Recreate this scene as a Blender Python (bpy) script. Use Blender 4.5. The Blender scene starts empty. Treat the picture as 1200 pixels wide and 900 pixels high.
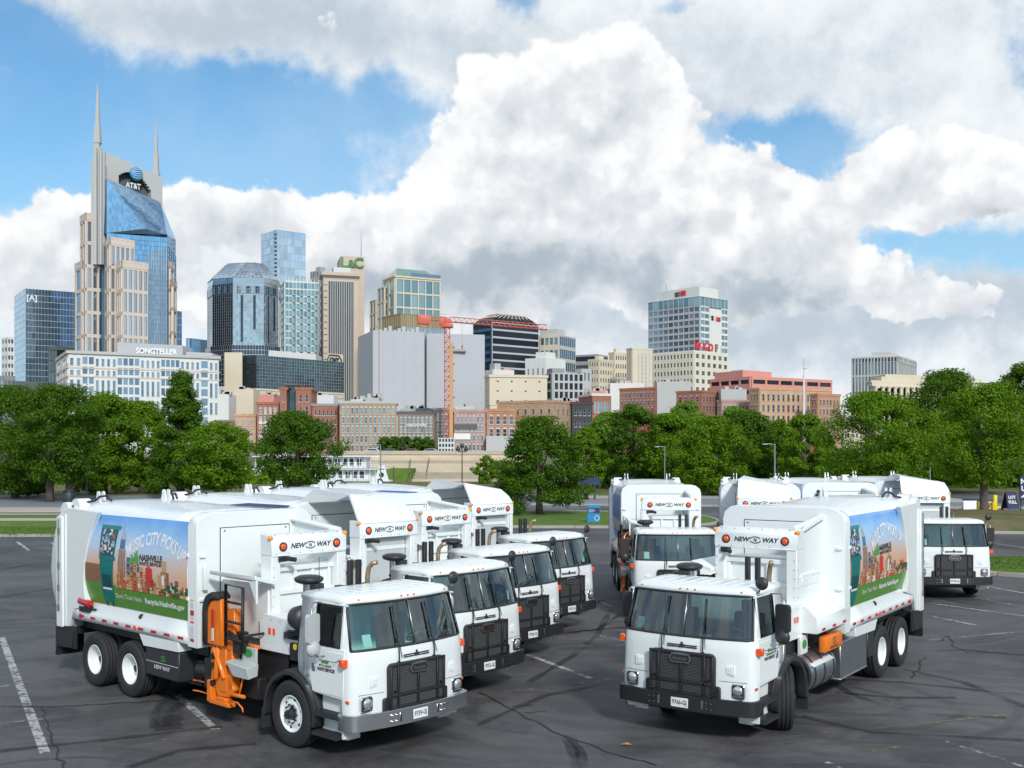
import bpy, bmesh, math, random
import numpy as np
from mathutils import Vector, Matrix, noise
R = math.radians
PI = math.pi
SC = bpy.context.scene
COL = SC.collection

# ---------------------------------------------------------------- camera
F = 1268.0; HZ = 525.8; H = 4.622          # focal length in photo pixels, horizon row, camera height
cam = bpy.data.cameras.new("camera"); camo = bpy.data.objects.new("camera", cam); COL.objects.link(camo)
camo.location = (0, 0, H); camo.rotation_euler = (R(90), 0, 0)
cam.sensor_width = 36.0; cam.lens = F / 1200 * 36; cam.shift_y = (HZ - 450) / 1200
cam.clip_start = 0.1; cam.clip_end = 20000
SC.camera = camo
SC.render.resolution_x = 1024; SC.render.resolution_y = 768
SC.view_settings.view_transform = 'Standard'; SC.view_settings.look = 'None'
SC.view_settings.exposure = 0.42; SC.view_settings.gamma = 1.0
SC.cycles.max_bounces = 5; SC.cycles.transparent_max_bounces = 12
SC.cycles.caustics_reflective = False; SC.cycles.caustics_refractive = False

# ---------------------------------------------------------------- node helper
class NT:
    def __init__(s, tree): s.t = tree; s.n = tree.nodes; s.l = tree.links
    def node(s, typ, ins=None, **kw):
        n = s.n.new(typ)
        for k, v in kw.items(): setattr(n, k, v)
        for k, v in (ins or {}).items():
            sock = n.inputs[k]
            if isinstance(v, bpy.types.NodeSocket): s.l.new(v, sock)
            elif isinstance(v, (int, float)) and hasattr(sock.default_value, '__len__'): sock.default_value = [v] * len(sock.default_value)
            else: sock.default_value = v
        return n
    def math(s, op, a, b=None, c=None, clamp=False):
        d = {0: a}
        if b is not None: d[1] = b
        if c is not None: d[2] = c
        return s.node('ShaderNodeMath', d, operation=op, use_clamp=clamp).outputs[0]
    def vec(s, op, a, b=None):
        d = {0: a}
        if b is not None: d[1] = b
        n = s.node('ShaderNodeVectorMath', d, operation=op)
        return n.outputs['Value'] if op in ('DOT_PRODUCT', 'LENGTH') else n.outputs['Vector']
    def mix(s, f, a, b, blend='MIX'):
        n = s.n.new('ShaderNodeMix'); n.data_type = 'RGBA'; n.blend_type = blend
        for k, v in ((0, f), (6, a), (7, b)):
            if isinstance(v, bpy.types.NodeSocket): s.l.new(v, n.inputs[k])
            elif k == 0: n.inputs[k].default_value = v
            else: n.inputs[k].default_value = tuple(v) + ((1,) if len(v) == 3 else ())
        return n.outputs[2]
    def ss(s, x, a, b, lo=0.0, hi=1.0):
        return s.node('ShaderNodeMapRange', {0: x, 1: a, 2: b, 3: lo, 4: hi}, interpolation_type='SMOOTHSTEP').outputs[0]
    def noise(s, vec, scale, detail=4, rough=0.55, lac=2.0, dist=0.0):
        d = {'Scale': scale, 'Detail': detail, 'Roughness': rough, 'Lacunarity': lac, 'Distortion': dist}
        if vec is not None: d['Vector'] = vec
        return s.node('ShaderNodeTexNoise', d).outputs['Fac']

# ---------------------------------------------------------------- world: Nishita sky with cumulus
SUN_EL, SUN_AZ = 32.0, 162.0                 # azimuth clockwise from +Y (the way the camera looks)
W = bpy.data.worlds.new("World"); SC.world = W; W.use_nodes = True
nt = NT(W.node_tree); nt.n.clear()
STR = 0.12
sky = nt.node('ShaderNodeTexSky', sky_type='NISHITA', sun_disc=False, sun_elevation=R(SUN_EL), sun_rotation=R(SUN_AZ), altitude=200, air_density=1.0, dust_density=0.6, ozone_density=2.0)
D = nt.node('ShaderNodeTexCoord').outputs['Generated']
sep = nt.node('ShaderNodeSeparateXYZ', {0: D})
az = nt.math('ARCTAN2', sep.outputs[0], sep.outputs[1])
el = nt.math('ARCSINE', sep.outputs[2])
comb = nt.node('ShaderNodeCombineXYZ', {0: az, 1: el, 2: 0.0}).outputs[0]
def px2ang(px, py):
    u, v = (px - 600) / F, (HZ - py) / F
    return math.atan(u), math.atan(v / math.sqrt(1 + u * u))
# a slow warp so that the cloud masses have uneven outlines
wn = nt.node('ShaderNodeTexNoise', {'Vector': D, 'Scale': 9.0, 'Detail': 5.0, 'Roughness': 0.6}).outputs['Color']
warp = nt.vec('MULTIPLY', nt.vec('SUBTRACT', wn, (0.5, 0.5, 0.5)), (0.13, 0.10, 0.0))
cw = nt.vec('ADD', comb, warp)
def blobs(lst, base):
    acc = base
    for px, py, sx, sy, amp in lst:
        a, e = px2ang(px, py)
        d = nt.vec('MULTIPLY', nt.vec('SUBTRACT', cw, (a, e, 0)), (F / sx, F / sy, 0))
        g = nt.math('EXPONENT', nt.math('MULTIPLY', nt.vec('DOT_PRODUCT', d, d), -1.0))
        acc = nt.math('MULTIPLY_ADD', g, amp, acc)
    return acc
def gsum(lst, base): return blobs(lst, base)
# thin, soft cloud deck in the back
fbL = nt.noise(D, 5.0, 6, 0.58)
deck_c = gsum([(190, 0, 170, 45, .55), (400, 20, 190, 58, .62), (545, 60, 70, 50, .35), (900, 70, 270, 80, .55), (1150, 150, 110, 80, .4), (800, 330, 420, 120, .62), (1060, 410, 260, 80, .6), (90, 340, 160, 70, .45), (700, 120, 120, 90, .35), (560, 200, 60, 60, .25), (830, 215, 50, 45, .25),
                (420, 190, 42, 26, .30), (150, 150, 60, 40, .22), (15, 75, 40, 30, .28), (1040, 235, 50, 26, .3),
                (310, 150, 220, 56, -.80), (60, 170, 110, 60, -.5), (375, 225, 70, 30, -.6), (945, 180, 88, 36, -.95), (1110, 290, 130, 34, -.75), (860, 145, 60, 26, -.4), (1170, 330, 60, 30, -.35), (602, 18, 34, 28, -.8), (20, 20, 60, 40, -.55), (1190, 95, 26, 34, -.5), (780, 10, 40, 14, -.4)], 0.12)
dd = nt.math('ADD', deck_c, nt.math('MULTIPLY_ADD', fbL, 1.5, -0.75))
fineL = nt.noise(D, 30.0, 4, 0.62)
dd = nt.math('ADD', dd, nt.math('MULTIPLY_ADD', fineL, 0.45, -0.22))
alphaL = nt.ss(dd, -0.14, 0.42)
# crisp cumulus in front
cum_m = gsum([(560, 300, 120, 75, .8), (640, 210, 130, 110, .9), (725, 140, 62, 72, .75), (770, 240, 80, 90, .6), (480, 330, 120, 55, .6), (905, 250, 55, 62, .80), (870, 290, 95, 48, .7), (960, 300, 62, 44, .6), (800, 330, 90, 40, .4), (255, 255, 75, 34, .72), (340, 285, 60, 34, .5), (60, 300, 90, 60, .62), (150, 330, 110, 50, .45), (1130, 205, 110, 42, .62), (1060, 190, 50, 30, .35), (1010, 235, 60, 20, .45), (1075, 350, 55, 26, .5), (1140, 365, 50, 24, .4), (1030, 330, 60, 30, .35), (440, 400, 300, 45, .3)], -0.36)
wn2 = nt.vec('MULTIPLY', nt.vec('SUBTRACT', nt.node('ShaderNodeTexNoise', {'Vector': D, 'Scale': 22.0, 'Detail': 6.0, 'Roughness': 0.62}).outputs['Color'], (.5, .5, .5)), (.034,) * 3)
def puff(vec):
    v = nt.vec('ADD', vec, wn2)
    vo = nt.node('ShaderNodeTexVoronoi', {'Vector': v, 'Scale': 17.0, 'Detail': 2.5, 'Roughness': 0.52, 'Lacunarity': 2.3, 'Smoothness': 0.6}, feature='SMOOTH_F1', normalize=True).outputs['Distance']
    return nt.math('SUBTRACT', nt.math('MULTIPLY', nt.noise(vec, 8.0, 5, 0.55), 0.95), nt.math('MULTIPLY', vo, 0.85))
p1 = puff(D); p2 = puff(nt.vec('ADD', D, (-0.008, 0.0, 0.018)))
cm = nt.math('ADD', cum_m, nt.math('ADD', p1, -0.12))
alphaC = nt.ss(cm, 0.0, 0.08)
relief = nt.math('MULTIPLY', nt.math('SUBTRACT', p1, p2), 2.0)
darkC = gsum([(610, 330, 150, 40, .60), (480, 360, 110, 40, .3), (900, 350, 130, 36, .55), (760, 300, 60, 40, .3), (80, 350, 120, 36, .35), (270, 295, 80, 22, .25), (1130, 250, 110, 20, .3), (650, 250, 60, 30, .15), (900, 240, 16, 34, .2), (1100, 385, 110, 22, .3)], 0.10)
core = nt.ss(cm, 0.08, 0.75, 0.0, 0.16)
shC = nt.math('SUBTRACT', nt.math('ADD', darkC, core), relief, clamp=True)
cC = nt.mix(nt.ss(shC, 0.0, 0.42), (0.745, 0.75, 0.755), (0.575, 0.60, 0.63))
cC = nt.mix(nt.ss(shC, 0.32, 0.95), cC, (0.33, 0.385, 0.44))
darkL = gsum([(300, 25, 260, 40, .45), (820, 90, 240, 60, .25), (900, 385, 260, 40, .42), (620, 380, 200, 40, .25), (1150, 350, 130, 50, .38), (550, 90, 90, 50, .2)], 0.22)
shL = nt.math('SUBTRACT', darkL, nt.math('MULTIPLY_ADD', nt.math('ADD', nt.math('MULTIPLY', fbL, .5), nt.math('MULTIPLY', fineL, .5)), 1.5, -0.75), clamp=True)
cL = nt.mix(nt.ss(shL, 0.0, 0.8), (0.70, 0.725, 0.745), (0.40, 0.465, 0.53))
skyc = nt.vec('MULTIPLY', sky.outputs[0], (0.50, 0.80, 0.90))
veil = nt.math('ADD', nt.ss(fbL, 0.30, 0.75, 0.04, 0.40), nt.ss(el, 0.05, 0.36, 0.30, 0.0))
skyv = nt.mix(veil, skyc, tuple(c / STR for c in (0.42, 0.56, 0.66)))
colr = nt.mix(alphaL, skyv, nt.vec('MULTIPLY', cL, (1.0 / STR,) * 3))
colr = nt.mix(alphaC, colr, nt.vec('MULTIPLY', cC, (1.0 / STR,) * 3))
below = nt.ss(sep.outputs[2], -0.03, 0.0)
colr = nt.mix(below, tuple(c / STR for c in (0.12, 0.12, 0.12)), colr)
bg = nt.node('ShaderNodeBackground', {'Color': colr, 'Strength': STR})
wo = nt.node('ShaderNodeOutputWorld', {'Surface': bg.outputs[0]})
W.cycles.sampling_method = 'NONE'

sl = bpy.data.lights.new("sun", 'SUN'); sl.energy = 2.15; sl.angle = R(7); sl.color = (1.0, 0.97, 0.92)
so = bpy.data.objects.new("sun", sl); COL.objects.link(so)
sdir = Vector((math.sin(R(SUN_AZ)) * math.cos(R(SUN_EL)), math.cos(R(SUN_AZ)) * math.cos(R(SUN_EL)), math.sin(R(SUN_EL))))
so.rotation_euler = sdir.to_track_quat('Z', 'Y').to_euler(); so.location = (0, 0, 60)
# ---------------------------------------------------------------- materials
MATS = {}
def mat(name, col, rough=0.6, metal=0.0, var=0.12, scale=3.0, bump=0.0, coat=0.0, spec=0.5, emit=None, bscale=None, island=0.0):
    if name in MATS: return MATS[name]
    m = bpy.data.materials.new(name); m.use_nodes = True
    t = NT(m.node_tree); t.n.clear()
    tc = t.node('ShaderNodeTexCoord').outputs['Object']
    f = t.noise(tc, scale, 6, 0.6)
    c = t.mix(f, tuple(x * (1 - var) for x in col), tuple(min(1, x * (1 + var)) for x in col))
    if island:
        ri = t.node('ShaderNodeNewGeometry').outputs['Random Per Island']
        c = t.mix(1.0, c, t.node('ShaderNodeCombineColor', {0: t.math('MULTIPLY_ADD', ri, island, 1 - island / 2), 1: t.math('MULTIPLY_ADD', ri, island, 1 - island / 2), 2: t.math('MULTIPLY_ADD', ri, island, 1 - island / 2)}).outputs[0], 'MULTIPLY')
    b = t.node('ShaderNodeBsdfPrincipled', {'Base Color': c, 'Roughness': rough, 'Metallic': metal, 'Coat Weight': coat, 'Specular IOR Level': spec})
    if bump:
        f2 = t.noise(tc, bscale or scale * 8, 5, 0.6)
        b2 = t.node('ShaderNodeBump', {'Height': f2, 'Strength': bump, 'Distance': 0.02})
        t.l.new(b2.outputs[0], b.inputs['Normal'])
    if emit:
        b.inputs['Emission Color'].default_value = (*emit, 1); b.inputs['Emission Strength'].default_value = 1
    t.node('ShaderNodeOutputMaterial', {0: b.outputs[0]})
    MATS[name] = m
    return m
def brick_mat(name, col, mortar, sx=0.45, sy=0.14, var=0.25):
    """masonry too far away for single bricks: colour and faint coursing only"""
    m = bpy.data.materials.new(name); m.use_nodes = True
    t = NT(m.node_tree); t.n.clear()
    o = t.node('ShaderNodeTexCoord').outputs['Object']
    s = t.node('ShaderNodeSeparateXYZ', {0: o})
    uv = t.node('ShaderNodeCombineXYZ', {0: t.math('ADD', s.outputs[0], s.outputs[1]), 1: s.outputs[2], 2: 0.0}).outputs[0]
    bt = t.node('ShaderNodeTexBrick', {'Vector': uv, 'Color1': (*[c * (1 - var) for c in col], 1), 'Color2': (*[min(1, c * (1 + var)) for c in col], 1), 'Mortar': (*mortar, 1), 'Scale': 1.0, 'Brick Width': sx, 'Row Height': sy, 'Mortar Size': 0.012})
    n1 = t.noise(o, 0.12, 6, 0.65); n2 = t.noise(o, 1.1, 5, 0.6)
    c = t.mix(t.ss(n1, 0.3, 0.75, 0, 0.45), bt.outputs[0], tuple(x * 0.62 for x in col))
    c = t.mix(t.ss(n2, 0.45, 0.8, 0, 0.35), c, tuple(min(1, x * 1.45) for x in col))
    b = t.node('ShaderNodeBsdfPrincipled', {'Base Color': c, 'Roughness': 0.9, 'Specular IOR Level': 0.2})
    t.node('ShaderNodeOutputMaterial', {0: b.outputs[0]})
    MATS[name] = m; return m
def curtain(name, col, rough=0.06, metal=0.85, scale=0.05, var=0.35, tilt=0.012):
    """reflective curtain-wall glass: tinted mirror with a slightly different tilt and tint per pane island"""
    m = bpy.data.materials.new(name); m.use_nodes = True
    t = NT(m.node_tree); t.n.clear()
    g = t.node('ShaderNodeNewGeometry'); ri = g.outputs['Random Per Island']
    o = t.node('ShaderNodeTexCoord').outputs['Object']
    n1 = t.noise(o, scale, 4, 0.6)
    f = t.math('ADD', t.math('MULTIPLY', ri, 0.5), t.math('MULTIPLY', n1, 0.5))
    c = t.mix(f, tuple(x * (1 - var) for x in col), tuple(min(1, x * (1 + var)) for x in col))
    wn = t.node('ShaderNodeTexWhiteNoise', {'W': ri}, noise_dimensions='1D').outputs['Color']
    nv = t.vec('NORMALIZE', t.vec('ADD', g.outputs['Normal'], t.vec('MULTIPLY', t.vec('SUBTRACT', wn, (.5, .5, .5)), (tilt * 2,) * 3)))
    b = t.node('ShaderNodeBsdfPrincipled', {'Base Color': c, 'Roughness': rough, 'Metallic': metal, 'Normal': nv})
    t.node('ShaderNodeOutputMaterial', {0: b.outputs[0]})
    MATS[name] = m; return m
def glass_mat(name, tint=(0.45, 0.62, 0.60), refl=1.0):
    m = bpy.data.materials.new(name); m.use_nodes = True
    t = NT(m.node_tree); t.n.clear()
    fr = t.node('ShaderNodeFresnel', {'IOR': 1.6}).outputs[0]
    tr = t.node('ShaderNodeBsdfTransparent', {0: (*tint, 1)})
    gl = t.node('ShaderNodeBsdfGlossy', {'Color': (0.9, 0.97, 1.0, 1), 'Roughness': 0.015})
    f = t.math('MULTIPLY_ADD', fr, 1.35 * refl, 0.03, clamp=True)
    mx = t.node('ShaderNodeMixShader', {0: f, 1: tr.outputs[0], 2: gl.outputs[0]})
    t.node('ShaderNodeOutputMaterial', {0: mx.outputs[0]})
    MATS[name] = m; return m

def white_paint():
    m = bpy.data.materials.new('white_truck_paint'); m.use_nodes = True
    t = NT(m.node_tree); t.n.clear()
    o = t.node('ShaderNodeTexCoord').outputs['Object']
    n1 = t.noise(o, 1.3, 6, 0.65); n2 = t.noise(t.vec('MULTIPLY', o, (5, 5, 0.7)), 2.0, 6, 0.7)
    c = t.mix(t.ss(n1, 0.45, 0.8, 0, 0.35), (0.80, 0.83, 0.825), (0.73, 0.755, 0.745))
    c = t.mix(t.ss(n2, 0.55, 0.8, 0, 0.22), c, (0.50, 0.49, 0.45))
    bp = t.node('ShaderNodeBump', {'Height': t.noise(o, 1.6, 2, 0.4), 'Strength': 0.10, 'Distance': 0.02})
    b = t.node('ShaderNodeBsdfPrincipled', {'Base Color': c, 'Roughness': t.ss(n1, 0.3, 0.8, 0.22, 0.42), 'Coat Weight': 0.35, 'Coat Roughness': 0.08, 'Normal': bp.outputs[0]})
    t.node('ShaderNodeOutputMaterial', {0: b.outputs[0]}); MATS['white'] = m; return m
WHITE = white_paint()
BLACK = mat('black_steel', (0.018, 0.018, 0.02), 0.5, var=0.4, scale=6, bump=0.2)
RUBBER = mat('tyre_rubber', (0.022, 0.022, 0.023), 0.78, var=0.35, scale=9, bump=0.3, bscale=60)
PLAST = mat('black_plastic', (0.03, 0.031, 0.034), 0.45, var=0.2)
CHROME = mat('chrome', (0.75, 0.76, 0.78), 0.12, 1.0, var=0.08)
STEEL = mat('brushed_steel', (0.42, 0.43, 0.45), 0.32, 0.9, var=0.2, scale=5, bump=0.1)
GALV = mat('grey_bumper_steel', (0.60, 0.61, 0.63), 0.26, 0.9, var=0.15, scale=8)
ORANGE = mat('orange_paint', (0.85, 0.20, 0.012), 0.38, var=0.15, coat=0.3)
ORLAMP = mat('orange_lamp_lens', (0.95, 0.10, 0.012), 0.2, var=0.15, coat=0.6)
AMBER = mat('amber_lamp_lens', (0.85, 0.33, 0.02), 0.2, var=0.15, coat=0.6)
REDL = mat('red_reflector', (0.52, 0.025, 0.03), 0.3, var=0.2)
SILV = mat('silver_reflector', (0.62, 0.64, 0.66), 0.3, var=0.1)
INT = mat('cab_interior_grey', (0.55, 0.57, 0.56), 0.7, var=0.2)
SEAT = mat('seat_fabric', (0.035, 0.037, 0.04), 0.85, var=0.3)
GRILLE = mat('grille_mesh', (0.15, 0.155, 0.16), 0.55, 0.3, var=0.3, scale=30)
LENS = mat('headlamp_lens', (0.70, 0.73, 0.76), 0.08, 0.75, var=0.3, scale=14)
YEL = mat('yellow_cap', (0.80, 0.62, 0.02), 0.5)
TAN = mat('heat_stained_pipe', (0.42, 0.30, 0.20), 0.45, 0.6, var=0.4, scale=8)
GREYL = mat('grey_panel', (0.50, 0.52, 0.52), 0.5, var=0.1)
INK = mat('black_lettering', (0.03, 0.03, 0.035), 0.5, var=0.1)
PLATEW = mat('licence_plate_white', (0.78, 0.79, 0.80), 0.4, var=0.05)
GREENB = mat('green_badge', (0.04, 0.30, 0.06), 0.4)
TEALG = glass_mat('windscreen_glass', (0.64, 0.95, 0.86), 1.3)
SIDEG = glass_mat('side_window_glass', (0.30, 0.36, 0.36), 0.8)

# ---------------------------------------------------------------- mesh builder
class MB:
    def __init__(s): s.v = []; s.f = []; s.m = []; s.sm = []
    def add(s, vs, fs, mi=0, smooth=False, xf=None):
        b = len(s.v)
        s.v += [tuple(xf @ Vector(v)) for v in vs] if xf is not None else [tuple(v) for v in vs]
        for f in fs: s.f.append([b + i for i in f]); s.m.append(mi); s.sm.append(smooth)
        return s
    def box(s, x0, x1, y0, y1, z0, z1, mi=0, xf=None):
        if x0 > x1: x0, x1 = x1, x0
        if y0 > y1: y0, y1 = y1, y0
        if z0 > z1: z0, z1 = z1, z0
        return s.add([(x0, y0, z0), (x1, y0, z0), (x1, y1, z0), (x0, y1, z0), (x0, y0, z1), (x1, y0, z1), (x1, y1, z1), (x0, y1, z1)],
                     [(0, 3, 2, 1), (4, 5, 6, 7), (0, 1, 5, 4), (1, 2, 6, 5), (2, 3, 7, 6), (3, 0, 4, 7)], mi, False, xf)
    def cbox(s, cx, cy, cz, sx, sy, sz, mi=0, xf=None): return s.box(cx - sx / 2, cx + sx / 2, cy - sy / 2, cy + sy / 2, cz - sz / 2, cz + sz / 2, mi, xf)
    def hexa(s, a, b, mi=0):
        """two quads (4 pts each, same order) joined"""
        return s.add(list(a) + list(b), [(3, 2, 1, 0), (4, 5, 6, 7), (0, 1, 5, 4), (1, 2, 6, 5), (2, 3, 7, 6), (3, 0, 4, 7)], mi)
    def prism(s, pts, a, b, axis='y', mi=0, smooth=False, xf=None):
        n = len(pts)
        def P(p, t):
            if axis == 'y': return (p[0], t, p[1])
            if axis == 'x': return (t, p[0], p[1])
            return (p[0], p[1], t)
        vs = [P(p, a) for p in pts] + [P(p, b) for p in pts]
        area = sum(pts[i][0] * pts[(i + 1) % n][1] - pts[(i + 1) % n][0] * pts[i][1] for i in range(n))
        fs = [list(range(n))[::-1], list(range(n, 2 * n))] + [(i, (i + 1) % n, n + (i + 1) % n, n + i) for i in range(n)]
        flip = (area > 0) == (axis == 'y')
        if a > b: flip = not flip
        if flip: fs = [tuple(reversed(f)) for f in fs]
        b0 = len(s.v); s.add(vs, fs, mi, False, xf)
        if smooth:
            for k in range(len(s.sm) - n, len(s.sm)): s.sm[k] = True
        return s
    def cyl(s, p0, p1, r, r2=None, n=16, mi=0, caps=True, smooth=True):
        p0, p1 = Vector(p0), Vector(p1); r2 = r if r2 is None else r2
        d = (p1 - p0); z = d.normalized(); x = z.orthogonal().normalized(); y = z.cross(x)
        vs = []
        for p, rr in ((p0, r), (p1, r2)):
            for i in range(n):
                a = 2 * PI * i / n; vs.append(p + x * math.cos(a) * rr + y * math.sin(a) * rr)
        s.add(vs, [(i, (i + 1) % n, n + (i + 1) % n, n + i) for i in range(n)], mi, smooth)
        if caps: s.add(vs, [list(range(n))[::-1], list(range(n, 2 * n))], mi, False)
        return s
    def lathe(s, prof, origin=(0, 0, 0), axis='y', n=28, mi=0, smooth=True):
        """prof: (r, t) list along the axis"""
        o = Vector(origin); A = {'x': (Vector((1, 0, 0)), Vector((0, 1, 0)), Vector((0, 0, 1))), 'y': (Vector((0, 1, 0)), Vector((0, 0, 1)), Vector((1, 0, 0))), 'z': (Vector((0, 0, 1)), Vector((1, 0, 0)), Vector((0, 1, 0)))}[axis]
        vs = []
        for r, t in prof:
            for i in range(n):
                a = 2 * PI * i / n; vs.append(o + A[0] * t + A[1] * math.cos(a) * r + A[2] * math.sin(a) * r)
        fs = []
        for k in range(len(prof) - 1):
            for i in range(n):
                j = (i + 1) % n; fs.append((k * n + i, k * n + j, (k + 1) * n + j, (k + 1) * n + i))
        return s.add(vs, fs, mi, smooth)
    def tube(s, pts, r, n=8, mi=0):
        pts = [Vector(p) for p in pts]; vs = []; up = None
        for i, p in enumerate(pts):
            d = ((pts[min(i + 1, len(pts) - 1)] - pts[max(i - 1, 0)])).normalized()
            x = d.orthogonal().normalized() if up is None else (up - d * up.dot(d)).normalized()
            up = x; y = d.cross(x); rr = r[i] if isinstance(r, (list, tuple)) else r
            for k in range(n):
                a = 2 * PI * k / n; vs.append(p + x * math.cos(a) * rr + y * math.sin(a) * rr)
        fs = []
        for i in range(len(pts) - 1):
            for k in range(n):
                j = (k + 1) % n; fs.append((i * n + k, i * n + j, (i + 1) * n + j, (i + 1) * n + k))
        fs += [list(range(n))[::-1], list(range((len(pts) - 1) * n, len(pts) * n))]
        return s.add(vs, fs, mi, True)
    def poly(s, pts, mi=0): return s.add(pts, [tuple(range(len(pts)))], mi)
    def mesh(s, name, mats, bevel=0.0, seg=2, recalc=True, weld=False):
        me = bpy.data.meshes.new(name); me.from_pydata(s.v, [], s.f)
        for m in (mats if isinstance(mats, (list, tuple)) else [mats]): me.materials.append(m)
        me.polygons.foreach_set('material_index', s.m); me.polygons.foreach_set('use_smooth', s.sm)
        if bevel or recalc or weld:
            bm = bmesh.new(); bm.from_mesh(me)
            if weld: bmesh.ops.remove_doubles(bm, verts=bm.verts, dist=1e-4)
            if recalc: bmesh.ops.recalc_face_normals(bm, faces=bm.faces)
            if bevel:
                es = [e for e in bm.edges if len(e.link_faces) == 2 and e.calc_face_angle(0) > R(32)]
                bmesh.ops.bevel(bm, geom=es, offset=bevel, segments=seg, profile=0.5, affect='EDGES', clamp_overlap=True)
                for f in bm.faces: f.smooth = True
            bm.to_mesh(me); bm.free()
            if bevel:
                me.set_sharp_from_angle(angle=R(40))
        return me
    def build(s, name, mats, parent=None, **kw):
        o = bpy.data.objects.new(name, s.mesh(name, mats, **kw)); COL.objects.link(o)
        if parent is not None: o.parent = parent
        return o
def mobj(name, me, parent=None, loc=None):
    o = bpy.data.objects.new(name, me); COL.objects.link(o)
    if parent is not None: o.parent = parent
    if loc is not None: o.location = loc
    return o
def tag(o, label=None, cat=None, group=None, kind=None):
    if label: o['label'] = label
    if cat: o['category'] = cat
    if group: o['group'] = group
    if kind: o['kind'] = kind
    return o
def empty(name, loc=(0, 0, 0), rz=0.0, label=None, cat=None, group=None):
    o = bpy.data.objects.new(name, None); COL.objects.link(o); o.location = loc; o.rotation_euler = (0, 0, rz); o.empty_display_size = 0.2
    return tag(o, label, cat, group)
def copy_tree(o, parent=None):
    c = o.copy(); COL.objects.link(c)
    if parent is not None: c.parent = parent
    for ch in KIDS.get(o.name, []): copy_tree(ch, c)
    return c
KIDS = {}
def index_kids():
    KIDS.clear()
    for o in bpy.data.objects:
        if o.parent is not None: KIDS.setdefault(o.parent.name, []).append(o)

# text -> mesh data (flat, slightly extruded), centred on the origin in its XY plane
_T = {}
def text_mesh(s, size=1.0, material=None, bold=0.0, shear=0.0, extrude=0.0, spacing=1.0, width=None, key=None):
    k = (s, size, material.name if material else '', bold, shear, extrude, spacing, width)
    if k in _T: return _T[k]
    cu = bpy.data.curves.new('lettering', 'FONT'); cu.body = s; cu.size = size; cu.offset = bold; cu.shear = shear
    cu.extrude = extrude; cu.space_character = spacing; cu.resolution_u = 3; cu.align_x = 'CENTER'; cu.align_y = 'CENTER'
    o = bpy.data.objects.new('lettering', cu); COL.objects.link(o)
    dg = bpy.context.evaluated_depsgraph_get(); dg.update()
    me = bpy.data.meshes.new_from_object(o.evaluated_get(dg)); bpy.data.objects.remove(o); bpy.data.curves.remove(cu)
    if width:
        xs = [v.co.x for v in me.vertices]; w = max(xs) - min(xs)
        for v in me.vertices: v.co.x *= width / w
    me.materials.clear()
    if material: me.materials.append(material)
    me.name = 'lettering'; _T[k] = me
    return me
def put(name, me, origin, xdir, ydir, parent=None):
    """place a flat mesh with its x along xdir and y along ydir (in the parent's space)"""
    x = Vector(xdir).normalized(); y = Vector(ydir); y = (y - x * y.dot(x)).normalized(); z = x.cross(y)
    M = Matrix(((x.x, y.x, z.x, origin[0]), (x.y, y.y, z.y, origin[1]), (x.z, y.z, z.z, origin[2]), (0, 0, 0, 1)))
    o = mobj(name, me, parent); o.matrix_basis = M
    return o
def at(px, py, Y):           # photo row/column at a distance -> world point
    return Vector(((px - 600) / F * Y, Y, H - (py - HZ) / F * Y))
def gy(py): return H * F / (py - HZ)   # distance of level ground seen at a row
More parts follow.
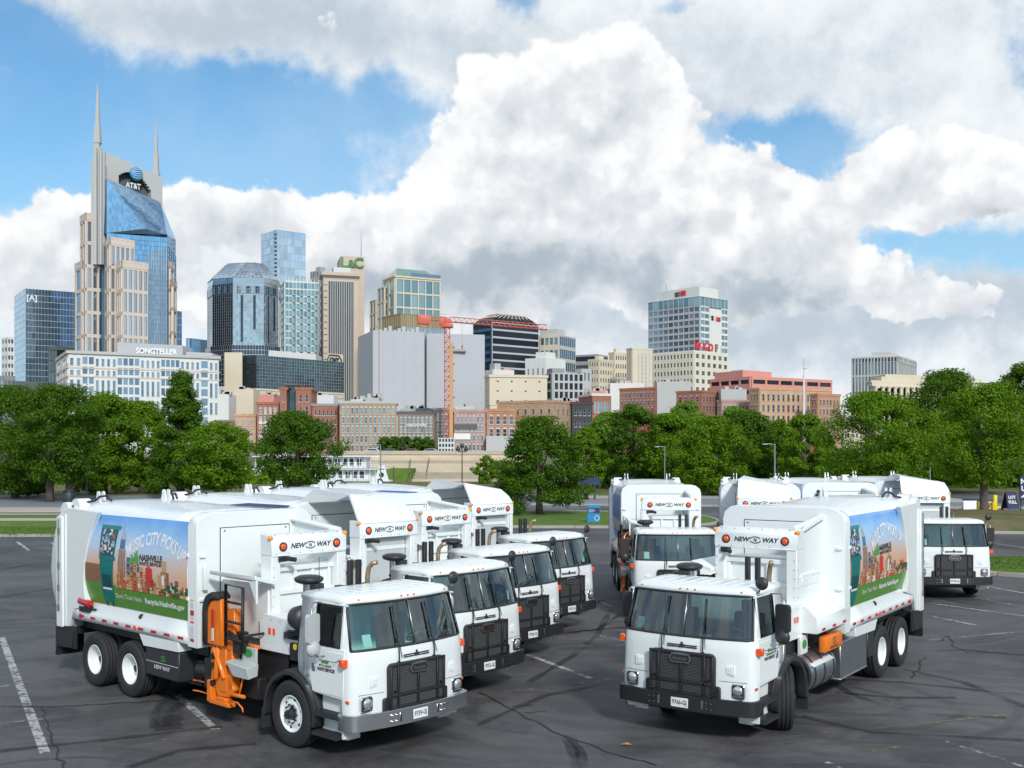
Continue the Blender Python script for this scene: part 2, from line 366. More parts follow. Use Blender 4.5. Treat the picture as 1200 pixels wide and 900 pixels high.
# ---------------------------------------------------------------- ground
def asphalt(name, base, streak=1.0, light=(0.155, 0.152, 0.150)):
    m = bpy.data.materials.new(name); m.use_nodes = True
    t = NT(m.node_tree); t.n.clear()
    o = t.node('ShaderNodeTexCoord').outputs['Object']
    big = t.noise(o, 0.16, 6, 0.62, dist=0.6); mid = t.noise(o, 0.9, 7, 0.65, dist=0.8); fine = t.noise(o, 22.0, 4, 0.8); grit = t.noise(o, 90.0, 2, 0.8)
    # faint streaks left by turning tyres
    wav = t.node('ShaderNodeTexNoise', {'Vector': t.vec('MULTIPLY', t.vec('ADD', o, t.vec('MULTIPLY', t.node('ShaderNodeTexNoise', {'Vector': o, 'Scale': 0.12, 'Detail': 2.0}).outputs['Color'], (9, 9, 0))), (0.28, 2.6, 1)), 'Scale': 1.0, 'Detail': 5.0, 'Roughness': 0.6}).outputs['Fac']
    c = t.mix(t.ss(big, 0.36, 0.64), tuple(x * 0.55 for x in base), tuple(x * 1.50 for x in base))
    c = t.mix(t.ss(mid, 0.42, 0.72, 0, 0.62), c, light)
    c = t.mix(t.ss(mid, 0.50, 0.28, 0, 0.62), c, tuple(x * 0.42 for x in base))
    c = t.mix(t.ss(wav, 0.52, 0.70, 0, 0.42 * streak), c, tuple(x * 0.45 for x in base))
    c = t.mix(t.ss(wav, 0.47, 0.33, 0, 0.35 * streak), c, light)
    c = t.mix(t.ss(fine, 0.35, 0.75, 0, 0.4), c, tuple(x * 0.5 for x in base))
    c = t.mix(t.ss(grit, 0.55, 0.75, 0, 0.3), c, (0.2, 0.2, 0.2))
    bp = t.node('ShaderNodeBump', {'Height': grit, 'Strength': 0.5, 'Distance': 0.01})
    # arcs of rubber and pale scrubbed rings from manoeuvring trucks
    for (cx_, cy_, k_, dk_) in ((-6.5, 14.0, 1.9, 1), (6.0, 20.0, 1.3, 1), (2.0, 27.0, 1.6, 0), (9.5, 14.5, 1.1, 1)):
        dv = t.vec('SUBTRACT', t.vec('ADD', o, t.vec('MULTIPLY', t.node('ShaderNodeTexNoise', {'Vector': o, 'Scale': 0.35, 'Detail': 3.0}).outputs['Color'], (1.3, 1.3, 0))), (cx_ + .65, cy_ + .65, 0))
        rg = t.math('SINE', t.math('MULTIPLY', t.vec('LENGTH', dv), 5.2 * k_))
        fall = t.ss(t.vec('LENGTH', dv), 1.0, 5.5, 1.0, 0.0)
        c = t.mix(t.math('MULTIPLY', t.math('MULTIPLY', t.ss(rg, 0.55, 1.0), fall), t.math('MULTIPLY', t.ss(mid, 0.35, 0.62), 0.55 * streak)), c, (0.022, 0.022, 0.023) if dk_ else light)
    b = t.node('ShaderNodeBsdfPrincipled', {'Base Color': c, 'Roughness': t.ss(mid, 0.3, 0.7, 0.55, 0.85), 'Specular IOR Level': 0.35, 'Normal': bp.outputs[0]})
    t.node('ShaderNodeOutputMaterial', {0: b.outputs[0]}); MATS[name] = m; return m
ASPH = asphalt('lot_asphalt', (0.078, 0.076, 0.080))
ASPH2 = asphalt('road_asphalt', (0.105, 0.11, 0.118), 0.4, (0.17, 0.17, 0.175))
CONC = mat('kerb_concrete', (0.36, 0.34, 0.30), 0.85, var=0.25, scale=1.5, bump=0.3)
PLAZA = mat('plaza_paving', (0.20, 0.215, 0.235), 0.85, var=0.2, scale=0.4, bump=0.2)
CONC2 = mat('pale_paving', (0.42, 0.38, 0.33), 0.85, var=0.15, scale=0.4)
def grass_mat(name, a, b_, dry):
    m = bpy.data.materials.new(name); m.use_nodes = True
    t = NT(m.node_tree); t.n.clear()
    o = t.node('ShaderNodeTexCoord').outputs['Object']
    c = t.mix(t.ss(t.noise(o, 0.5, 7, 0.65), 0.35, 0.65), a, b_)
    c = t.mix(t.ss(t.noise(o, 0.13, 6, 0.7), 0.5, 0.7, 0, 0.85), c, dry)
    c = t.mix(t.ss(t.noise(o, 12, 4, 0.8), 0.4, 0.7, 0, 0.6), c, tuple(x * 0.4 for x in a))
    b = t.node('ShaderNodeBsdfPrincipled', {'Base Color': c, 'Roughness': 0.95, 'Specular IOR Level': 0.15})
    t.node('ShaderNodeOutputMaterial', {0: b.outputs[0]}); MATS[name] = m; return m
GRASS = grass_mat('lawn', (0.095, 0.17, 0.028), (0.13, 0.22, 0.04), (0.20, 0.20, 0.08))
GRASSD = grass_mat('dry_lawn', (0.11, 0.13, 0.04), (0.20, 0.16, 0.09), (0.27, 0.22, 0.15))
LINE = None
def line_mat(name, col, wear):
    m = bpy.data.materials.new(name); m.use_nodes = True
    t = NT(m.node_tree); t.n.clear()
    o = t.node('ShaderNodeTexCoord').outputs['Object']
    w = t.math('ADD', t.noise(o, 7.0, 8, 0.75), t.math('MULTIPLY_ADD', t.noise(o, 1.1, 3, 0.6), 0.5, -0.25))
    c = t.mix(t.noise(o, 3, 5, 0.6), tuple(x * 0.8 for x in col), col)
    b = t.node('ShaderNodeBsdfPrincipled', {'Base Color': c, 'Roughness': 0.75, 'Alpha': t.ss(w, wear - 0.07, wear + 0.10)})
    t.node('ShaderNodeOutputMaterial', {0: b.outputs[0]}); MATS[name] = m; return m
LWHITE = line_mat('worn_white_marking', (0.50, 0.50, 0.48), 0.45)
LFAINT = line_mat('faint_white_marking', (0.42, 0.42, 0.41), 0.52)
LYEL = line_mat('worn_yellow_marking', (0.24, 0.19, 0.11), 0.55)
LTYRE = line_mat('tyre_scuff', (0.024, 0.024, 0.026), 0.5)
_t = NT(LTYRE.node_tree); _b = [n for n in LTYRE.node_tree.nodes if n.type == 'BSDF_PRINCIPLED'][0]; _o = _t.node('ShaderNodeTexCoord').outputs['Object']
_t.l.new(_t.math('ADD', _t.ss(_t.noise(_o, 0.7, 3, 0.5), 0.30, 0.62, 0.10, 0.62), _t.ss(_t.noise(_o, 30.0, 2, 0.7), 0.4, 0.7, -0.18, 0.05), clamp=True), _b.inputs['Alpha'])
LCRACK = mat('crack_filler', (0.016, 0.016, 0.017), 0.6)

def sheet(name, pts, z, m, thick=None, kind='structure'):
    b = MB()
    if thick: b.prism([(p[0], p[1]) for p in pts], z - thick, z, 'z')
    else: b.poly([(p[0], p[1], z) for p in pts])
    return tag(b.build(name, m), kind=kind)
def gp(px, py, z=0.0):        # ground point under a photo pixel
    Y = (H - z) * F / (py - HZ); return ((px - 600) / F * Y, Y)
# one sheet to the horizon
b = MB(); b.box(-6000, 6000, -300, 148, -1.2, -0.02); tag(b.build('ground', mat('earth', (0.10, 0.12, 0.06), 0.95, scale=0.02)), kind='structure')
sheet('parking_lot', [(-200, -60), (200, -60), (200, 74.3), (-200, 74.3)], 0.0, ASPH)
WATER = mat('river_water', (0.10, 0.12, 0.10), 0.12, var=0.2, scale=0.1, bump=0.4, bscale=0.6)
b = MB(); b.box(-3000, 3000, 148, 246, -7.0, -5.0); tag(b.build('river', WATER), kind='structure')
def kerb(name, pts, h=0.14, w=0.18):
    """kerb stones along a polyline, each about 2.5 m stretch one block joined in the run"""
    b = MB()
    for (x0, y0), (x1, y1) in zip(pts[:-1], pts[1:]):
        L = math.hypot(x1 - x0, y1 - y0); n = max(1, int(L / 2.5)); dx, dy = (x1 - x0) / L, (y1 - y0) / L
        for i in range(n):
            a0 = L * i / n + 0.01; a1 = L * (i + 1) / n - 0.01
            p = [(x0 + dx * a0, y0 + dy * a0), (x0 + dx * a1, y0 + dy * a1), (x0 + dx * a1 - dy * w, y0 + dy * a1 + dx * w), (x0 + dx * a0 - dy * w, y0 + dy * a0 + dx * w)]
            b.prism(p, -0.05, h, 'z')
    return tag(b.build(name, CONC, bevel=0.02, seg=1), kind='structure')
# left: kerb, lawn strip, thin path, lawn, road edge, plaza, grass
YK = 55.8
kerb('kerb', [(-140, YK), (-6.5, YK + 1.0)][::1])
sheet('lawn', [(-140, YK + .18), (-6.5, YK + 1.18), (-6.5, 62.5), (-5, 74), (-140, 74)], 0.11, GRASS, 0.14)
sheet('path', [(-140, 67.6), (-6, 67.9), (-6, 70.2), (-140, 69.9)], 0.118, CONC2, 0.02)
kerb('road_kerb', [(-140, 74.0), (-5.2, 74.3)], 0.16, 0.3)
sheet('road', [(-200, 74.35), (200, 74.35), (200, 78.4), (-200, 78.4)], 0.012, ASPH2)
sheet('pavement', [(-140, 78.4), (-12, 78.8), (-12, 83), (-140, 82.6)], 0.13, CONC2, 0.16)
sheet('plaza', [(-200, 82.7), (-12, 83), (-12, 104), (-200, 104)], 0.135, PLAZA, 0.16)
sheet('plaza_road', [(-12, 78.4), (200, 78.4), (200, 112), (-12, 112)], 0.016, ASPH2)
sheet('riverside_lawn', [(-300, 104), (-12, 104), (-12, 112), (300, 112), (300, 147), (-300, 147)], 0.16, GRASSD, 0.2)
# tree island in the middle
isl = []
cx, cy, rx, ry = 3.6, 70.5, 9.4, 8.6
for i in range(36):
    a = 2 * PI * i / 36; sx = abs(math.cos(a)) ** 0.75 * (1 if math.cos(a) > 0 else -1); sy = abs(math.sin(a)) ** 0.8 * (1 if math.sin(a) > 0 else -1)
    isl.append((cx + rx * sx - (2.5 if sx < 0 else 0), cy + ry * sy * (0.86 if sy < 0 else 0.9) - 0.35 * sx * 2))
kerb('island_kerb', isl[::-1] + [isl[-1]], 0.15, 0.2)
sheet('island_lawn', isl, 0.12, GRASS, 0.16)
kerb('plaza_kerb', [(1.5, 88.2), (16, 86), (40, 82.5)], 0.15, 0.3)
sheet('plaza_pavement', [(1.5, 88.5), (16, 86.3), (40, 82.8), (40, 90), (16, 98), (4, 99)], 0.13, PLAZA, 0.15)
sheet('plaza_walk', [(3, 98.9), (16, 97.9), (40, 92), (40, 100), (16, 104), (3, 104)], 0.14, CONC2, 0.15)
sheet('plaza_lawn', [(3, 104.2), (16, 104.2), (40, 100.2), (40, 108), (3, 110)], 0.15, GRASS, 0.15)
# right: lawn median and mound
e1 = gp(1165, 673); e2 = gp(1260, 681); e3 = gp(1150, 654); e4 = gp(1260, 658)
e1 = (e1[0] - 2.2, e1[1] + 1.0)
kerb('median_kerb', [e1, e2], 0.15, 0.2)
sheet('median_lawn', [(e1[0], e1[1] + .2), (e2[0] + 14, e2[1] - 1.2), (e4[0] + 14, e4[1]), (e1[0], e3[1])], 0.12, GRASS, 0.16)
k1 = (22.5, 59.2); k2 = (46, 55.8)
kerb('mound_kerb', [k1, k2], 0.15, 0.2)
# grassy mound behind the right-hand aisle
b = MB(); NX, NY = 40, 14
vs = []
for j in range(NY + 1):
    for i in range(NX + 1):
        u, v = i / NX, j / NY; x = 22.5 + u * 48; y = (59.4 - 0.145 * (x - 22.5)) + v * 14.5
        z = 0.12 + 0.75 * math.sin(PI * min(1, v * 1.05)) ** 0.8 * min(1, u * 14) + 0.06 * noise.noise(Vector((x * .5, y * .5, 0)))
        if 0.30 < v < 0.44: z -= 0.12
        vs.append((x, y, z))
b.add(vs, [(j * (NX + 1) + i, j * (NX + 1) + i + 1, (j + 1) * (NX + 1) + i + 1, (j + 1) * (NX + 1) + i) for j in range(NY) for i in range(NX)], 0, True)
tag(b.build('grass_mound', GRASSD), kind='structure')

# painted markings: thin sheets above the asphalt
def stripe(name, p, q, w, m, z=0.005):
    (x0, y0), (x1, y1) = p, q; L = math.hypot(x1 - x0, y1 - y0); nx, ny = -(y1 - y0) / L * w / 2, (x1 - x0) / L * w / 2
    n = max(1, int(L / 1.0)); b = MB(); vs = []
    for i in range(n + 1):
        t = i / n; x, y = x0 + (x1 - x0) * t, y0 + (y1 - y0) * t; vs += [(x - nx, y - ny, z), (x + nx, y + ny, z)]
    b.add(vs, [(2 * i, 2 * i + 2, 2 * i + 3, 2 * i + 1) for i in range(n)])
    return tag(b.build(name, m), kind='structure')
ST = [((2, 747), (53, 883), .15, LWHITE), ((60, 636), (100, 662), .12, LWHITE), ((20, 635), (34, 645), .14, LWHITE), ((208, 815), (253, 855), .14, LWHITE), ((0, 805), (90, 790), .07, LFAINT), ((0, 848), (60, 842), .06, LFAINT),
      ((618, 767), (692, 795), .13, LWHITE), ((672, 738), (735, 752), .12, LFAINT), ((735, 752), (740, 765), .12, LFAINT), ((1090, 707), (1200, 722), .12, LWHITE), ((1090, 722), (1145, 733), .12, LWHITE), ((1150, 686), (1210, 697), .12, LWHITE), ((1130, 698), (1210, 713), .12, LFAINT),
      ((1100, 866), (1210, 902), .10, LFAINT), ((968, 893), (990, 902), .10, LFAINT), ((1165, 637), (1210, 643), .12, LWHITE), ((1165, 645), (1210, 648), .1, LFAINT), ((1090, 750), (1200, 740), .07, LFAINT),
      ((613, 640), (640, 650), .1, LFAINT), ((690, 700), (720, 712), .1, LFAINT)]
for p, q, w, m in ST: stripe('parking_line', gp(*p), gp(*q), w, m)
for p, q, w in [((590, 812), (735, 794), .14), ((560, 818), (600, 812), .14), ((880, 868), (1180, 838), .12), ((60, 888), (300, 850), .13), ((1020, 880), (1080, 872), .14)]: stripe('faded_yellow_line', gp(*p), gp(*q), w, LYEL)
def ribbon(name, pts, w, m, z=0.009, jit=0.0, wig=6):
    P = []
    rr = random.Random(hash(tuple(map(tuple, pts))) & 0xffff)
    pts = [Vector((*gp(*p), 0)) for p in pts]
    for a, c in zip(pts[:-1], pts[1:]):
        for i in range(wig):
            P.append(a.lerp(c, i / wig) + Vector((rr.uniform(-jit, jit), rr.uniform(-jit, jit), 0)))
    P.append(pts[-1]); b = MB(); vs = []
    for i, p in enumerate(P):
        d = (P[min(i + 1, len(P) - 1)] - P[max(i - 1, 0)]).normalized(); n = Vector((-d.y, d.x, 0)) * w / 2 * rr.uniform(0.6, 1.2)
        vs += [(p.x - n.x, p.y - n.y, z), (p.x + n.x, p.y + n.y, z)]
    b.add(vs, [(2 * i, 2 * i + 2, 2 * i + 3, 2 * i + 1) for i in range(len(P) - 1)])
    return tag(b.build(name, m), kind='structure')
for c in [[(560, 812), (600, 832), (660, 862), (720, 884), (770, 897)], [(50, 828), (56, 850), (66, 878), (74, 902)], [(0, 827), (50, 829), (110, 826), (190, 822)], [(598, 829), (625, 826)], [(614, 836), (640, 834)],
          [(1085, 770), (1075, 785), (1068, 795)], [(1100, 752), (1112, 745), (1118, 757), (1135, 765)], [(0, 728), (60, 724), (120, 735)]]:
    ribbon('asphalt_crack', c, 0.035, LCRACK, jit=0.05)
def curve_px(cx, cy, rx, ry, a0, a1, n=10): return [(cx + rx * math.cos(R(a0 + (a1 - a0) * i / n)), cy + ry * math.sin(R(a0 + (a1 - a0) * i / n))) for i in range(n + 1)]
TYR = [curve_px(260, 845, 80, 45, 170, 260), curve_px(262, 848, 66, 36, 175, 265), [(975, 800), (1000, 815), (1040, 828), (1100, 838), (1180, 842)], [(980, 812), (1050, 818), (1120, 818)], [(960, 795), (1060, 800), (1200, 815)], [(1060, 785), (1130, 800), (1210, 832)],
       [(660, 862), (672, 880), (676, 902)], [(666, 862), (680, 880), (684, 902)], [(560, 760), (640, 745), (700, 738), (730, 718)], [(620, 800), (670, 770), (700, 745), (715, 715)], curve_px(725, 712, 32, 10, 180, 420), [(560, 850), (640, 815), (720, 800)], [(0, 880), (120, 868), (260, 852)],
       [(150, 900), (210, 880), (300, 872)], [(940, 840), (1020, 858), (1200, 868)], [(1040, 765), (1130, 762), (1200, 768)], [(600, 760), (660, 742), (735, 735)], [(0, 700), (60, 690)], [(0, 668), (70, 656)], [(1090, 700), (1150, 710)]]
ribbon('tyre_mark', curve_px(262, 845, 66, 44, 165, 255, 14), 0.55, LTYRE, z=0.0135, wig=4)
for c in TYR: ribbon('tyre_mark', c, 0.17, LTYRE, z=0.013, wig=8)

# smoothing the tyre marks is done by their many short segments; one fallen leaf lies in the foreground
x, y = gp(733, 874); b = MB(); b.add([(-.09, 0, .02), (-.02, -.05, .035), (.10, -.01, .02), (.03, .05, .045), (-.03, .04, .03)], [(0, 1, 2, 3, 4)]); o = b.build('fallen_leaf', mat('orange_leaf', (.55, .22, .04), .7)); o.location = (x, y, 0); tag(o, 'small orange fallen leaf on the asphalt left of the front right truck', 'leaf')
# ---------------------------------------------------------------- garbage trucks
_PM = {}
def part(name, parent, fn, mats, key=None, **kw):
    """mesh built once per key and shared by every truck"""
    k = key or name
    if k not in _PM:
        b = MB(); fn(b); _PM[k] = b.mesh(name, mats, **kw)
    return mobj(name, _PM[k], parent)
def xy(f, *a): return lambda b: f(b, *a)

TW = 1.21; XA1 = -5.01; XA2 = -6.38
TYP = [(0.285, -0.105), (0.30, -0.135), (0.345, -0.150), (0.40, -0.153), (0.455, -0.149), (0.497, -0.134), (0.515, -0.110), (0.521, -0.075), (0.509, -0.070), (0.509, -0.060), (0.521, -0.055), (0.521, -0.008), (0.509, -0.004), (0.509, 0.006), (0.521, 0.010),
       (0.521, 0.055), (0.509, 0.060), (0.509, 0.070), (0.521, 0.075), (0.515, 0.110), (0.497, 0.134), (0.455, 0.149), (0.345, 0.150), (0.285, 0.12), (0.25, 0.10), (0.05, 0.10)]
def tyre(b, dual):
    b.lathe(TYP, n=48)
    for r in (0.375, 0.43): b.lathe([(r - .004, -.151), (r, -.157), (r + .004, -.151)], n=48)
    if dual:
        b.lathe([(r, t + 0.335) for r, t in TYP], n=40)
def front_rim(b):
    b.lathe([(0.287, -0.10), (0.288, -0.128), (0.275, -0.132), (0.262, -0.112), (0.250, -0.075), (0.215, -0.088), (0.165, -0.105), (0.11, -0.11), (0.11, -0.06)], n=36)
    for i in range(6):
        a = 2 * PI * i / 6 + .3; c = Vector((math.cos(a) * .214, -.0905, math.sin(a) * .214))
        b.cyl(c + Vector((0, .004, 0)), c - Vector((0, .002, 0)), 0.026, n=12, mi=1)
def rear_rim(b):
    b.lathe([(0.287, -0.10), (0.288, -0.130), (0.272, -0.134), (0.262, -0.10), (0.246, 0.00), (0.235, 0.06), (0.20, 0.075), (0.10, 0.08)], n=36)
def hub(b, rear):
    if rear: b.cyl((0, .09, 0), (0, -.02, 0), .075, .06, n=16); y0, y1, r = .075, .03, .125
    else: b.cyl((0, -.09, 0), (0, -.19, 0), .085, .07, n=18); b.cyl((0, -.19, 0), (0, -.20, 0), .06, n=14); y0, y1, r = -.10, -.145, .140
    for i in range(10):
        a = 2 * PI * i / 10; b.cyl((math.cos(a) * r, y0, math.sin(a) * r), (math.cos(a) * r, y1, math.sin(a) * r), .014, n=6)
def add_wheel(root, x, side, rear, steer=0.0):
    yy = side * (TW - 0.155)
    w = part('wheel', root, lambda b: tyre(b, rear), RUBBER, 'tyre%d' % rear)
    w.location = (x, yy, 0.521); w.rotation_euler = (0, 0, (0 if side < 0 else PI) + steer)
    part('rim', w, rear_rim if rear else front_rim, [WHITE, BLACK], 'rim%d' % rear)
    part('hub', w, lambda b: hub(b, rear), BLACK if rear else PLAST, 'hub%d' % rear)
    return w

# --- cab shell: stacked plan outlines
CL = [(0.58, 1.575, 1.46, 1.165, 1.24), (0.78, 1.58, 1.465, 1.168, 1.24), (0.93, 1.58, 1.465, 1.168, 1.23), (0.95, 1.58, 1.465, 1.168, 0.56), (1.12, 1.58, 1.46, 1.165, 0.34), (1.22, 1.58, 1.455, 1.162, 0.17), (1.45, 1.575, 1.445, 1.158, 0.15), (1.615, 1.565, 1.425, 1.148, 0.15),
      (1.645, 1.555, 1.415, 1.142, 0.15), (1.98, 1.455, 1.325, 1.108, 0.15), (2.305, 1.36, 1.235, 1.075, 0.15), (2.335, 1.375, 1.245, 1.082, 0.13), (2.375, 1.37, 1.235, 1.078, 0.12), (2.425, 1.30, 1.165, 1.02, 0.16), (2.445, 1.15, 1.03, 0.90, 0.26)]
def ring(L, inset=0.0):
    z, fc, fk, w, r = L; w -= inset; fc -= inset; fk -= inset
    half = [(r, w), (0.50 if r < .5 else r + .01, w), (0.53 if r < .5 else r + .02, w), (max(r + .03, 1.17 if z > 1.62 and z < 2.32 else fk - .28), w), (fk - .13, w), (fk - .05, w - .035), (fk - .005, w - .10)]
    ys = [0.90, 0.62, 0.32, 0.02]
    W0 = w - .10
    fr = [(fk + (fc - fk) * (1 - (min(y, W0) / W0) ** 2), min(y, W0 - .03)) for y in ys]
    h = half + fr
    return [(x, -y, z) for x, y in h] + [(x, y, z) for x, y in reversed(h)]
NR = len(ring(CL[0])); K = NR // 2
WIN0, WIN1 = 8, 10        # rows of the glass
def is_ws(i): return 5 <= i <= NR - 7
def is_dw(i): return i in (2, NR - 4)
def cab_shell(b):
    rs = [ring(l) for l in CL]; vs = [p for r in rs for p in r]; fs = []
    for k in range(len(CL) - 1):
        for i in range(NR):
            j = (i + 1) % NR
            if WIN0 <= k < WIN1 and (is_ws(i) or is_dw(i)): continue
            fs.append((k * NR + i, k * NR + j, (k + 1) * NR + j, (k + 1) * NR + i))
    fs.append(tuple((len(CL) - 1) * NR + i for i in range(NR)))
    b.add(vs, fs, 0, True)
    # inner skin so that the cabin reads as a lined box
    ri = [ring(l, .05) for l in CL[6:12]]; vs = [p for r in ri for p in r]; fs = []
    for k in range(5):
        for i in range(NR):
            j = (i + 1) % NR
            if WIN0 <= k + 6 < WIN1 and (is_ws(i) or is_dw(i)): continue
            fs.append((k * NR + j, k * NR + i, (k + 1) * NR + i, (k + 1) * NR + j))
    fs.append(tuple(5 * NR + i for i in range(NR)))
    b.add(vs, fs, 1, False)
def glass_rows(b, test, inset):
    rs = [ring(l, inset) for l in CL[WIN0:WIN1 + 1]]
    idx = {}; vs = []; fs = []
    def vi(k, i):
        if (k, i) not in idx: idx[(k, i)] = len(vs); vs.append(rs[k][i])
        return idx[(k, i)]
    for k in range(WIN1 - WIN0):
        for i in range(NR):
            if test(i): j = (i + 1) % NR; fs.append((vi(k, i), vi(k, j), vi(k + 1, j), vi(k + 1, i)))
    b.add(vs, fs, 0, True)
def gasket(b, idx0, idx1, r=.017):
    lo, hi = ring(CL[WIN0], -.002), ring(CL[WIN1], -.002); mid = ring(CL[WIN0 + 1], -.002)
    path = [lo[i] for i in range(idx0, idx1 + 1)] + [mid[idx1]] + [hi[i] for i in range(idx1, idx0 - 1, -1)] + [mid[idx0], lo[idx0]]
    b.tube(path, r, 6)
def front_x(y, z, off=0.0):
    """x of the cab front at (y, z)"""
    for a, c in zip(CL[:-1], CL[1:]):
        if a[0] <= z <= c[0]:
            t = (z - a[0]) / (c[0] - a[0]); fc, fk, w = [a[i] + (c[i] - a[i]) * t for i in (1, 2, 3)]; W0 = w - .10
            return fk + (fc - fk) * (1 - (min(abs(y), W0) / W0) ** 2) + off
    return 1.4
def side_y(z, off=0.0):
    for a, c in zip(CL[:-1], CL[1:]):
        if a[0] <= z <= c[0]: return a[3] + (c[3] - a[3]) * (z - a[0]) / (c[0] - a[0]) + off
    return 1.1
def rrect(cy, cz, w, h, r, n=4):
    P = []
    for (sx, sz, a0) in ((1, 1, 0), (-1, 1, 90), (-1, -1, 180), (1, -1, 270)):
        for i in range(n + 1):
            a = R(a0 + 90 * i / n); P.append((cy + sx * (w / 2 - r) + r * math.cos(a), cz + sz * (h / 2 - r) + r * math.sin(a)))
    return P
def door(b, s):
    zs = [0.96, 1.15, 1.35, 1.60]; x0, x1 = 0.46, 1.275
    def xr(z): return x0 + max(0, (1.22 - z)) * .30
    vs = []
    for z in zs: y = side_y(z, .010); vs += [(xr(z), s * y, z), (x1, s * y, z), (xr(z), s * (y - .02), z), (x1, s * (y - .02), z)]
    fs = []
    for k in range(3):
        o = 4 * k; p = o + 4; fs += [(o, o + 1, p + 1, p), (o + 1, o + 3, p + 3, p + 1), (o + 2, o, p, p + 2)]
    fs += [(0, 2, 3, 1), (12, 13, 15, 14)]
    b.add(vs, fs)
    # window surround, header and pillars of the door
    for (xa, xb, za, zb) in ((x0, x1, 1.60, 1.66), (x0, x1, 2.285, 2.31), (x0, .535, 1.66, 2.285), (1.165, 1.215, 1.66, 2.285)):
        v = [(xa, za), (xb, za), (xb, zb), (xa, zb)]
        b.hexa([(x, s * side_y(z, .010), z) for x, z in v], [(x, s * side_y(z, -.01), z) for x, z in v])
def bumper(b):
    P = []
    for y in np.linspace(-1.08, 1.08, 15): P.append((1.665 - .13 * (y / 1.1) ** 2, y))
    P = [(1.20, -1.215), (1.40, -1.215), (1.47, -1.195), (1.515, -1.15)] + P + [(1.515, 1.15), (1.47, 1.195), (1.40, 1.215), (1.20, 1.215)]
    n = len(P); vs = []
    for x, y in P:
        l = math.hypot(x - .6, y); ix, iy = x - (x - .6) / l * .07, y - y / l * .07
        vs += [(x, y, .485), (x, y, .725), (ix, iy, .725), (ix, iy, .485)]
    fs = []
    for i in range(n - 1):
        o, p = 4 * i, 4 * i + 4
        for k in range(4): fs.append((o + k, p + k, p + (k + 1) % 4, o + (k + 1) % 4))
    fs += [(0, 1, 2, 3), tuple(4 * (n - 1) + k for k in (3, 2, 1, 0))]
    b.add(vs, fs, 0, False)
    for s in (-1, 1):
        for dy in (.46, .54): 
            for dz in (.56, .65): b.cyl((1.60, s * dy, dz), (1.668, s * dy, dz), .012, n=8, mi=1)
        b.box(1.60, 1.655, s * .38 - .02, s * .38 + .02, .54, .68, 1)
def grille_frame(b):
    def rim(y0, y1, z0, z1, w, x0, x1, mi=0):
        b.box(x0, x1, y0, y1, z1 - w, z1, mi); b.box(x0, x1, y0, y1, z0, z0 + w, mi); b.box(x0, x1, y0, y0 + w, z0 + w, z1 - w, mi); b.box(x0, x1, y1 - w, y1, z0 + w, z1 - w, mi)
    b.prism(rrect(0, 1.08, 1.14, .66, .09), 1.50, 1.604, 'x')
    b.prism(rrect(0, .80, 1.30, .22, .04), 1.48, 1.590, 'x')
def grille_bars(b):
    for y in (-.40, 0, .40): b.box(1.60, 1.640, y - .022, y + .022, .76, 1.37)
    b.box(1.60, 1.640, -.52, .52, .915, .955); b.box(1.60, 1.635, -.56, -.52, .74, 1.38); b.box(1.60, 1.635, .52, .56, .74, 1.38); b.box(1.60, 1.635, -.56, .56, 1.365, 1.405)
    b.box(1.58, 1.62, -.50, .50, .725, .765)
    for s in (-1, 1): b.cyl((1.60, s * .47, .98), (1.66, s * .47, 1.02), .018, n=8)
def grille_mesh(b):
    for z in np.arange(.775, 1.365, .0235): b.add([(1.608, -.52, z), (1.608, .52, z), (1.622, .52, z + .012), (1.622, -.52, z + .012)], [(0, 1, 2, 3)], 0); b.box(1.604, 1.61, -.52, .52, z, z + .016)
def lamp_h(b, s):
    x = front_x(s * .93, .86); b.prism(rrect(s * .925, .86, .225, .23, .045), x - .05, x + .030, 'x')
def lamp_l(b, s):
    x = front_x(s * .93, .86) + .030
    b.prism(rrect(s * .925, .86, .185, .19, .035), x, x + .006, 'x', 1)
    b.lathe([(.078, .004), (.074, .022), (.052, .032), (.0, .036)], (x, s * .925, .875), 'x', 20, 0)
    b.box(x + .006, x + .012, s * .925 - .07, s * .925 + .07, .785, .80, 0)
def step(b, s, z, x0, x1):
    b.box(x0, x1, s * .96, s * 1.235, z - .035, z + .02)
    for i in range(6): b.box(x0 + .02, x1 - .02, s * (.975 + i * .042), s * (.993 + i * .042), z + .02, z + .034)
def fender(b, s):
    n = 18; r0, r1 = .60, .66; pts = []
    A = [R(-8 + 196 * i / n) for i in range(n + 1)]
    pts = [(r1 * math.cos(a), .52 + r1 * math.sin(a) * 1.02) for a in A] + [(r0 * math.cos(a), .52 + r0 * math.sin(a) * 1.02) for a in reversed(A)]
    for i in range(n):
        q = [pts[i], pts[i + 1], pts[2 * n - i], pts[2 * n + 1 - i]]
        b.prism(q, s * .86, s * 1.235, 'y', 0, True)
    for yy in (.95, 1.04, 1.13):
        b.tube([((r1 + .005) * math.cos(a), s * yy, .52 + (r1 + .005) * math.sin(a) * 1.02) for a in A], .012, 6)
    b.box(-.70, -.655, s * .84, s * 1.235, .20, .52)
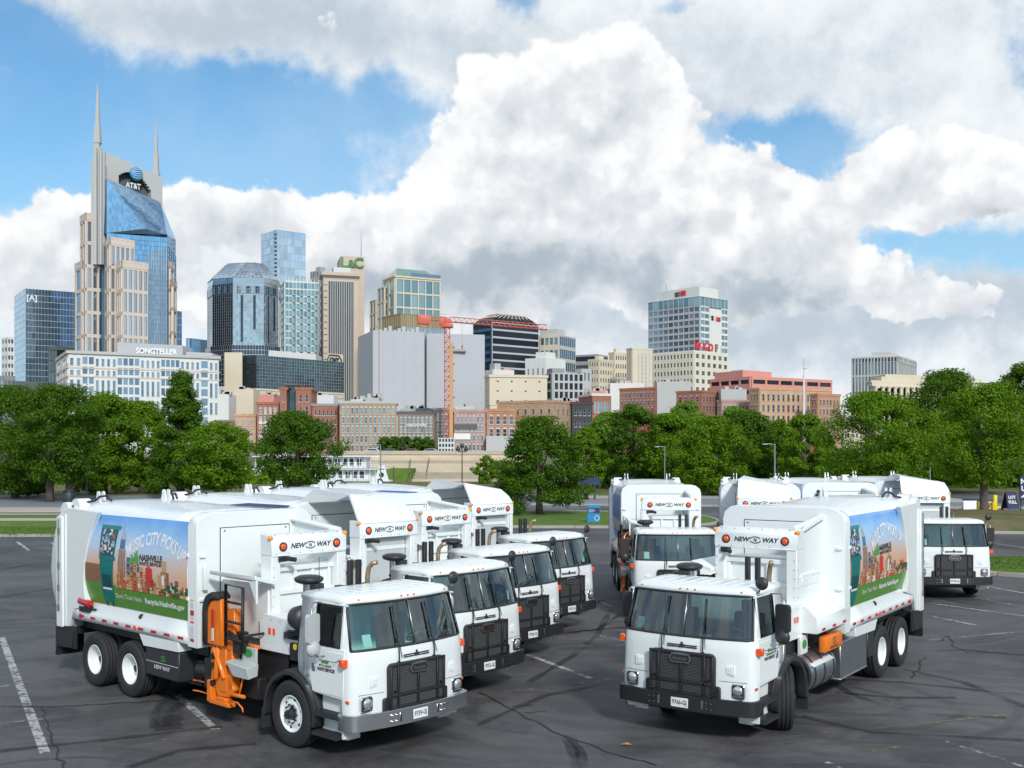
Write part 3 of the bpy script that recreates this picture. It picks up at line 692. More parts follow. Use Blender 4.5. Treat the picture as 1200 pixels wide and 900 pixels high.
def mirror_set(b, s, mi):
    x, y = .80, s * 1.37
    b.prism(rrect(0, 0, .25, .44, .05), -.035, .035, 'x', mi, xf=Matrix.Translation((x, y, 1.95)) @ Matrix.Rotation(R(-12 * s), 4, 'Z'))
    b.lathe([(.0, .05), (.07, .04), (.115, .01), (.125, -.02), (.12, -.025), (.0, -.025)], (x + .02, y - s * .01, 1.655), 'x', 22, mi)
    b.tube([(.62, s * 1.09, 2.30), (.70, s * 1.30, 2.32), (.79, s * 1.38, 2.22), (.79, s * 1.38, 1.60), (.80, s * 1.32, 1.53), (.82, s * 1.14, 1.52)], .012, 6, 2)
    b.tube([(.80, s * 1.38, 1.62), (.95, s * 1.34, 1.50), (1.12, s * 1.22, 1.47), (1.22, s * 1.15, 1.52)], .006, 5, 1)
def disc_mirror(b, s):
    b.lathe([(.0, .05), (.06, .04), (.10, .015), (.105, -.01), (.0, -.015)], (1.18, s * 1.17, 2.52), 'x', 20, 0)
    b.tube([(1.16, s * 1.17, 2.52), (1.14, s * 1.12, 2.40), (1.14, s * 1.06, 2.34)], .011, 6)
def seat(b, y):
    b.box(.30, .85, y - .25, y + .25, 1.10, 1.28); b.box(.22, .38, y - .25, y + .25, 1.28, 1.92); b.box(.24, .36, y - .13, y + .13, 1.92, 2.12)
def dash(b):
    b.box(1.02, 1.34, -1.0, 1.0, 1.25, 1.52); b.box(1.10, 1.36, -.90, .90, 1.52, 1.58); b.box(1.05, 1.25, .35, .85, 1.55, 1.66)
def swheel(b, y):
    M = Matrix.Translation((.98, y, 1.66)) @ Matrix.Rotation(R(-35), 4, 'Y')
    P = [M @ Vector((.22 * math.cos(2 * PI * i / 24), .22 * math.sin(2 * PI * i / 24), 0)) for i in range(25)]
    b.tube(P, .016, 6)
    for a in (0, 120, 240): b.tube([M @ Vector((0, 0, -.03)), M @ Vector((.22 * math.cos(R(a)), .22 * math.sin(R(a)), 0))], .012, 5)
    b.tube([M @ Vector((0, 0, 0)), (1.2, y, 1.35)], .03, 6)

# --- refuse body
def body_y(z):
    if z <= 3.2: return 1.205 - .155 * ((z - 2.42) / .98) ** 2
    T_ = [(3.2, 1.108), (3.28, 1.085), (3.37, 1.03), (3.44, .93), (3.485, .78)]
    for (a, p), (c, q) in zip(T_[:-1], T_[1:]):
        if z <= c: return p + (q - p) * (z - a) / (c - a)
    return .78
def body_half():
    P = [(1.05, 1.24), (1.215, 1.24), (1.215, 1.40), (body_y(1.60) + .0, 1.60)]
    for z in np.linspace(1.70, 3.20, 9): P.append((body_y(z), z))
    P += [(1.085, 3.28), (1.03, 3.37), (.93, 3.44), (.78, 3.485), (.40, 3.505), (0, 3.51)]
    return P
def body_shell(b):
    h = body_half(); P = h + [(-y, z) for y, z in reversed(h[:-1])]; n = len(P)
    xs = [-2.93, -3.7, -4.5, -5.3, -6.1, -6.9, -7.40]; vs = []
    for x in xs:
        t = max(0, min(1, (-4.6 - x) / 1.2)); lift = .06 * t * t * (3 - 2 * t)
        vs += [(x, y, z + (lift if z > 3.3 and abs(y) < 1 else 0)) for y, z in P]
    fs = [(k * n + i, (k + 1) * n + i, (k + 1) * n + i + 1, k * n + i + 1) for k in range(len(xs) - 1) for i in range(n - 1)]
    fs += [tuple(range(n)), tuple(range((len(xs) - 1) * n, len(xs) * n))[::-1]]
    fs += [(k * n, k * n + n - 1, (k + 1) * n + n - 1, (k + 1) * n) for k in range(len(xs) - 1)]
    b.add(vs, fs, 0, True)
def front_ring(b):
    o = [(-1.215, 1.20), (-1.215, 3.26), (-1.18, 3.39), (-1.05, 3.49), (-.93, 3.52), (.93, 3.52), (1.05, 3.49), (1.18, 3.39), (1.215, 3.26), (1.215, 1.20), (.92, 1.20), (.92, 3.17), (.86, 3.25), (-.86, 3.25), (-.92, 3.17), (-.92, 1.20)]
    b.prism(o[:10], -2.94, -2.645, 'x')
def bulkhead(b):
    b.box(-2.70, -2.628, -.75, .68, 1.55, 3.235)
def bulkhead_gap(b):
    b.box(-2.70, -2.638, -.765, .695, 1.50, 3.25)
    b.cyl((-2.64, -.68, 3.19), (-2.618, -.68, 3.19), .014, n=8); b.cyl((-2.64, .60, 3.19), (-2.618, .60, 3.19), .014, n=8)
def tail_side(b, s):
    fr = [(-6.20, 3.40), (-6.42, 3.10), (-6.60, 2.75), (-6.72, 2.35), (-6.76, 2.05), (-6.73, 1.80), (-6.64, 1.55), (-7.20, 1.42), (-7.35, 1.06), (-7.93, 1.00), (-7.98, 2.2), (-7.93, 3.20), (-7.72, 3.36), (-7.40, 3.44), (-6.7, 3.42)]
    b.prism(fr, s * 1.11, s * 1.222, 'y')
def tailgate(b):
    pr = [(-7.35, 3.50), (-7.75, 3.44), (-8.02, 3.30), (-8.28, 2.95), (-8.46, 2.50), (-8.50, 2.10), (-8.42, 1.75), (-8.25, 1.42), (-8.0, 1.10), (-7.35, 1.05)]
    ys = [-1.13, -1.10, -.9, -.5, 0, .5, .9, 1.10, 1.13]; n = len(pr); vs = []
    for y in ys:
        t = (abs(y) / 1.13); k = .95 + .34 * (1 - t * t) if t < .98 else .88
        for x, z in pr: vs.append((-7.35 + (x + 7.35) * k, y, z))
    fs = [(a * n + i, a * n + (i + 1) % n, (a + 1) * n + (i + 1) % n, (a + 1) * n + i) for a in range(len(ys) - 1) for i in range(n)]
    fs += [tuple(range(n))[::-1], tuple(range((len(ys) - 1) * n, len(ys) * n))]
    b.add(vs, fs, 0, True)
def tail_post(b, s):
    b.box(-7.86, -7.62, s * 1.16, s * 1.262, 1.02, 3.25); b.box(-7.58, -7.50, s * 1.18, s * 1.24, 1.05, 3.30)
def tail_hump(b, s):
    b.cyl((-7.30, s * .86, 3.42), (-7.30, s * 1.13, 3.42), .20, n=24); b.cyl((-7.62, s * .90, 3.36), (-7.62, s * 1.20, 3.36), .18, n=24)
    b.box(-7.62, -7.25, s * .95, s * 1.12, 3.3, 3.54)
def latch(b, s):
    for z in (1.35, 1.75, 2.2, 2.9): b.box(-7.78, -7.70, s * 1.26, s * 1.285, z, z + .12)
    b.cyl((-7.74, s * 1.28, 1.4), (-7.74, s * 1.28, 3.2), .012, n=6)
def lug(b, s):
    M = Matrix.Translation((-7.05, s * .72, 3.66))
    for d in (-.05, .05):
        ring_ = [(.0 + .06 * math.cos(R(a)), .045 + .06 * math.sin(R(a))) for a in range(-20, 201, 20)]
        b.prism([(-.10, -.12)] + ring_[::-1] + [(.10, -.12)], s * .72 + d - .012, s * .72 + d + .012, 'y', xf=Matrix.Translation((-7.05, 0, 3.66)))
def hose(b, s):
    b.tube([(-6.6, s * .72, 3.58), (-6.75, s * .76, 3.68), (-6.95, s * .80, 3.66), (-7.0, s * .86, 3.58), (-7.15, s * .95, 3.55), (-7.22, s * 1.0, 3.50)], .022, 7)
def skirt(b, s):
    b.prism([(-3.25, 1.245), (-4.62, 1.245), (-4.45, 1.03), (-3.25, 1.06)], s * .80, s * 1.213, 'y')
def rail(b, s):
    pass
def reflectors(b, s):
    y = s * 1.2165
    n = 0
    for i in range(9):
        x = -3.05 - i * .46
        b.cbox(x - .12, y, 1.325, .19, .006, .05, 0); 
    for i in range(8):
        x = -3.28 - i * .46
        b.cbox(x - .12, y, 1.325, .13, .0055, .05, 1)
def mudbox(b, s):
    b.box(-8.05, -7.98, s * .62, s * 1.19, .40, 1.08); b.box(-7.98, -7.16, s * 1.15, s * 1.19, .62, 1.06); b.box(-7.98, -7.3, s * .5, s * 1.15, .9, 1.05)
    b.tube([(-7.2, s * 1.2, 1.04), (-7.3, s * 1.2, .64), (-7.95, s * 1.2, .60), (-8.03, s * 1.2, .44)], .008, 5)
def chassis(b):
    for s in (-1, 1): b.box(-7.7, 1.3, s * .36, s * .46, .62, .92)
    for x in (XA1, XA2, 0): b.cyl((x, -.95, .52), (x, .95, .52), .09, n=12)
    for x in (XA1, XA2): b.cyl((x - .2, 0, .54), (x + .2, 0, .54), .24, n=14)
    b.cyl((XA1, 0, .55), (-.5, 0, .75), .06, n=10)
    b.box(-7.4, -2.7, -.95, .95, 1.02, 1.24); b.box(-2.9, -.6, -.80, .85, .80, 1.35); b.box(-.8, 1.2, -.75, .75, .62, 1.15)
    b.box(-2.2, -1.2, -.95, -.5, .50, .85); b.box(-4.0, -3.0, -.9, -.45, .45, .9)
    for s in (-1, 1):
        b.prism([(XA1 + .5, .80), (XA1 + .35, 1.0), (XA2 - .35, 1.0), (XA2 - .5, .80), (XA2, .74), (XA1, .74)], s * .5, s * .62, 'y')
    b.box(-.1, .1, -.9, .9, .70, .9); b.box(.2, 1.2, -.9, .9, .35, .62)
def hopper_wall(b):
    # left-hand wall with pressed ribs
    b.prism([(-2.66, 1.72), (-1.20, 1.72), (-1.20, 3.12), (-1.40, 3.16), (-2.66, 3.40)], .79, .84, 'y')
    b.prism([(-2.35, 2.34), (-1.32, 2.34), (-1.42, 2.40), (-2.25, 2.40)], .84, .865, 'y'); b.box(-2.25, -1.42, .84, .858, 2.18, 2.34)
    b.prism([(-2.30, 1.86), (-1.30, 1.86), (-1.40, 1.92), (-2.2, 1.92)], .84, .865, 'y')
def hopper_slot(b):
    pts = [(-2.45, 3.325), (-1.55, 3.135)]
    n = 12
    for i in range(n):
        t0, t1 = i / n, (i + .72) / n
        x0, z0 = -2.5 + .95 * t0, 3.30 - .17 * t0; x1, z1 = -2.5 + .95 * t1, 3.30 - .17 * t1
        b.hexa([(x0, .842, z0 - .012), (x1, .842, z1 - .022), (x1, .842, z1 + .004), (x0, .842, z0 + .014)], [(x0, .838, z0 - .012), (x1, .838, z1 - .022), (x1, .838, z1 + .004), (x0, .838, z0 + .014)])
def header(b):
    b.prism([(-1.18, 2.848), (-1.18, 3.10), (-1.255, 3.175), (-1.50, 3.19), (-1.50, 2.848)], -.715, .855, 'y')
    b.box(-1.19, -1.165, -.70, .84, 2.83, 2.852)
def legs(b):
    b.box(-1.50, -1.185, -.705, -.53, 1.45, 2.848); b.box(-1.50, -1.185, .655, .845, 1.72, 2.848)
def hopper_inner(b):
    b.box(-1.42, -1.38, -.53, .655, 1.80, 2.62)
    for y in (-.50, -.12, .25, .60): b.box(-1.38, -1.33, y - .03, y + .03, 2.22, 2.60)
    b.box(-1.38, -1.33, -.53, .655, 2.17, 2.24); b.box(-1.38, -1.31, -.53, .655, 2.56, 2.64); b.box(-1.38, -1.34, -.53, .655, 1.80, 1.86)
    b.box(-1.95, -1.45, -.53, .655, 2.60, 2.66)
def hopper_mesh_panel(b):
    b.box(-1.34, -1.325, -.50, .62, 1.85, 2.78)
def hood(b):
    b.hexa([(-1.185, -.715, 3.13), (-1.185, .855, 3.13), (-1.34, .83, 3.33), (-1.34, -.705, 3.42)], [(-1.23, -.715, 3.13), (-1.23, .855, 3.13), (-1.39, .83, 3.33), (-1.39, -.705, 3.42)])
    b.hexa([(-1.34, -.705, 3.42), (-1.34, .83, 3.33), (-1.60, .80, 3.50), (-1.52, -.68, 3.71)], [(-1.39, -.705, 3.42), (-1.39, .83, 3.33), (-1.65, .80, 3.48), (-1.57, -.68, 3.68)])
    b.hexa([(-1.52, -.68, 3.71), (-1.60, .80, 3.50), (-2.93, .84, 3.51), (-2.93, -.50, 3.775)], [(-1.52, -.68, 3.675), (-1.60, .80, 3.465), (-2.93, .84, 3.475), (-2.93, -.50, 3.74)])
def hood_flap(b):
    b.hexa([(-1.52, -.68, 3.70), (-2.93, -.50, 3.77), (-2.93, -.90, 3.49), (-1.9, -.74, 3.56)], [(-1.52, -.65, 3.67), (-2.93, -.46, 3.74), (-2.93, -.86, 3.46), (-1.9, -.70, 3.53)])
def hood_bolts(b):
    for i in range(5):
        y = -.62 + i * .35
        b.cyl((-1.335, y, 3.40 - i * .018), (-1.322, y, 3.402 - i * .018), .010, n=6)
def header_bolts(b):
    for i in range(6): b.cyl((-1.26, -.60 + i * .26, 3.165), (-1.245, -.60 + i * .26, 3.18), .010, n=6)
def rivets(b):
    for z in np.arange(1.85, 2.80, .16):
        b.cyl((-1.186, -.675, z), (-1.176, -.675, z), .009, n=5); b.cyl((-1.186, .80, z), (-1.176, .80, z), .009, n=5); b.cyl((-1.24, .845, z), (-1.24, .853, z), .009, n=5)
    for x in np.arange(-2.5, -1.3, .2): b.cyl((x, .838, 1.80), (x, .848, 1.80), .009, n=5)
    for y in np.arange(-.62, .82, .24): b.cyl((-1.182, y, 2.87), (-1.172, y, 2.87), .008, n=5)
    for x in (-1.2, -.95, -.7, -.3):
        for s in (-.884, .934): b.cyl((x, s - .004, 1.84), (x, s + .004, 1.84), .010, n=5)
def panel_latches(b):
    for s in (-1, 1):
        for z in (2.0, 2.75): b.box(-2.66, -2.60, s * 1.12 - .05, s * 1.12 + .05, z, z + .05); b.box(-2.96, -2.90, s * 1.21, s * 1.235, z, z + .06)
def nose(b):
    b.prism([(-1.28, 1.32), (-.32, 1.32), (-.12, 1.46), (-.12, 1.72), (-.30, 1.90), (-1.28, 1.90)], -.88, .93, 'y')
def nose_slot(b, s):
    b.prism([(x, z) for x, z in rrect(-.36, 1.66, .34, .15, .07)], s * (.885 if s < 0 else .935), s * .80, 'y')
def nose_hose(b, s):
    for k in range(3): b.tube([(-.55, s * .90, 1.60 + .035 * k), (-.30, s * .985, 1.66 + .035 * k), (-.02, s * .98, 1.74 + .02 * k), (.08, s * .86, 1.72), (.1, s * .7, 1.6)], .024, 6)
def marker_plates(b, s): b.cbox(-.98, s * (.892 if s < 0 else .942), 1.66, .06, .01, .10); b.cbox(-.86, s * (.892 if s < 0 else .942), 1.66, .05, .01, .10)
def lamp_round(b, y, z, r=.066):
    b.lathe([(r * .86, .002), (r * .80, .016), (r * .4, .026), (0, .028)], (-1.178, y, z), 'x', 20, 0)
    b.lathe([(r * 1.18, -.006), (r * 1.18, .010), (r * .88, .012), (r * .84, .0)], (-1.178, y, z), 'x', 20, 1)
def cap_pipe(b):
    b.cyl((-.16, -.72, 1.75), (-.16, -.72, 2.50), .095, n=20, mi=1)
    b.cyl((-.16, -.72, 2.18), (-.16, -.72, 2.22), .105, n=20, mi=0)
    b.lathe([(.13, .0), (.21, .03), (.235, .07), (.225, .10), (.16, .13), (.0, .14)], (-.16, -.72, 2.48), 'z', 28, 0)
    b.lathe([(.0, -.0), (.13, .0)], (-.16, -.72, 2.48), 'z', 28, 0)
    b.box(.0, .10, -.80, -.62, 1.7, 2.50, 0)
def air_can(b):
    b.lathe([(.0, -.02), (.10, -.02), (.17, .04), (.20, .16), (.19, .30), (.0, .30)], (-.18, -.98, 1.98), 'x', 24, 0)
    b.tube([(-.1, -.9, 1.85), (-.05, -.8, 1.7), (-.1, -.7, 1.5)], .08, 10)
def stacks(b):
    for y in (.28, .46): b.box(-.41, -.33, y - .04, y + .04, 1.7, 2.76)
    b.tube([(-.38, .10, 2.30), (-.37, .60, 2.34)], .03, 8); b.box(-.42, -.30, .18, .56, 2.02, 2.16); b.box(-.46, -.26, .02, .14, 2.2, 2.36)
def elbow(b): b.tube([(-.38, .66, 1.9), (-.38, .66, 2.45), (-.37, .68, 2.60), (-.32, .72, 2.68), (-.24, .75, 2.70)], .042, 12)
def plumbing(b):
    rr = random.Random(4)
    for i in range(12):
        y = rr.uniform(-.8, .9); z = rr.uniform(1.25, 1.8)
        b.tube([(-.10, y, z), (-.0, y + rr.uniform(-.2, .2), z + rr.uniform(-.1, .2)), (.1, y + rr.uniform(-.3, .3), z - .1)], rr.uniform(.015, .035), 6)
    b.box(-.12, .12, -.85, .9, 1.15, 1.75); b.box(-.35, .05, -.95, -.70, 1.28, 1.55)
    b.cyl((.02, -1.0, 1.58), (.02, -.85, 1.58), .10, n=16)
# --- kerb-side loader arm
def arm_pad(b, dx, dy):
    P = [(-2.46, 1.36), (-2.46, 1.84)] + [(-2.22 - .24 * math.cos(R(a)), 1.88 + .24 * math.sin(R(a))) for a in range(10, 100, 12)] + [(-2.06, 2.14), (-2.02, 1.36)]
    b.prism([(x + dx, z) for x, z in P], dy - .05, dy + .12, 'y')
def arm_band(b, dx, dy):
    P = [(-2.49, 1.34), (-2.49, 1.84)] + [(-2.22 - .27 * math.cos(R(a)), 1.88 + .28 * math.sin(R(a))) for a in range(10, 100, 12)] + [(-2.08, 2.17)]
    for yy in (dy - .05, dy + .03, dy + .11): b.tube([(x + dx, yy, z) for x, z in P], .048, 6)
def arm_main(b):
    b.box(-2.24, -1.98, -1.20, -1.02, .95, 1.40); b.box(-1.90, -1.72, -1.24, -1.08, .60, 1.40)
    b.hexa([(-2.24, -1.20, .62), (-2.02, -1.20, .62), (-2.02, -1.02, .62), (-2.24, -1.02, .62)], [(-2.20, -1.20, 1.0), (-1.98, -1.20, 1.0), (-1.98, -1.02, 1.0), (-2.20, -1.02, 1.0)])
    b.prism([(-2.05, .62), (-1.92, .86), (-1.66, .88), (-1.52, .66), (-1.66, .52), (-2.0, .50)], -1.22, -1.10, 'y')
    b.box(-2.26, -2.14, -1.26, -1.10, .38, .74); b.box(-2.20, -1.60, -1.26, -1.12, .36, .43); b.box(-1.98, -1.70, -1.26, -1.12, .43, .50)
    b.tube([(-1.95, -1.22, 1.36), (-1.98, -1.26, .80)], .05, 10); b.tube([(-2.06, -1.24, 1.30), (-1.75, -1.24, .82)], .045, 10)
    b.tube([(-1.60, -1.2, .58), (-1.20, -1.22, .60)], .035, 8); b.tube([(-1.38, -1.2, .62), (-1.26, -1.2, .92)], .02, 6)
    b.box(-1.70, -1.50, -1.22, -1.06, 1.30, 1.98); b.box(-1.66, -1.56, -1.22, -1.06, .66, 1.30)
    b.box(-1.72, -1.2, -1.02, -.92, 1.33, 1.40)
def arm_fingers(b):
    for z, x0 in ((.60, -3.30), (.42, -3.20)):
        b.tube([(-2.15, -1.10, z + .02), (-2.5, -1.05, z), (-2.95, -1.0, z - .02), (-3.02, -1.06, z - .01)], .014, 6)
    b.tube([(-1.55, -1.28, .50), (-1.25, -1.32, .52), (-1.08, -1.34, .46), (-1.06, -1.34, .40)], .014, 6)
def arm_black(b):
    b.box(-2.50, -2.16, -1.16, -1.0, .56, 1.06); b.tube([(-2.8, -1.05, .80), (-2.5, -1.05, .82)], .12, 12)
    b.box(-1.96, -1.90, -1.255, -1.22, 1.40, 1.90); b.box(-1.78, -1.35, -1.18, -1.04, 1.42, 1.62); b.box(-1.48, -1.32, -1.26, -1.10, 1.28, 1.50)
    for k in range(5): b.tube([(-1.75, -1.10, 1.5 + .02 * k), (-1.6, -1.26, 1.56 + .02 * k), (-1.42, -1.22, 1.44 + .03 * k), (-1.36, -1.1, 1.3)], .014, 5)
    for z in (1.15, 1.0, .7): b.cyl((-2.12, -1.26, z), (-2.12, -1.2, z), .05, n=10)
def arm_ladder(b):
    P = [(-1.62, -1.30, 1.40), (-1.62, -1.30, 2.40), (-1.12, -1.30, 2.38), (-1.14, -1.30, 1.36)]
    b.tube(P, .027, 8)
    for z in (2.12, 1.80, 1.52): b.tube([(-1.62, -1.30, z), (-1.13, -1.30, z - .01)], .022, 8)
    b.tube([(-1.62, -1.30, 1.6), (-1.62, -1.0, 1.6)], .022, 8); b.tube([(-1.13, -1.30, 1.6), (-1.13, -.9, 1.6)], .022, 8)
def arm_plate(b):
    b.box(-1.46, -1.06, -1.10, -1.06, 1.02, 1.38); b.hexa([(-1.60, -1.32, 1.14), (-.98, -1.32, 1.10), (-.98, -1.30, .92), (-1.40, -1.30, .92)], [(-1.60, -1.10, 1.18), (-.98, -1.10, 1.14), (-.98, -1.12, .95), (-1.40, -1.12, .95)])
def ramp(b):
    b.hexa([(-2.40, -.72, 2.44), (-1.05, -.72, 2.44), (-1.05, -1.12, 2.56), (-2.40, -1.12, 2.56)], [(-2.40, -.72, 2.38), (-1.05, -.72, 2.38), (-1.05, -1.12, 2.49), (-2.40, -1.12, 2.49)])
    b.prism([(-1.05, 2.52), (-1.05, 2.1), (-1.25, 2.44)], -1.1, -1.06, 'y'); b.box(-2.60, -2.54, -1.14, -1.06, 2.2, 2.6)
def side_box(b):
    b.prism([(.80, 1.40), (1.215, 1.40), (1.215, 1.68), (1.02, 1.87), (.80, 1.87)], -2.96, -1.18, 'x')
def tank(b):
    b.cyl((-2.20, .84, .70), (-.95, .84, .70), .36, n=40, mi=0)
def tank_straps(b):
    for x in (-1.15, -1.62, -2.1): b.cyl((x - .03, .84, .70), (x + .03, .84, .70), .367, n=40)
def tank_end(b):
    b.box(-.945, -.925, .74, .98, .55, .80, 1); b.cyl((-.95, .84, .70), (-.93, .84, .70), .33, n=30, mi=0); b.box(-.935, -.915, .95, 1.04, .50, .62, 2)
    for k in range(7): b.box(-.93, -.905, .60, .80, .56 + k * .035, .575 + k * .035, 1)
def tank_cover(b):
    b.hexa([(-2.05, .78, 1.06), (-1.05, .78, 1.06), (-1.05, 1.20, .84), (-2.05, 1.20, .84)], [(-2.05, .78, 1.10), (-1.05, .78, 1.10), (-1.05, 1.21, .87), (-2.05, 1.21, .87)])
    b.box(-1.35, -1.02, .92, .98, 1.04, 1.36)
def orange_tank(b): b.box(-2.46, -1.56, 1.10, 1.235, 1.02, 1.30)
def steel_box(b): b.box(-3.92, -2.40, .55, 1.21, .42, 1.08); b.box(-3.94, -2.38, .55, 1.22, .39, .425)
def steel_box_lid(b): b.box(-3.2, -2.9, .75, 1.0, 1.08, 1.18); b.cyl((-3.05, .88, 1.15), (-3.05, .88, 1.22), .13, n=18)
def black_guard(b, s, x0, x1): b.box(x0, x1, s * .62, s * 1.185, .52, 1.04)

def swirl(b, cx, cy, sc, mi=0):
    """two-crescent monogram between the header words, in its own XY plane"""
    for s in (1, -1):
        P = []
        for a in range(20, 171, 15): P.append((cx + s * sc * 1.25 * math.cos(R(a)) , cy + s * sc * .72 * math.sin(R(a))))
        Q = [(cx + s * sc * 1.05 * math.cos(R(a)), cy + s * sc * .52 * math.sin(R(a))) for a in range(170, 19, -15)]
        n = len(P)
        for i in range(n - 1): b.add([(*P[i], 0), (*P[i + 1], 0), (*Q[n - 2 - i], 0), (*Q[n - 1 - i], 0)], [(0, 1, 2, 3)], mi)
    for (x0, y0, x1, y1) in ((-.35, -.32, -.12, .36), (.12, -.36, .35, .32)): b.add([(cx + x0 * sc, cy + y0 * sc, 0), (cx + (x0 + .15) * sc, cy + y0 * sc, 0), (cx + (x1 + .03) * sc, cy + y1 * sc, 0), (cx + (x1 - .12) * sc, cy + y1 * sc, 0)], [(0, 1, 2, 3)], mi)
    b.add([(cx - .25 * sc, cy + .36 * sc, 0), (cx - .08 * sc, cy + .36 * sc, 0), (cx + .27 * sc, cy - .36 * sc, 0), (cx + .10 * sc, cy - .36 * sc, 0)], [(0, 1, 2, 3)], mi)

# --- side prints (flat print wrapped on the barrel side)
def print_mat(name, stops, nz=0.25, sc=1.2):
    m = bpy.data.materials.new(name); m.use_nodes = True
    t = NT(m.node_tree); t.n.clear()
    o = t.node('ShaderNodeTexCoord').outputs['Object']; s = t.node('ShaderNodeSeparateXYZ', {0: o})
    n = t.noise(t.vec('MULTIPLY', o, (1, 1, 2.2)), sc, 5, 0.6)
    f = t.node('ShaderNodeMapRange', {0: t.math('ADD', s.outputs[2], t.math('MULTIPLY_ADD', n, nz * 2, -nz)), 1: 1.6, 2: 3.35, 3: 0.0, 4: 1.0}).outputs[0]
    cr = t.node('ShaderNodeValToRGB', {0: f}); e = cr.color_ramp.elements
    while len(e) < len(stops): e.new(0.5)
    for k, (p, c) in enumerate(stops): e[k].position = p; e[k].color = (*c, 1)
    b = t.node('ShaderNodeBsdfPrincipled', {'Base Color': cr.outputs[0], 'Roughness': 0.28, 'Coat Weight': 0.3})
    t.node('ShaderNodeOutputMaterial', {0: b.outputs[0]}); return m
P_SUN = print_mat('sunset_sky_print', [(0, (.60, .26, .12)), (.30, (.80, .40, .20)), (.52, (.74, .52, .42)), (.66, (.50, .60, .74)), (.84, (.24, .48, .80)), (1, (.08, .28, .68))])
P_NIGHT = print_mat('dusk_sky_print', [(0, (.05, .09, .22)), (.5, (.09, .17, .36)), (.8, (.03, .06, .15)), (1, (.02, .04, .10))])
P_BLUE = print_mat('blue_sky_print', [(0, (.10, .22, .55)), (.35, (.30, .45, .70)), (.55, (.05, .17, .52)), (.85, (.10, .30, .70)), (1, (.04, .12, .42))])
P_FOREST = print_mat('dark_green_print', [(0, (.01, .03, .02)), (.5, (.05, .10, .07)), (.8, (.16, .20, .19)), (1, (.03, .06, .05))], .5, 3)
PC = [mat('print_%s' % n, c, 0.3, var=.25, scale=9) for n, c in (('green', (.10, .27, .035)), ('teal', (.0, .17, .16)), ('teal_dark', (.0, .07, .075)), ('white', (.80, .82, .84)), ('black', (.02, .02, .03)), ('tan', (.52, .33, .16)), ('brick', (.55, .13, .05)),
      ('red', (.62, .04, .03)), ('glassblue', (.05, .15, .30)), ('lilac', (.40, .44, .80)), ('leaf', (.09, .33, .07)), ('brown', (.26, .13, .07)), ('pink', (.70, .30, .30)), ('forest', (.03, .11, .03)), ('peach', (.70, .42, .28)), ('royal', (.01, .10, .42)))]
GREEN_, TEAL_, TEALD_, WH_, BK_, TAN_, BRICK_, RED_, GB_, LIL_, LEAF_, BRN_, PINK_, FOR_, PEACH_, PB_ = range(16)
def side_map(s, off):
    def f(u, v, lay): 
        z = 1.60 + v; x = (-6.80 + u) if s < 0 else (-2.96 - u); return (x, s * (body_y(z) + .006 + .0022 * lay), z)
    return f
class Art:
    def __init__(a, s): a.s = s; a.f = side_map(s, 0); a.b = MB()
    def strip(a, v0, v1, lf, rf, mi, lay, n=None, nu=1):
        n = n or max(1, int(abs(v1 - v0) / .15) + 1)
        for i in range(n):
            p, q = v0 + (v1 - v0) * i / n, v0 + (v1 - v0) * (i + 1) / n
            for k in range(nu):
                L0, R0 = lf(p), rf(p); L1, R1 = lf(q), rf(q)
                a.b.add([a.f(L0 + (R0 - L0) * k / nu, p, lay), a.f(L0 + (R0 - L0) * (k + 1) / nu, p, lay), a.f(L1 + (R1 - L1) * (k + 1) / nu, q, lay), a.f(L1 + (R1 - L1) * k / nu, q, lay)], [(0, 1, 2, 3)], mi)
    def rect(a, u0, u1, v0, v1, mi, lay=1): a.strip(v0, v1, lambda v: u0, lambda v: u1, mi, lay)
    def text(a, me, u, v, mi, lay=2, arc=None, slope=0.0):
        vs = [tuple(w.co) for w in me.vertices]; out = []
        for x, y, _ in vs:
            if arc: th = x / arc; x, y = (arc + y) * math.sin(th), (arc + y) * math.cos(th) - arc
            out.append(a.f(u + x, v + y + slope * x, lay))
        a.b.add(out, [tuple(p.vertices) for p in me.polygons], mi)
def art_sky(s, m, key, parent, v1=1.72):
    def fn(b):
        A = Art(s); A.strip(0.02, v1, lambda v: .0, lambda v: 3.84, 0, 0, n=30, nu=2); b.v, b.f, b.m, b.sm = A.b.v, A.b.f, A.b.m, A.b.sm
    return part('side_graphic', parent, fn, m, key + str(s))
def art_bin(s, u0, key, parent):
    def fn(b):
        A = Art(s); r = random.Random(3)
        A.strip(.08, .92, lambda v: u0 + .10 - .05 * (v - .08), lambda v: u0 + .52 + .10 * (v - .08), TEAL_, 2)
        A.strip(.35, .62, lambda v: u0 + .15, lambda v: u0 + .50, TEALD_, 3); A.rect(u0 + .15, u0 + .50, .33, .37, WH_, 4)
        A.rect(u0 + .04, u0 + .66, .90, .98, TEAL_, 3)
        A.strip(.98, 1.50, lambda v: u0 + .04 - .04 * (v - .98), lambda v: u0 + .62 + .14 * (v - .98), TEALD_, 2)
        A.rect(u0 + .02, u0 + .76, 1.49, 1.56, TEAL_, 3)
        for i in range(46):
            u, v = u0 + r.uniform(.08, .56), r.uniform(1.0, 1.42); w = r.uniform(.03, .09); A.strip(v, v + w * r.uniform(.6, 1.5), lambda q, u=u, d=r.uniform(-.5, .5), v=v: u + d * (q - v), lambda q, u=u, w=w, d=r.uniform(-.5, .5), v=v: u + w + d * (q - v), r.choice([LIL_, LIL_, WH_, WH_, BK_, RED_, LEAF_, GB_]), 4, n=1)
        A.rect(u0 + .18, u0 + .23, -.02 + .03, .09, BK_, 3); A.rect(u0 + .40, u0 + .45, .01, .09, BK_, 3)
        b.v, b.f, b.m, b.sm = A.b.v, A.b.f, A.b.m, A.b.sm
    return part('printed_cart', parent, fn, PC, key + str(s))
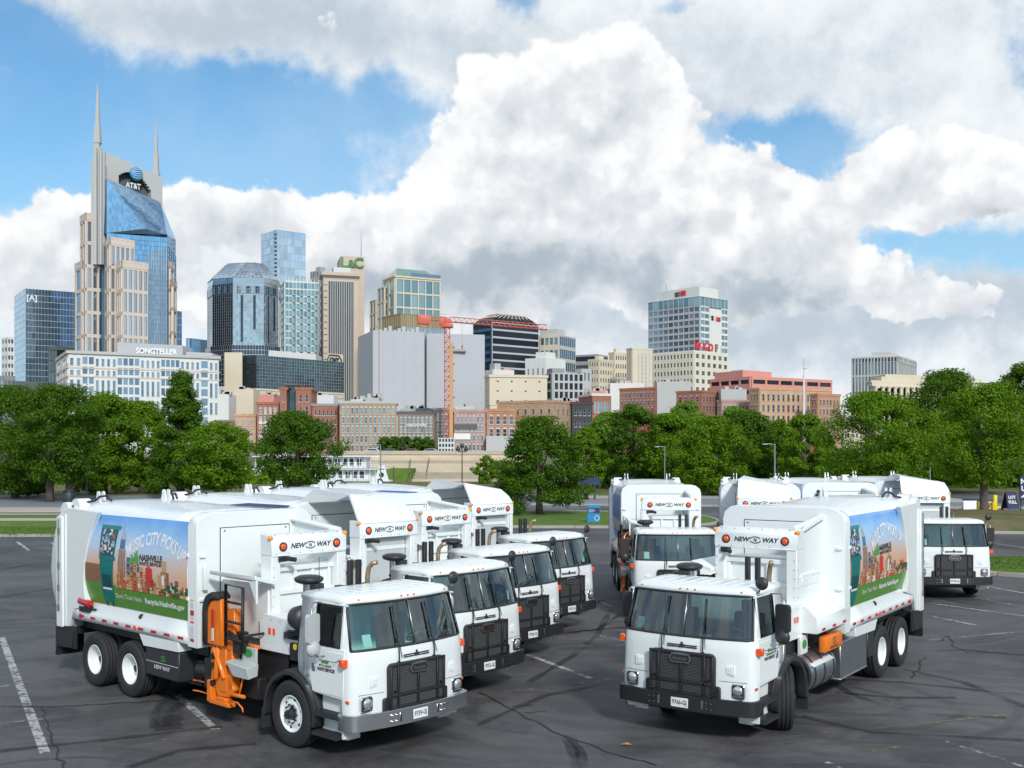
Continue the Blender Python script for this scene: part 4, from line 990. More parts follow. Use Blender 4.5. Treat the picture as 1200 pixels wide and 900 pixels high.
def art_skyline(s, u0, u1, key, parent, ground=True):
    def fn(b):
        A = Art(s); r = random.Random(11)
        if ground: A.strip(.02, .44, lambda v: 0.0, lambda v: 3.84, GREEN_, 1, n=4); A.rect(0, u0 - .55, .44, .80, BRN_, 1) if u0 > .7 else None
        # the tall twin-spired tower and its neighbours
        t = u0 + .10
        for (w0, w1, v0, v1, m) in ((.0, .30, .42, .92, TAN_), (.03, .27, .92, 1.14, TAN_), (.06, .24, 1.14, 1.32, GB_)): A.rect(t + w0, t + w1, v0, v1, m, 2)
        A.strip(1.32, 1.62, lambda v: t + .08 + (v - 1.32) * .10, lambda v: t + .13 - (v - 1.32) * .02, TAN_, 2); A.strip(1.32, 1.48, lambda v: t + .18, lambda v: t + .23 - (v - 1.32) * .2, TAN_, 2)
        for k in range(5): A.rect(t + .03 + k * .055, t + .055 + k * .055, .5, 1.12, [GB_, BRN_][k % 2], 3)
        for (dx, w, h, m) in ((.34, .13, 1.0, GB_), (.49, .10, .92, BRN_), (.60, .11, 1.02, TAN_), (.73, .09, .90, GB_), (.84, .12, .86, TAN_), (.98, .10, .80, PEACH_), (1.9, .08, .66, GB_), (2.05, .12, .70, BRN_)):
            A.rect(t + dx, t + dx + w, .42, h, m, 2)
            for q in range(int((h - .5) / .05)): A.rect(t + dx + .015, t + dx + w - .015, .5 + q * .05, .518 + q * .05, [BRN_, BK_, TAN_][(q + int(dx * 10)) % 3], 3)
        for tier, (h0, h1, wm) in enumerate(((.60, .80, .13), (.50, .68, .11), (.42, .56, .10))):
            u = u0 + (.0 if tier else .1)
            while u < u1 - .04:
                w = r.uniform(.05, wm); fade = max(0, (u - u0 - 1.3) * .09); h = r.uniform(h0, h1) - fade; m = r.choice([TAN_, BRN_, BRICK_, BRICK_, PEACH_, PEACH_, WH_, TAN_, RED_, BRICK_])
                A.rect(u, min(u1, u + w), .40, max(.46, h), m, 3 + tier)
                if tier: 
                    for j in range(max(0, int((h - .44) / .055))): A.rect(u + .012, min(u1, u + w - .012), .45 + j * .055, .468 + j * .055, r.choice([BRN_, BK_, TAN_]), 3.5 + tier)
                u += w * .97
        A.rect(u0 + 1.15, u0 + 1.38, .52, .86, RED_, 4.2); A.rect(u0 + 1.20, u0 + 1.3, .86, .91, BRICK_, 4.2); A.rect(u0 + 1.72, u0 + 1.86, .55, 1.02, TAN_, 2.5); A.rect(u0 + 1.68, u0 + 1.95, .52, .82, BRN_, 2.6)
        for k in range(26): uu = r.uniform(u1 - .9, u1 - .02); vv = r.uniform(.38, .56); A.rect(uu, uu + .1, vv, vv + .06, FOR_, 5)
        b.v, b.f, b.m, b.sm = A.b.v, A.b.f, A.b.m, A.b.sm
    return part('printed_skyline', parent, fn, PC, key + str(s))
def art_text(s, u0, key, parent):
    def fn(b):
        A = Art(s)
        A.text(text_mesh('MUSIC CITY PICKS UP', .32, None, bold=.010, width=2.12), u0 + 2.06, 1.38, WH_, 3, arc=1.9)
        A.text(text_mesh('NASHVILLE', .155, None, bold=.006, width=.80), u0 + 1.92, 1.03, BK_, 3, slope=.02); A.text(text_mesh('WASTE SERVICES', .085, None, bold=.003, width=.80), u0 + 1.92, .93, BK_, 3, slope=.02)
        for k, (w, h) in enumerate(((.05, .10), (.05, .16), (.05, .12), (.055, .20), (.055, .24), (.05, .16))): A.rect(u0 + 1.17 + k * .055, u0 + 1.17 + k * .055 + w, .90, .90 + h, LEAF_, 3)
        A.text(text_mesh("Don't Trash Nash.", .125, None, width=.98), u0 + 1.05, .24, WH_, 3); A.text(text_mesh("Recycle.Nashville.gov", .135, None, bold=.005, width=1.36), u0 + 2.32, .24, WH_, 3)
        b.v, b.f, b.m, b.sm = A.b.v, A.b.f, A.b.m, A.b.sm
    return part('lettering', parent, fn, PC, key + str(s))
def side_art(root, style):
    for s in (-1, 1):
        m = {'sunset': P_SUN, 'night': P_NIGHT, 'blue': P_BLUE, 'green': P_FOREST}[style]
        g = art_sky(s, m, 'sky_' + style, root, 1.74 if style == 'sunset' else 1.84)
        if style == 'sunset':
            u0 = .62 if s < 0 else -.02
            art_skyline(s, u0 + .66, 3.84, 'sk_sun', g); art_bin(s, u0, 'bin_sun', g); art_text(s, u0 + .05 if s < 0 else .28, 'tx_sun', g)
        elif style in ('night', 'blue'):
            def fn(b, s=s):
                A = Art(s); r = random.Random(5)
                for k in range(4):
                    c0 = .15 + k * .95; A.strip(.75, 1.46, lambda v: c0 + .12 * abs(v - 1.1), lambda v: c0 + .82 - .12 * abs(v - 1.1), GB_ if style == 'night' else PB_, 2)
                    for q in range(5): A.rect(c0 + .05 + q * .15, c0 + .05 + q * .15 + r.uniform(.07, .12), 1.52, 1.52 + r.uniform(.10, .17), WH_, 3)
                    A.rect(c0 + .60, c0 + .68, .55, .95, RED_, 4); A.rect(c0 + .1, c0 + .36, .42, .66, TAN_, 3); A.rect(c0 + .66, c0 + .9, .36, .70, WH_, 3); A.rect(c0, c0 + .95, .12, .36, PB_, 3)
                b.v, b.f, b.m, b.sm = A.b.v, A.b.f, A.b.m, A.b.sm
            part('printed_shapes', g, fn, PC, 'shp_%s%d' % (style, s))
        else:
            def fn(b, s=s):
                A = Art(s); r = random.Random(6)
                for q in range(7): A.rect(.25 + q * .24, .25 + q * .24 + r.uniform(.10, .18), 1.12, 1.12 + r.uniform(.18, .34), WH_ if q % 3 else LIL_, 3)
                for q in range(9): u = r.uniform(0, 3.4); A.strip(.2, r.uniform(.8, 1.6), lambda v, u=u: u + .2 * v, lambda v, u=u: u + .35 + .1 * v, [FOR_, BK_, TEALD_][q % 3], 2)
                b.v, b.f, b.m, b.sm = A.b.v, A.b.f, A.b.m, A.b.sm
            part('printed_shapes', g, fn, PC, 'shp_g%d' % s)

def build_truck(pose, label, open_top=False, bump='black', mirror='black', art='sunset', plate='9752-GJ', steer=0.0):
    x, y, a = pose
    T = empty('garbage_truck', (x, y, 0), R(a), label, 'garbage truck', 'white garbage trucks parked in two groups')
    P = lambda name, fn, mats, key=None, par=None, **kw: part(name, par or T, fn, mats, key, **kw)
    P('chassis', chassis, BLACK, bevel=.008, seg=1)
    for side in (-1, 1):
        add_wheel(T, 0, side, 0, steer); add_wheel(T, XA1, side, 1); add_wheel(T, XA2, side, 1)
    cab = P('cab', cab_shell, [WHITE, INT], recalc=False)
    P('roof', lambda b: [b.box(.30 + i * .0, 1.05, -.82 + i * .205, -.76 + i * .205, 2.440, 2.452) for i in range(9)], WHITE, 'roofribs', cab, bevel=.004, seg=1)
    P('windscreen', lambda b: glass_rows(b, is_ws, .012), TEALG, recalc=False)
    P('windscreen_frame', lambda b: gasket(b, 5, NR - 6, .020), PLAST)
    P('windscreen_divider', lambda b: b.tube([(front_x(0, 1.65, .004), 0, 1.645), (front_x(0, 1.98, .004), 0, 1.98), (front_x(0, 2.30, .004), 0, 2.305)], .013, 6), STEEL)
    for yy in (-.88, -.13, 0, .13, .88): P('clearance_lamp', lambda b: b.cyl((front_x(yy, 2.35) - .03, yy, 2.37), (front_x(yy, 2.35) + .012, yy, 2.372), .013, n=8), ORLAMP, 'cablight%g' % yy)
    for s in (-1, 1):
        d = P('door', lambda b: door(b, s), WHITE, 'door%d' % s, bevel=.006, seg=1)
        P('window_pane', lambda b: glass_rows(b, (lambda i: i == 2) if s < 0 else (lambda i: i == NR - 4), .01), SIDEG, 'dwin%d' % s, d, recalc=False)
        P('handle', lambda b: (b.box(.53, .60, s * side_y(1.33, .006), s * side_y(1.33, .028), 1.27, 1.39)), STEEL, 'dhand%d' % s, d, bevel=.006, seg=1)
        P('window_seal', lambda b: b.tube([(xx, s * side_y(zz, .012), zz) for xx, zz in ((.545, 1.67), (1.16, 1.67), (1.15, 2.275), (.555, 2.275), (.545, 1.67))], .010, 5), PLAST, 'dseal%d' % s, d)
        yy = s * side_y(1.36, .0125)
        sx = -s
        put('lettering', text_mesh('METRO NASHVILLE', .048, INK, bold=.0012, width=.30), (.84, yy, 1.375), (sx * -1 if s > 0 else 1, 0, 0), (0, 0, 1), d)
        put('lettering', text_mesh('WASTE SERVICES', .070, INK, bold=.004, width=.42), (.86, s * side_y(1.31, .0125), 1.315), (-1 if s > 0 else 1, 0, 0), (0, 0, 1), d)
        P('city_logo', lambda b: [b.box(.745 + k * .03, .77 + k * .03, s * side_y(1.42, .011), s * side_y(1.42, .014), 1.41, 1.41 + h) for k, h in enumerate((.03, .05, .035, .06, .045, .055))], PC[LEAF_], 'clogo%d' % s, d)
        P('grab_handle', lambda b: b.tube([(.36, s * 1.16, 1.72), (.34, s * 1.21, 1.70), (.40, s * 1.215, 1.20), (.44, s * 1.17, 1.18)], .013, 6), STEEL, 'grab%d' % s)
        P('step_bracket', lambda b: (b.box(.62, 1.22, s * .80, s * 1.05, .30, .97), b.box(1.222, 1.27, s * .86, s * 1.165, .34, .62)), WHITE, 'stb%d' % s, bevel=.01, seg=1)
        P('step', lambda b: step(b, s, .66, .66, 1.22), PLAST, 'st1%d' % s); P('step', lambda b: step(b, s, .36, .60, 1.18), PLAST, 'st2%d' % s)
        P('front_fender', lambda b: fender(b, s), PLAST, 'fen%d' % s, weld=True)
        P('side_mirror', lambda b: mirror_set(b, s, 0), [GREYL if mirror == 'grey' else PLAST, BLACK, STEEL], 'mir%s%d' % (mirror, s), recalc=True)
        hl = P('headlight', lambda b: lamp_h(b, s), CHROME, 'hl%d' % s, bevel=.008, seg=1); P('lens', lambda b: lamp_l(b, s), [LENS, PLAST], 'hll%d' % s, hl)
        P('turn_signal', lambda b: (b.box(1.28, 1.36, s * 1.155, s * 1.255, 1.42, 1.53), b.box(1.25, 1.29, s * 1.13, s * 1.24, 1.43, 1.52, 1)), [ORLAMP, BLACK], 'ts%d' % s, bevel=.008, seg=1)
        P('side_marker', lambda b: b.box(1.33, 1.40, s * 1.165, s * 1.178, .89, .93), ORLAMP, 'sm%d' % s)
        xx = front_x(s * .78, 1.17)
        P('square_badge', lambda b: (b.prism(rrect(s * .78, 1.17, .17, .15, .01), xx - .02, xx + .008, 'x'), b.prism(rrect(s * .78, 1.17, .10, .10, .01), xx - .02, xx + .018, 'x')), WHITE, 'sqb%d' % s, bevel=.003, seg=1)
        P('front_panel_seam', lambda b: b.tube([(front_x(s * yq, 1.00, .0), s * yq, 1.0) for yq in (.62, .75, .9, 1.0, 1.05)], .004, 4), PLAST, 'seam%d' % s)
        P('wiper', lambda b: (b.tube([(front_x(s * .36, 1.41) + .035, s * .36, 1.41), (front_x(s * .36, 1.55) + .04, s * .36, 1.55), (front_x(s * .35, 1.7) + .04, s * .35, 1.70), (front_x(s * .34, 1.9) + .03, s * .34, 1.90)], .010, 5), b.tube([(front_x(s * .36, 1.48) + .045, s * .36 + .05, 1.48), (front_x(s * .34, 1.86) + .035, s * .34 + .01, 1.86)], .006, 4), b.tube([(front_x(s * .34, 1.70) + .022, s * .35, 1.70), (front_x(s * .33, 1.98) + .022, s * .34, 1.98), (front_x(s * .33, 2.24) + .022, s * .33, 2.24)], .014, 5), b.cyl((front_x(s * .36, 1.41) - .01, s * .36, 1.41), (front_x(s * .36, 1.41) + .05, s * .36, 1.41), .02, n=8)), BLACK, 'wip%d' % s)
    P('paper_note', lambda b: b.hexa([(front_x(-.88, 1.68, -.03), -.90, 1.68), (front_x(-.74, 1.68, -.03), -.76, 1.68), (front_x(-.74, 1.86, -.03), -.76, 1.86), (front_x(-.88, 1.86, -.03), -.90, 1.86)], [(front_x(-.88, 1.68, -.035), -.90, 1.68), (front_x(-.74, 1.68, -.035), -.76, 1.68), (front_x(-.74, 1.86, -.035), -.76, 1.86), (front_x(-.88, 1.86, -.035), -.90, 1.86)]), PLATEW, 'note')
    P('round_mirror', lambda b: disc_mirror(b, 1), PLAST, 'disc', recalc=True)
    P('antenna', lambda b: b.tube([(.35, -.9, 2.42), (.34, -.9, 2.95)], .005, 4), BLACK, 'ant')
    for s in (-.6, .6): P('seat', lambda b: seat(b, s), SEAT, 'seat%g' % s, bevel=.03)
    P('dashboard', dash, PLAST, bevel=.03); P('steering_wheel', lambda b: swheel(b, .60), BLACK)
    P('bumper', bumper, [GALV if bump == 'steel' else BLACK, BLACK if bump == 'steel' else STEEL], 'bump' + bump, bevel=.006, seg=1)
    gr = P('grille', grille_frame, BLACK, bevel=.008, seg=1); P('grille_mesh', grille_mesh, GRILLE, None, gr, recalc=False); P('grille_bars', grille_bars, BLACK, None, gr, bevel=.006, seg=1)
    bd = P('badge', lambda b: (b.prism([(-.19, 1.30), (-.15, 1.235), (.15, 1.235), (.19, 1.30), (.15, 1.375), (.05, 1.39), (-.05, 1.39), (-.15, 1.375)], 1.62, 1.656, 'x'), b.prism([(-.17, 1.30), (-.14, 1.25), (.14, 1.25), (.17, 1.30), (.14, 1.36), (-.14, 1.36)], 1.655, 1.659, 'x', 1)), [STEEL, BLACK])
    put('lettering', text_mesh('Autocar', .085, CHROME, bold=.0015, width=.26), (1.661, 0, 1.303), (0, 1, 0), (0, 0, 1), bd)
    P('wing_emblem', lambda b: ([b.box(front_x(.15, z) - .0, front_x(.15, z) + .016, sg * .03, sg * .26, z - .008, z + .008) for z in (1.475, 1.505) for sg in (-1, 1)], b.cbox(1.585, 0, 1.495, .03, .08, .045), b.cbox(1.585, 0, 1.535, .02, .03, .04)), INK, bevel=.003, seg=1)
    pl = P('licence_plate', lambda b: b.box(1.668, 1.676, -.15, .15, .53, .68), PLATEW, bevel=.004, seg=1)
    put('lettering', text_mesh(plate, .095, INK, bold=.002, width=.25), (1.6775, 0, .607), (0, 1, 0), (0, 0, 1), pl)
    # body
    body = P('body', body_shell, WHITE); P('front_ring', front_ring, WHITE, bevel=.012, seg=1)
    P('bulkhead_gap', bulkhead_gap, INK); P('bulkhead_panel', bulkhead, WHITE, bevel=.006, seg=1)
    side_art(T, art)
    P('tailgate', tailgate, WHITE)
    for s in (-1, 1):
        P('tailgate_side', lambda b: tail_side(b, s), WHITE, 'tsd%d' % s, bevel=.012, seg=1); P('tailgate_post', lambda b: tail_post(b, s), WHITE, 'tpo%d' % s, bevel=.012, seg=1)
        P('tailgate_hinge', lambda b: tail_hump(b, s), WHITE, 'thu%d' % s, bevel=.02, seg=2); P('latch', lambda b: latch(b, s), STEEL, 'lat%d' % s)
        P('lifting_lug', lambda b: lug(b, s), WHITE, 'lug%d' % s); P('hydraulic_hose', lambda b: hose(b, s), BLACK, 'hose%d' % s)
        P('reflector_strip', lambda b: reflectors(b, s), [REDL, SILV], 'refl%d' % s)
        P('side_skirt', lambda b: skirt(b, s), WHITE, 'skt%d' % s, bevel=.008, seg=1); P('mud_guard', lambda b: mudbox(b, s), BLACK, 'mud%d' % s, bevel=.006, seg=1)
        P('marker_light', lambda b: (b.cyl((-6.9, s * 1.21, 1.32), (-6.9, s * 1.228, 1.32), .05, n=14), b.cyl((-4.75, s * 1.21, 1.325), (-4.75, s * 1.232, 1.325), .045, n=14, mi=1)), [REDL, ORLAMP], 'mk%d' % s)
        P('side_camera', lambda b: b.lathe([(.0, .0), (.055, .0), (.06, .04), (.045, .07), (0, .075)], (-4.7, s * 1.12, 1.52), 'x', 14), BLACK, 'scam%d' % s, recalc=True)
        P('clearance_marker', lambda b: marker_plates(b, s), ORLAMP, 'cm%d' % s); P('nose_opening', lambda b: nose_slot(b, s), BLACK, 'ns%d' % s); P('hose_bundle', lambda b: nose_hose(b, s), BLACK, 'nh%d' % s)
    # hopper
    hop = P('hopper', hopper_wall, WHITE, 'hopper', bevel=.008, seg=1)
    P('hopper_side_wall', lambda b: b.box(-2.64, -1.25, -.735, -.70, 1.45, 2.36), WHITE, 'hsw', hop, bevel=.006, seg=1)
    P('rim_tube', lambda b: b.cyl((-2.66, .75, 3.34), (-1.24, .75, 3.20), .05, n=12), WHITE, 'rtb', hop)
    P('hopper_post', lambda b: b.box(-1.50, -1.185, -.705, -.53, 1.45, 2.848), WHITE, 'hp1', bevel=.008, seg=1); P('hopper_post', lambda b: b.box(-1.50, -1.185, .655, .845, 1.72, 2.848), WHITE, 'hp2', bevel=.008, seg=1)
    hd = P('hopper_header', header, WHITE, bevel=.008, seg=1)
    P('header_bolt', header_bolts, STEEL, 'hbolts', hd); P('slot_vents', hopper_slot, INK, None, hop)
    if open_top: P('hopper_hood', hood, WHITE, recalc=True); P('hood_flap', hood_flap, GREYL, recalc=True); P('hood_bolt', hood_bolts, STEEL)
    P('hopper_panel', hopper_inner, WHITE, bevel=.006, seg=1)
    if open_top: P('mesh_screen', hopper_mesh_panel, GREYL)
    P('nose_box', nose, WHITE, bevel=.015, seg=1)
    w1 = text_mesh('NEW', .115, INK, bold=.0045, shear=.25, width=.31); w2 = text_mesh('WAY', .115, INK, bold=.0045, shear=.25, width=.31)
    put('lettering', w1, (-1.1775, -.19, 2.985), (0, 1, 0), (0, 0, 1), hd); put('lettering', w2, (-1.1775, .345, 2.985), (0, 1, 0), (0, 0, 1), hd)
    if 'swirl' not in _PM: b = MB(); swirl(b, 0, 0, .09); _PM['swirl'] = b.mesh('monogram', INK, recalc=False)
    put('monogram', _PM['swirl'], (-1.1770, .075, 2.985), (0, 1, 0), (0, 0, 1), hd)
    for yy in (-.485, .631): P('warning_light', lambda b: lamp_round(b, yy, 2.985), [ORLAMP, BLACK], 'wl%g' % yy)
    for yy in (-.722, .862): P('amber_light', lambda b: b.lathe([(.0, .022), (.03, .018), (.042, .0), (.045, -.03)], (-1.20, yy - (.02 if yy > 0 else -.01), 3.14), 'x', 16), AMBER, 'al%g' % yy, recalc=True)
    P('rivets', rivets, STEEL, None, hop); P('panel_latch', panel_latches, WHITE, 'platch', bevel=.004, seg=1)
    P('camera_pod', lambda b: (b.box(-1.26, -1.14, -.58, -.42, 2.74, 2.83), b.cyl((-1.16, -.42, 2.79), (-1.02, -.34, 2.77), .04, n=12)), BLACK, bevel=.008, seg=1)
    P('air_intake', cap_pipe, [PLAST, GALV]); P('air_cleaner', air_can, PLAST); P('rear_stack', stacks, BLACK, bevel=.006, seg=1); P('exhaust_pipe', elbow, TAN); P('plumbing', plumbing, BLACK)
    for q_, (xa_, za_) in enumerate(((-.2, 1.5), (0, 1.32))): P('yellow_filler_cap', lambda b: b.cyl((xa_, -.96, za_), (xa_, -.89, za_), .05, n=12), YEL, 'yfc%d' % q_)
    P('side_step_box', side_box, WHITE, bevel=.012, seg=1)
    P('step_box_reflector', lambda b: [b.cbox(xx, 1.218, 1.45, .17, .006, .045) for xx in (-1.5, -2.05, -2.6)], REDL)
    P('loading_ramp', ramp, WHITE, bevel=.006, seg=1)
    arm = P('loader_arm', arm_main, ORANGE, bevel=.01, seg=1)
    for dx, dy in ((0, -1.10), (.30, -1.26)):
        pd = P('gripper_pad', lambda b: arm_pad(b, dx, dy), ORANGE, 'pad%g' % dx, arm, bevel=.015, seg=1); 
        P('rubber_edge', lambda b: arm_band(b, dx, dy), RUBBER, 'band%g' % dx, arm)
    P('gripper_finger', arm_fingers, [ORANGE], None, arm); P('hydraulics', arm_black, BLACK, None, arm, bevel=.006, seg=1); P('arm_guard', arm_ladder, BLACK, None, arm); P('red_white_tape', lambda b: (b.box(-1.97, -1.92, -1.352, -1.336, 1.66, 1.96), b.box(-1.97, -1.92, -1.352, -1.336, 1.44, 1.65, 1)), [REDL, SILV], None, arm)
    P('arm_shield', arm_plate, GREYL, None, arm, bevel=.006, seg=1); P('green_oval', lambda b: b.prism([(-1.26 + .11 * math.cos(2 * PI * i / 20), 1.29 + .065 * math.sin(2 * PI * i / 20)) for i in range(20)], -1.115, -1.09, 'y'), GREENB, None, arm)
    fl = P('fuel_tank', tank, STEEL); P('strap', tank_straps, BLACK, 'tstrap', fl); P('tank_end', tank_end, [BLACK, GREYL, TAN], None, fl); P('tank_cover', tank_cover, WHITE, bevel=.006, seg=1)
    ot = P('orange_box', orange_tank, ORANGE, bevel=.03)
    put('lettering', text_mesh('NEW WAY', .07, INK, bold=.002, width=.40), (-2.0, 1.237, 1.08), (-1, 0, 0), (0, 0, 1), ot); put('monogram', _PM['swirl'], (-2.0, 1.237, 1.19), (-1, 0, 0), (0, 0, 1), ot)
    P('green_oval', lambda b: b.prism([(-1.19 + .10 * math.cos(2 * PI * i / 20), 1.21 + .08 * math.sin(2 * PI * i / 20)) for i in range(20)], .98, .987, 'y'), GREENB, 'gol')
    sb = P('tool_box', steel_box, STEEL, bevel=.008, seg=1); P('lid', steel_box_lid, BLACK, 'sbl', sb)
    g1 = P('wheel_guard', lambda b: black_guard(b, -1, -4.42, -3.28), PLAST, 'wg1', bevel=.02, seg=1)
    P('guard_line', lambda b: b.box(-4.40, -3.30, -1.190, -1.186, .775, .785), SILV, None, g1)
    put('lettering', text_mesh('NEW WAY', .10, SILV, bold=.003, shear=.2, width=.56), (-3.85, -1.189, .70), (1, 0, 0), (0, 0, 1), g1)
    if 'swirlg' not in _PM: b = MB(); swirl(b, 0, 0, .07); _PM['swirlg'] = b.mesh('monogram', PC[LEAF_], recalc=False)
    put('monogram', _PM['swirlg'], (-3.80, -1.189, .87), (1, 0, 0), (0, 0, 1), g1)
    P('wheel_guard', lambda b: black_guard(b, 1, -4.48, -4.1), PLAST, 'wg2', bevel=.02, seg=1)
    # warning stickers on the ring post
    P('sticker', lambda b: [b.cbox(-2.79, -1.2175, z, .11, .004, h, mi) for z, h, mi in ((2.02, .035, 0), (1.93, .10, 1), (1.80, .09, 2), (1.72, .06, 1), (1.64, .035, 3), (1.52, .12, 1), (1.40, .10, 1), (1.33, .05, 2))] + [b.cbox(-2.62, -1.06, 1.62, .004, .12, .22, 0)], [YEL, SILV, REDL, ORLAMP], 'stk')
    if art == 'sunset':
        fe = P('fire_extinguisher', lambda b: (b.cyl((-6.95, -1.19, 1.62), (-6.55, -1.19, 1.58), .07, n=14), b.cyl((-6.55, -1.19, 1.58), (-6.46, -1.19, 1.57), .04, .02, n=10)), REDL, 'fext')
        P('bracket', lambda b: (b.box(-6.9, -6.5, -1.25, -1.12, 1.42, 1.52), b.tube([(-7.05, -1.2, 1.52), (-6.3, -1.2, 1.50)], .02, 6)), BLACK, 'febr', fe)
    return T
TR = {'L': (-2.62, 17.60, -42.6), 'R': (3.617, 18.49, -125.4), 'T2': (-1.658, 21.17, -41.8), 'T3': (-.732, 24.60, -44.6), 'T4': (.299, 28.30, -43.7), 'T5': (4.473, 30.35, -91.6), 'T6': (7.22, 31.06, -101.0), 'T7': (10.55, 32.4, -91.5), 'T8': (13.51, 34.46, -92.8)}
build_truck(TR['L'], 'nearest white garbage truck in the left row, with grey steel bumper and orange loader arm', False, 'steel', 'grey', 'sunset', '9759-GJ')
build_truck(TR['R'], 'white garbage truck at the front of the right group, front wheel turned, black bumper', False, 'black', 'black', 'sunset', '9766-GJ', steer=R(26))
build_truck(TR['T2'], 'white garbage truck directly behind the grey-bumpered one, raised hopper hood and plate 9752-GJ', True, 'black', 'black', 'night', '9752-GJ')
build_truck(TR['T3'], 'third white garbage truck of the left row, hopper without hood', False, 'black', 'black', 'blue', '9760-GJ')
build_truck(TR['T4'], 'farthest white garbage truck of the left row, with raised hopper hood beside the grass island', True, 'black', 'black', 'blue', '9753-GJ')
build_truck(TR['T5'], 'white garbage truck facing straight ahead, leftmost of the back right row, orange arm showing', False, 'black', 'black', 'blue', '9761-GJ')
build_truck(TR['T6'], 'white garbage truck with raised hopper hood, second from left in the back right row', True, 'black', 'black', 'blue', '9755-GJ')
build_truck(TR['T7'], 'white garbage truck mostly hidden behind the front right truck, only its body top showing', False, 'black', 'black', 'blue', '9762-GJ')
build_truck(TR['T8'], 'white garbage truck with dark green side print at the right end, beside the lawn strip', True, 'black', 'black', 'green', '9758-GJ')
# ---------------------------------------------------------------- trees
def leaf_mat(name, a, b_, tr=0.42):
    m = bpy.data.materials.new(name); m.use_nodes = True
    t = NT(m.node_tree); t.n.clear()
    ri = t.node('ShaderNodeNewGeometry').outputs['Random Per Island']
    o = t.node('ShaderNodeTexCoord').outputs['Object']
    f = t.math('ADD', t.math('MULTIPLY', ri, 0.6), t.math('MULTIPLY_ADD', t.noise(o, 0.55, 4, 0.6), 1.1, -0.35))
    c = t.mix(f, a, b_)
    d = t.node('ShaderNodeBsdfDiffuse', {0: c}); tl = t.node('ShaderNodeBsdfTranslucent', {0: t.mix(0.5, c, (0.16, 0.30, 0.01))})
    g = t.node('ShaderNodeBsdfGlossy', {0: (1, 1, 1, 1), 'Roughness': 0.55})
    m1 = t.node('ShaderNodeMixShader', {0: tr, 1: d.outputs[0], 2: tl.outputs[0]})
    m2 = t.node('ShaderNodeMixShader', {0: 0.012, 1: m1.outputs[0], 2: g.outputs[0]})
    t.node('ShaderNodeOutputMaterial', {0: m2.outputs[0]}); MATS[name] = m; return m
LEAFD = leaf_mat('dark_leaves', (0.030, 0.090, 0.004), (0.115, 0.225, 0.011))
LEAFM = leaf_mat('green_leaves', (0.066, 0.160, 0.005), (0.200, 0.350, 0.010))
LEAFL = leaf_mat('light_leaves', (0.100, 0.22, 0.018), (0.230, 0.40, 0.04))
BARK = mat('bark', (0.13, 0.10, 0.085), 0.95, var=0.35, scale=4, bump=0.5)
def quads_mesh(name, P, N, S, m, rng, asp=0.6):
    """P centres, N normals, S sizes -> leaf clump quads (bent slightly into two faces)"""
    n = len(P); t = rng.normal(size=(n, 3)); t -= N * (t * N).sum(1, keepdims=True); t /= np.linalg.norm(t, axis=1, keepdims=True) + 1e-9
    b_ = np.cross(N, t); s = S[:, None]
    v = np.empty((n, 4, 3)); v[:, 0] = P - t * s; v[:, 1] = P - b_ * s * asp + N * s * .15; v[:, 2] = P + t * s; v[:, 3] = P + b_ * s * asp + N * s * .15
    me = bpy.data.meshes.new(name); me.vertices.add(4 * n); me.vertices.foreach_set('co', v.reshape(-1).astype(np.float32))
    me.loops.add(4 * n); me.loops.foreach_set('vertex_index', np.arange(4 * n, dtype=np.int32))
    me.polygons.add(n); me.polygons.foreach_set('loop_start', np.arange(0, 4 * n, 4, dtype=np.int32)); me.polygons.foreach_set('loop_total', np.full(n, 4, dtype=np.int32))
    me.update(calc_edges=True); me.materials.append(m); return me
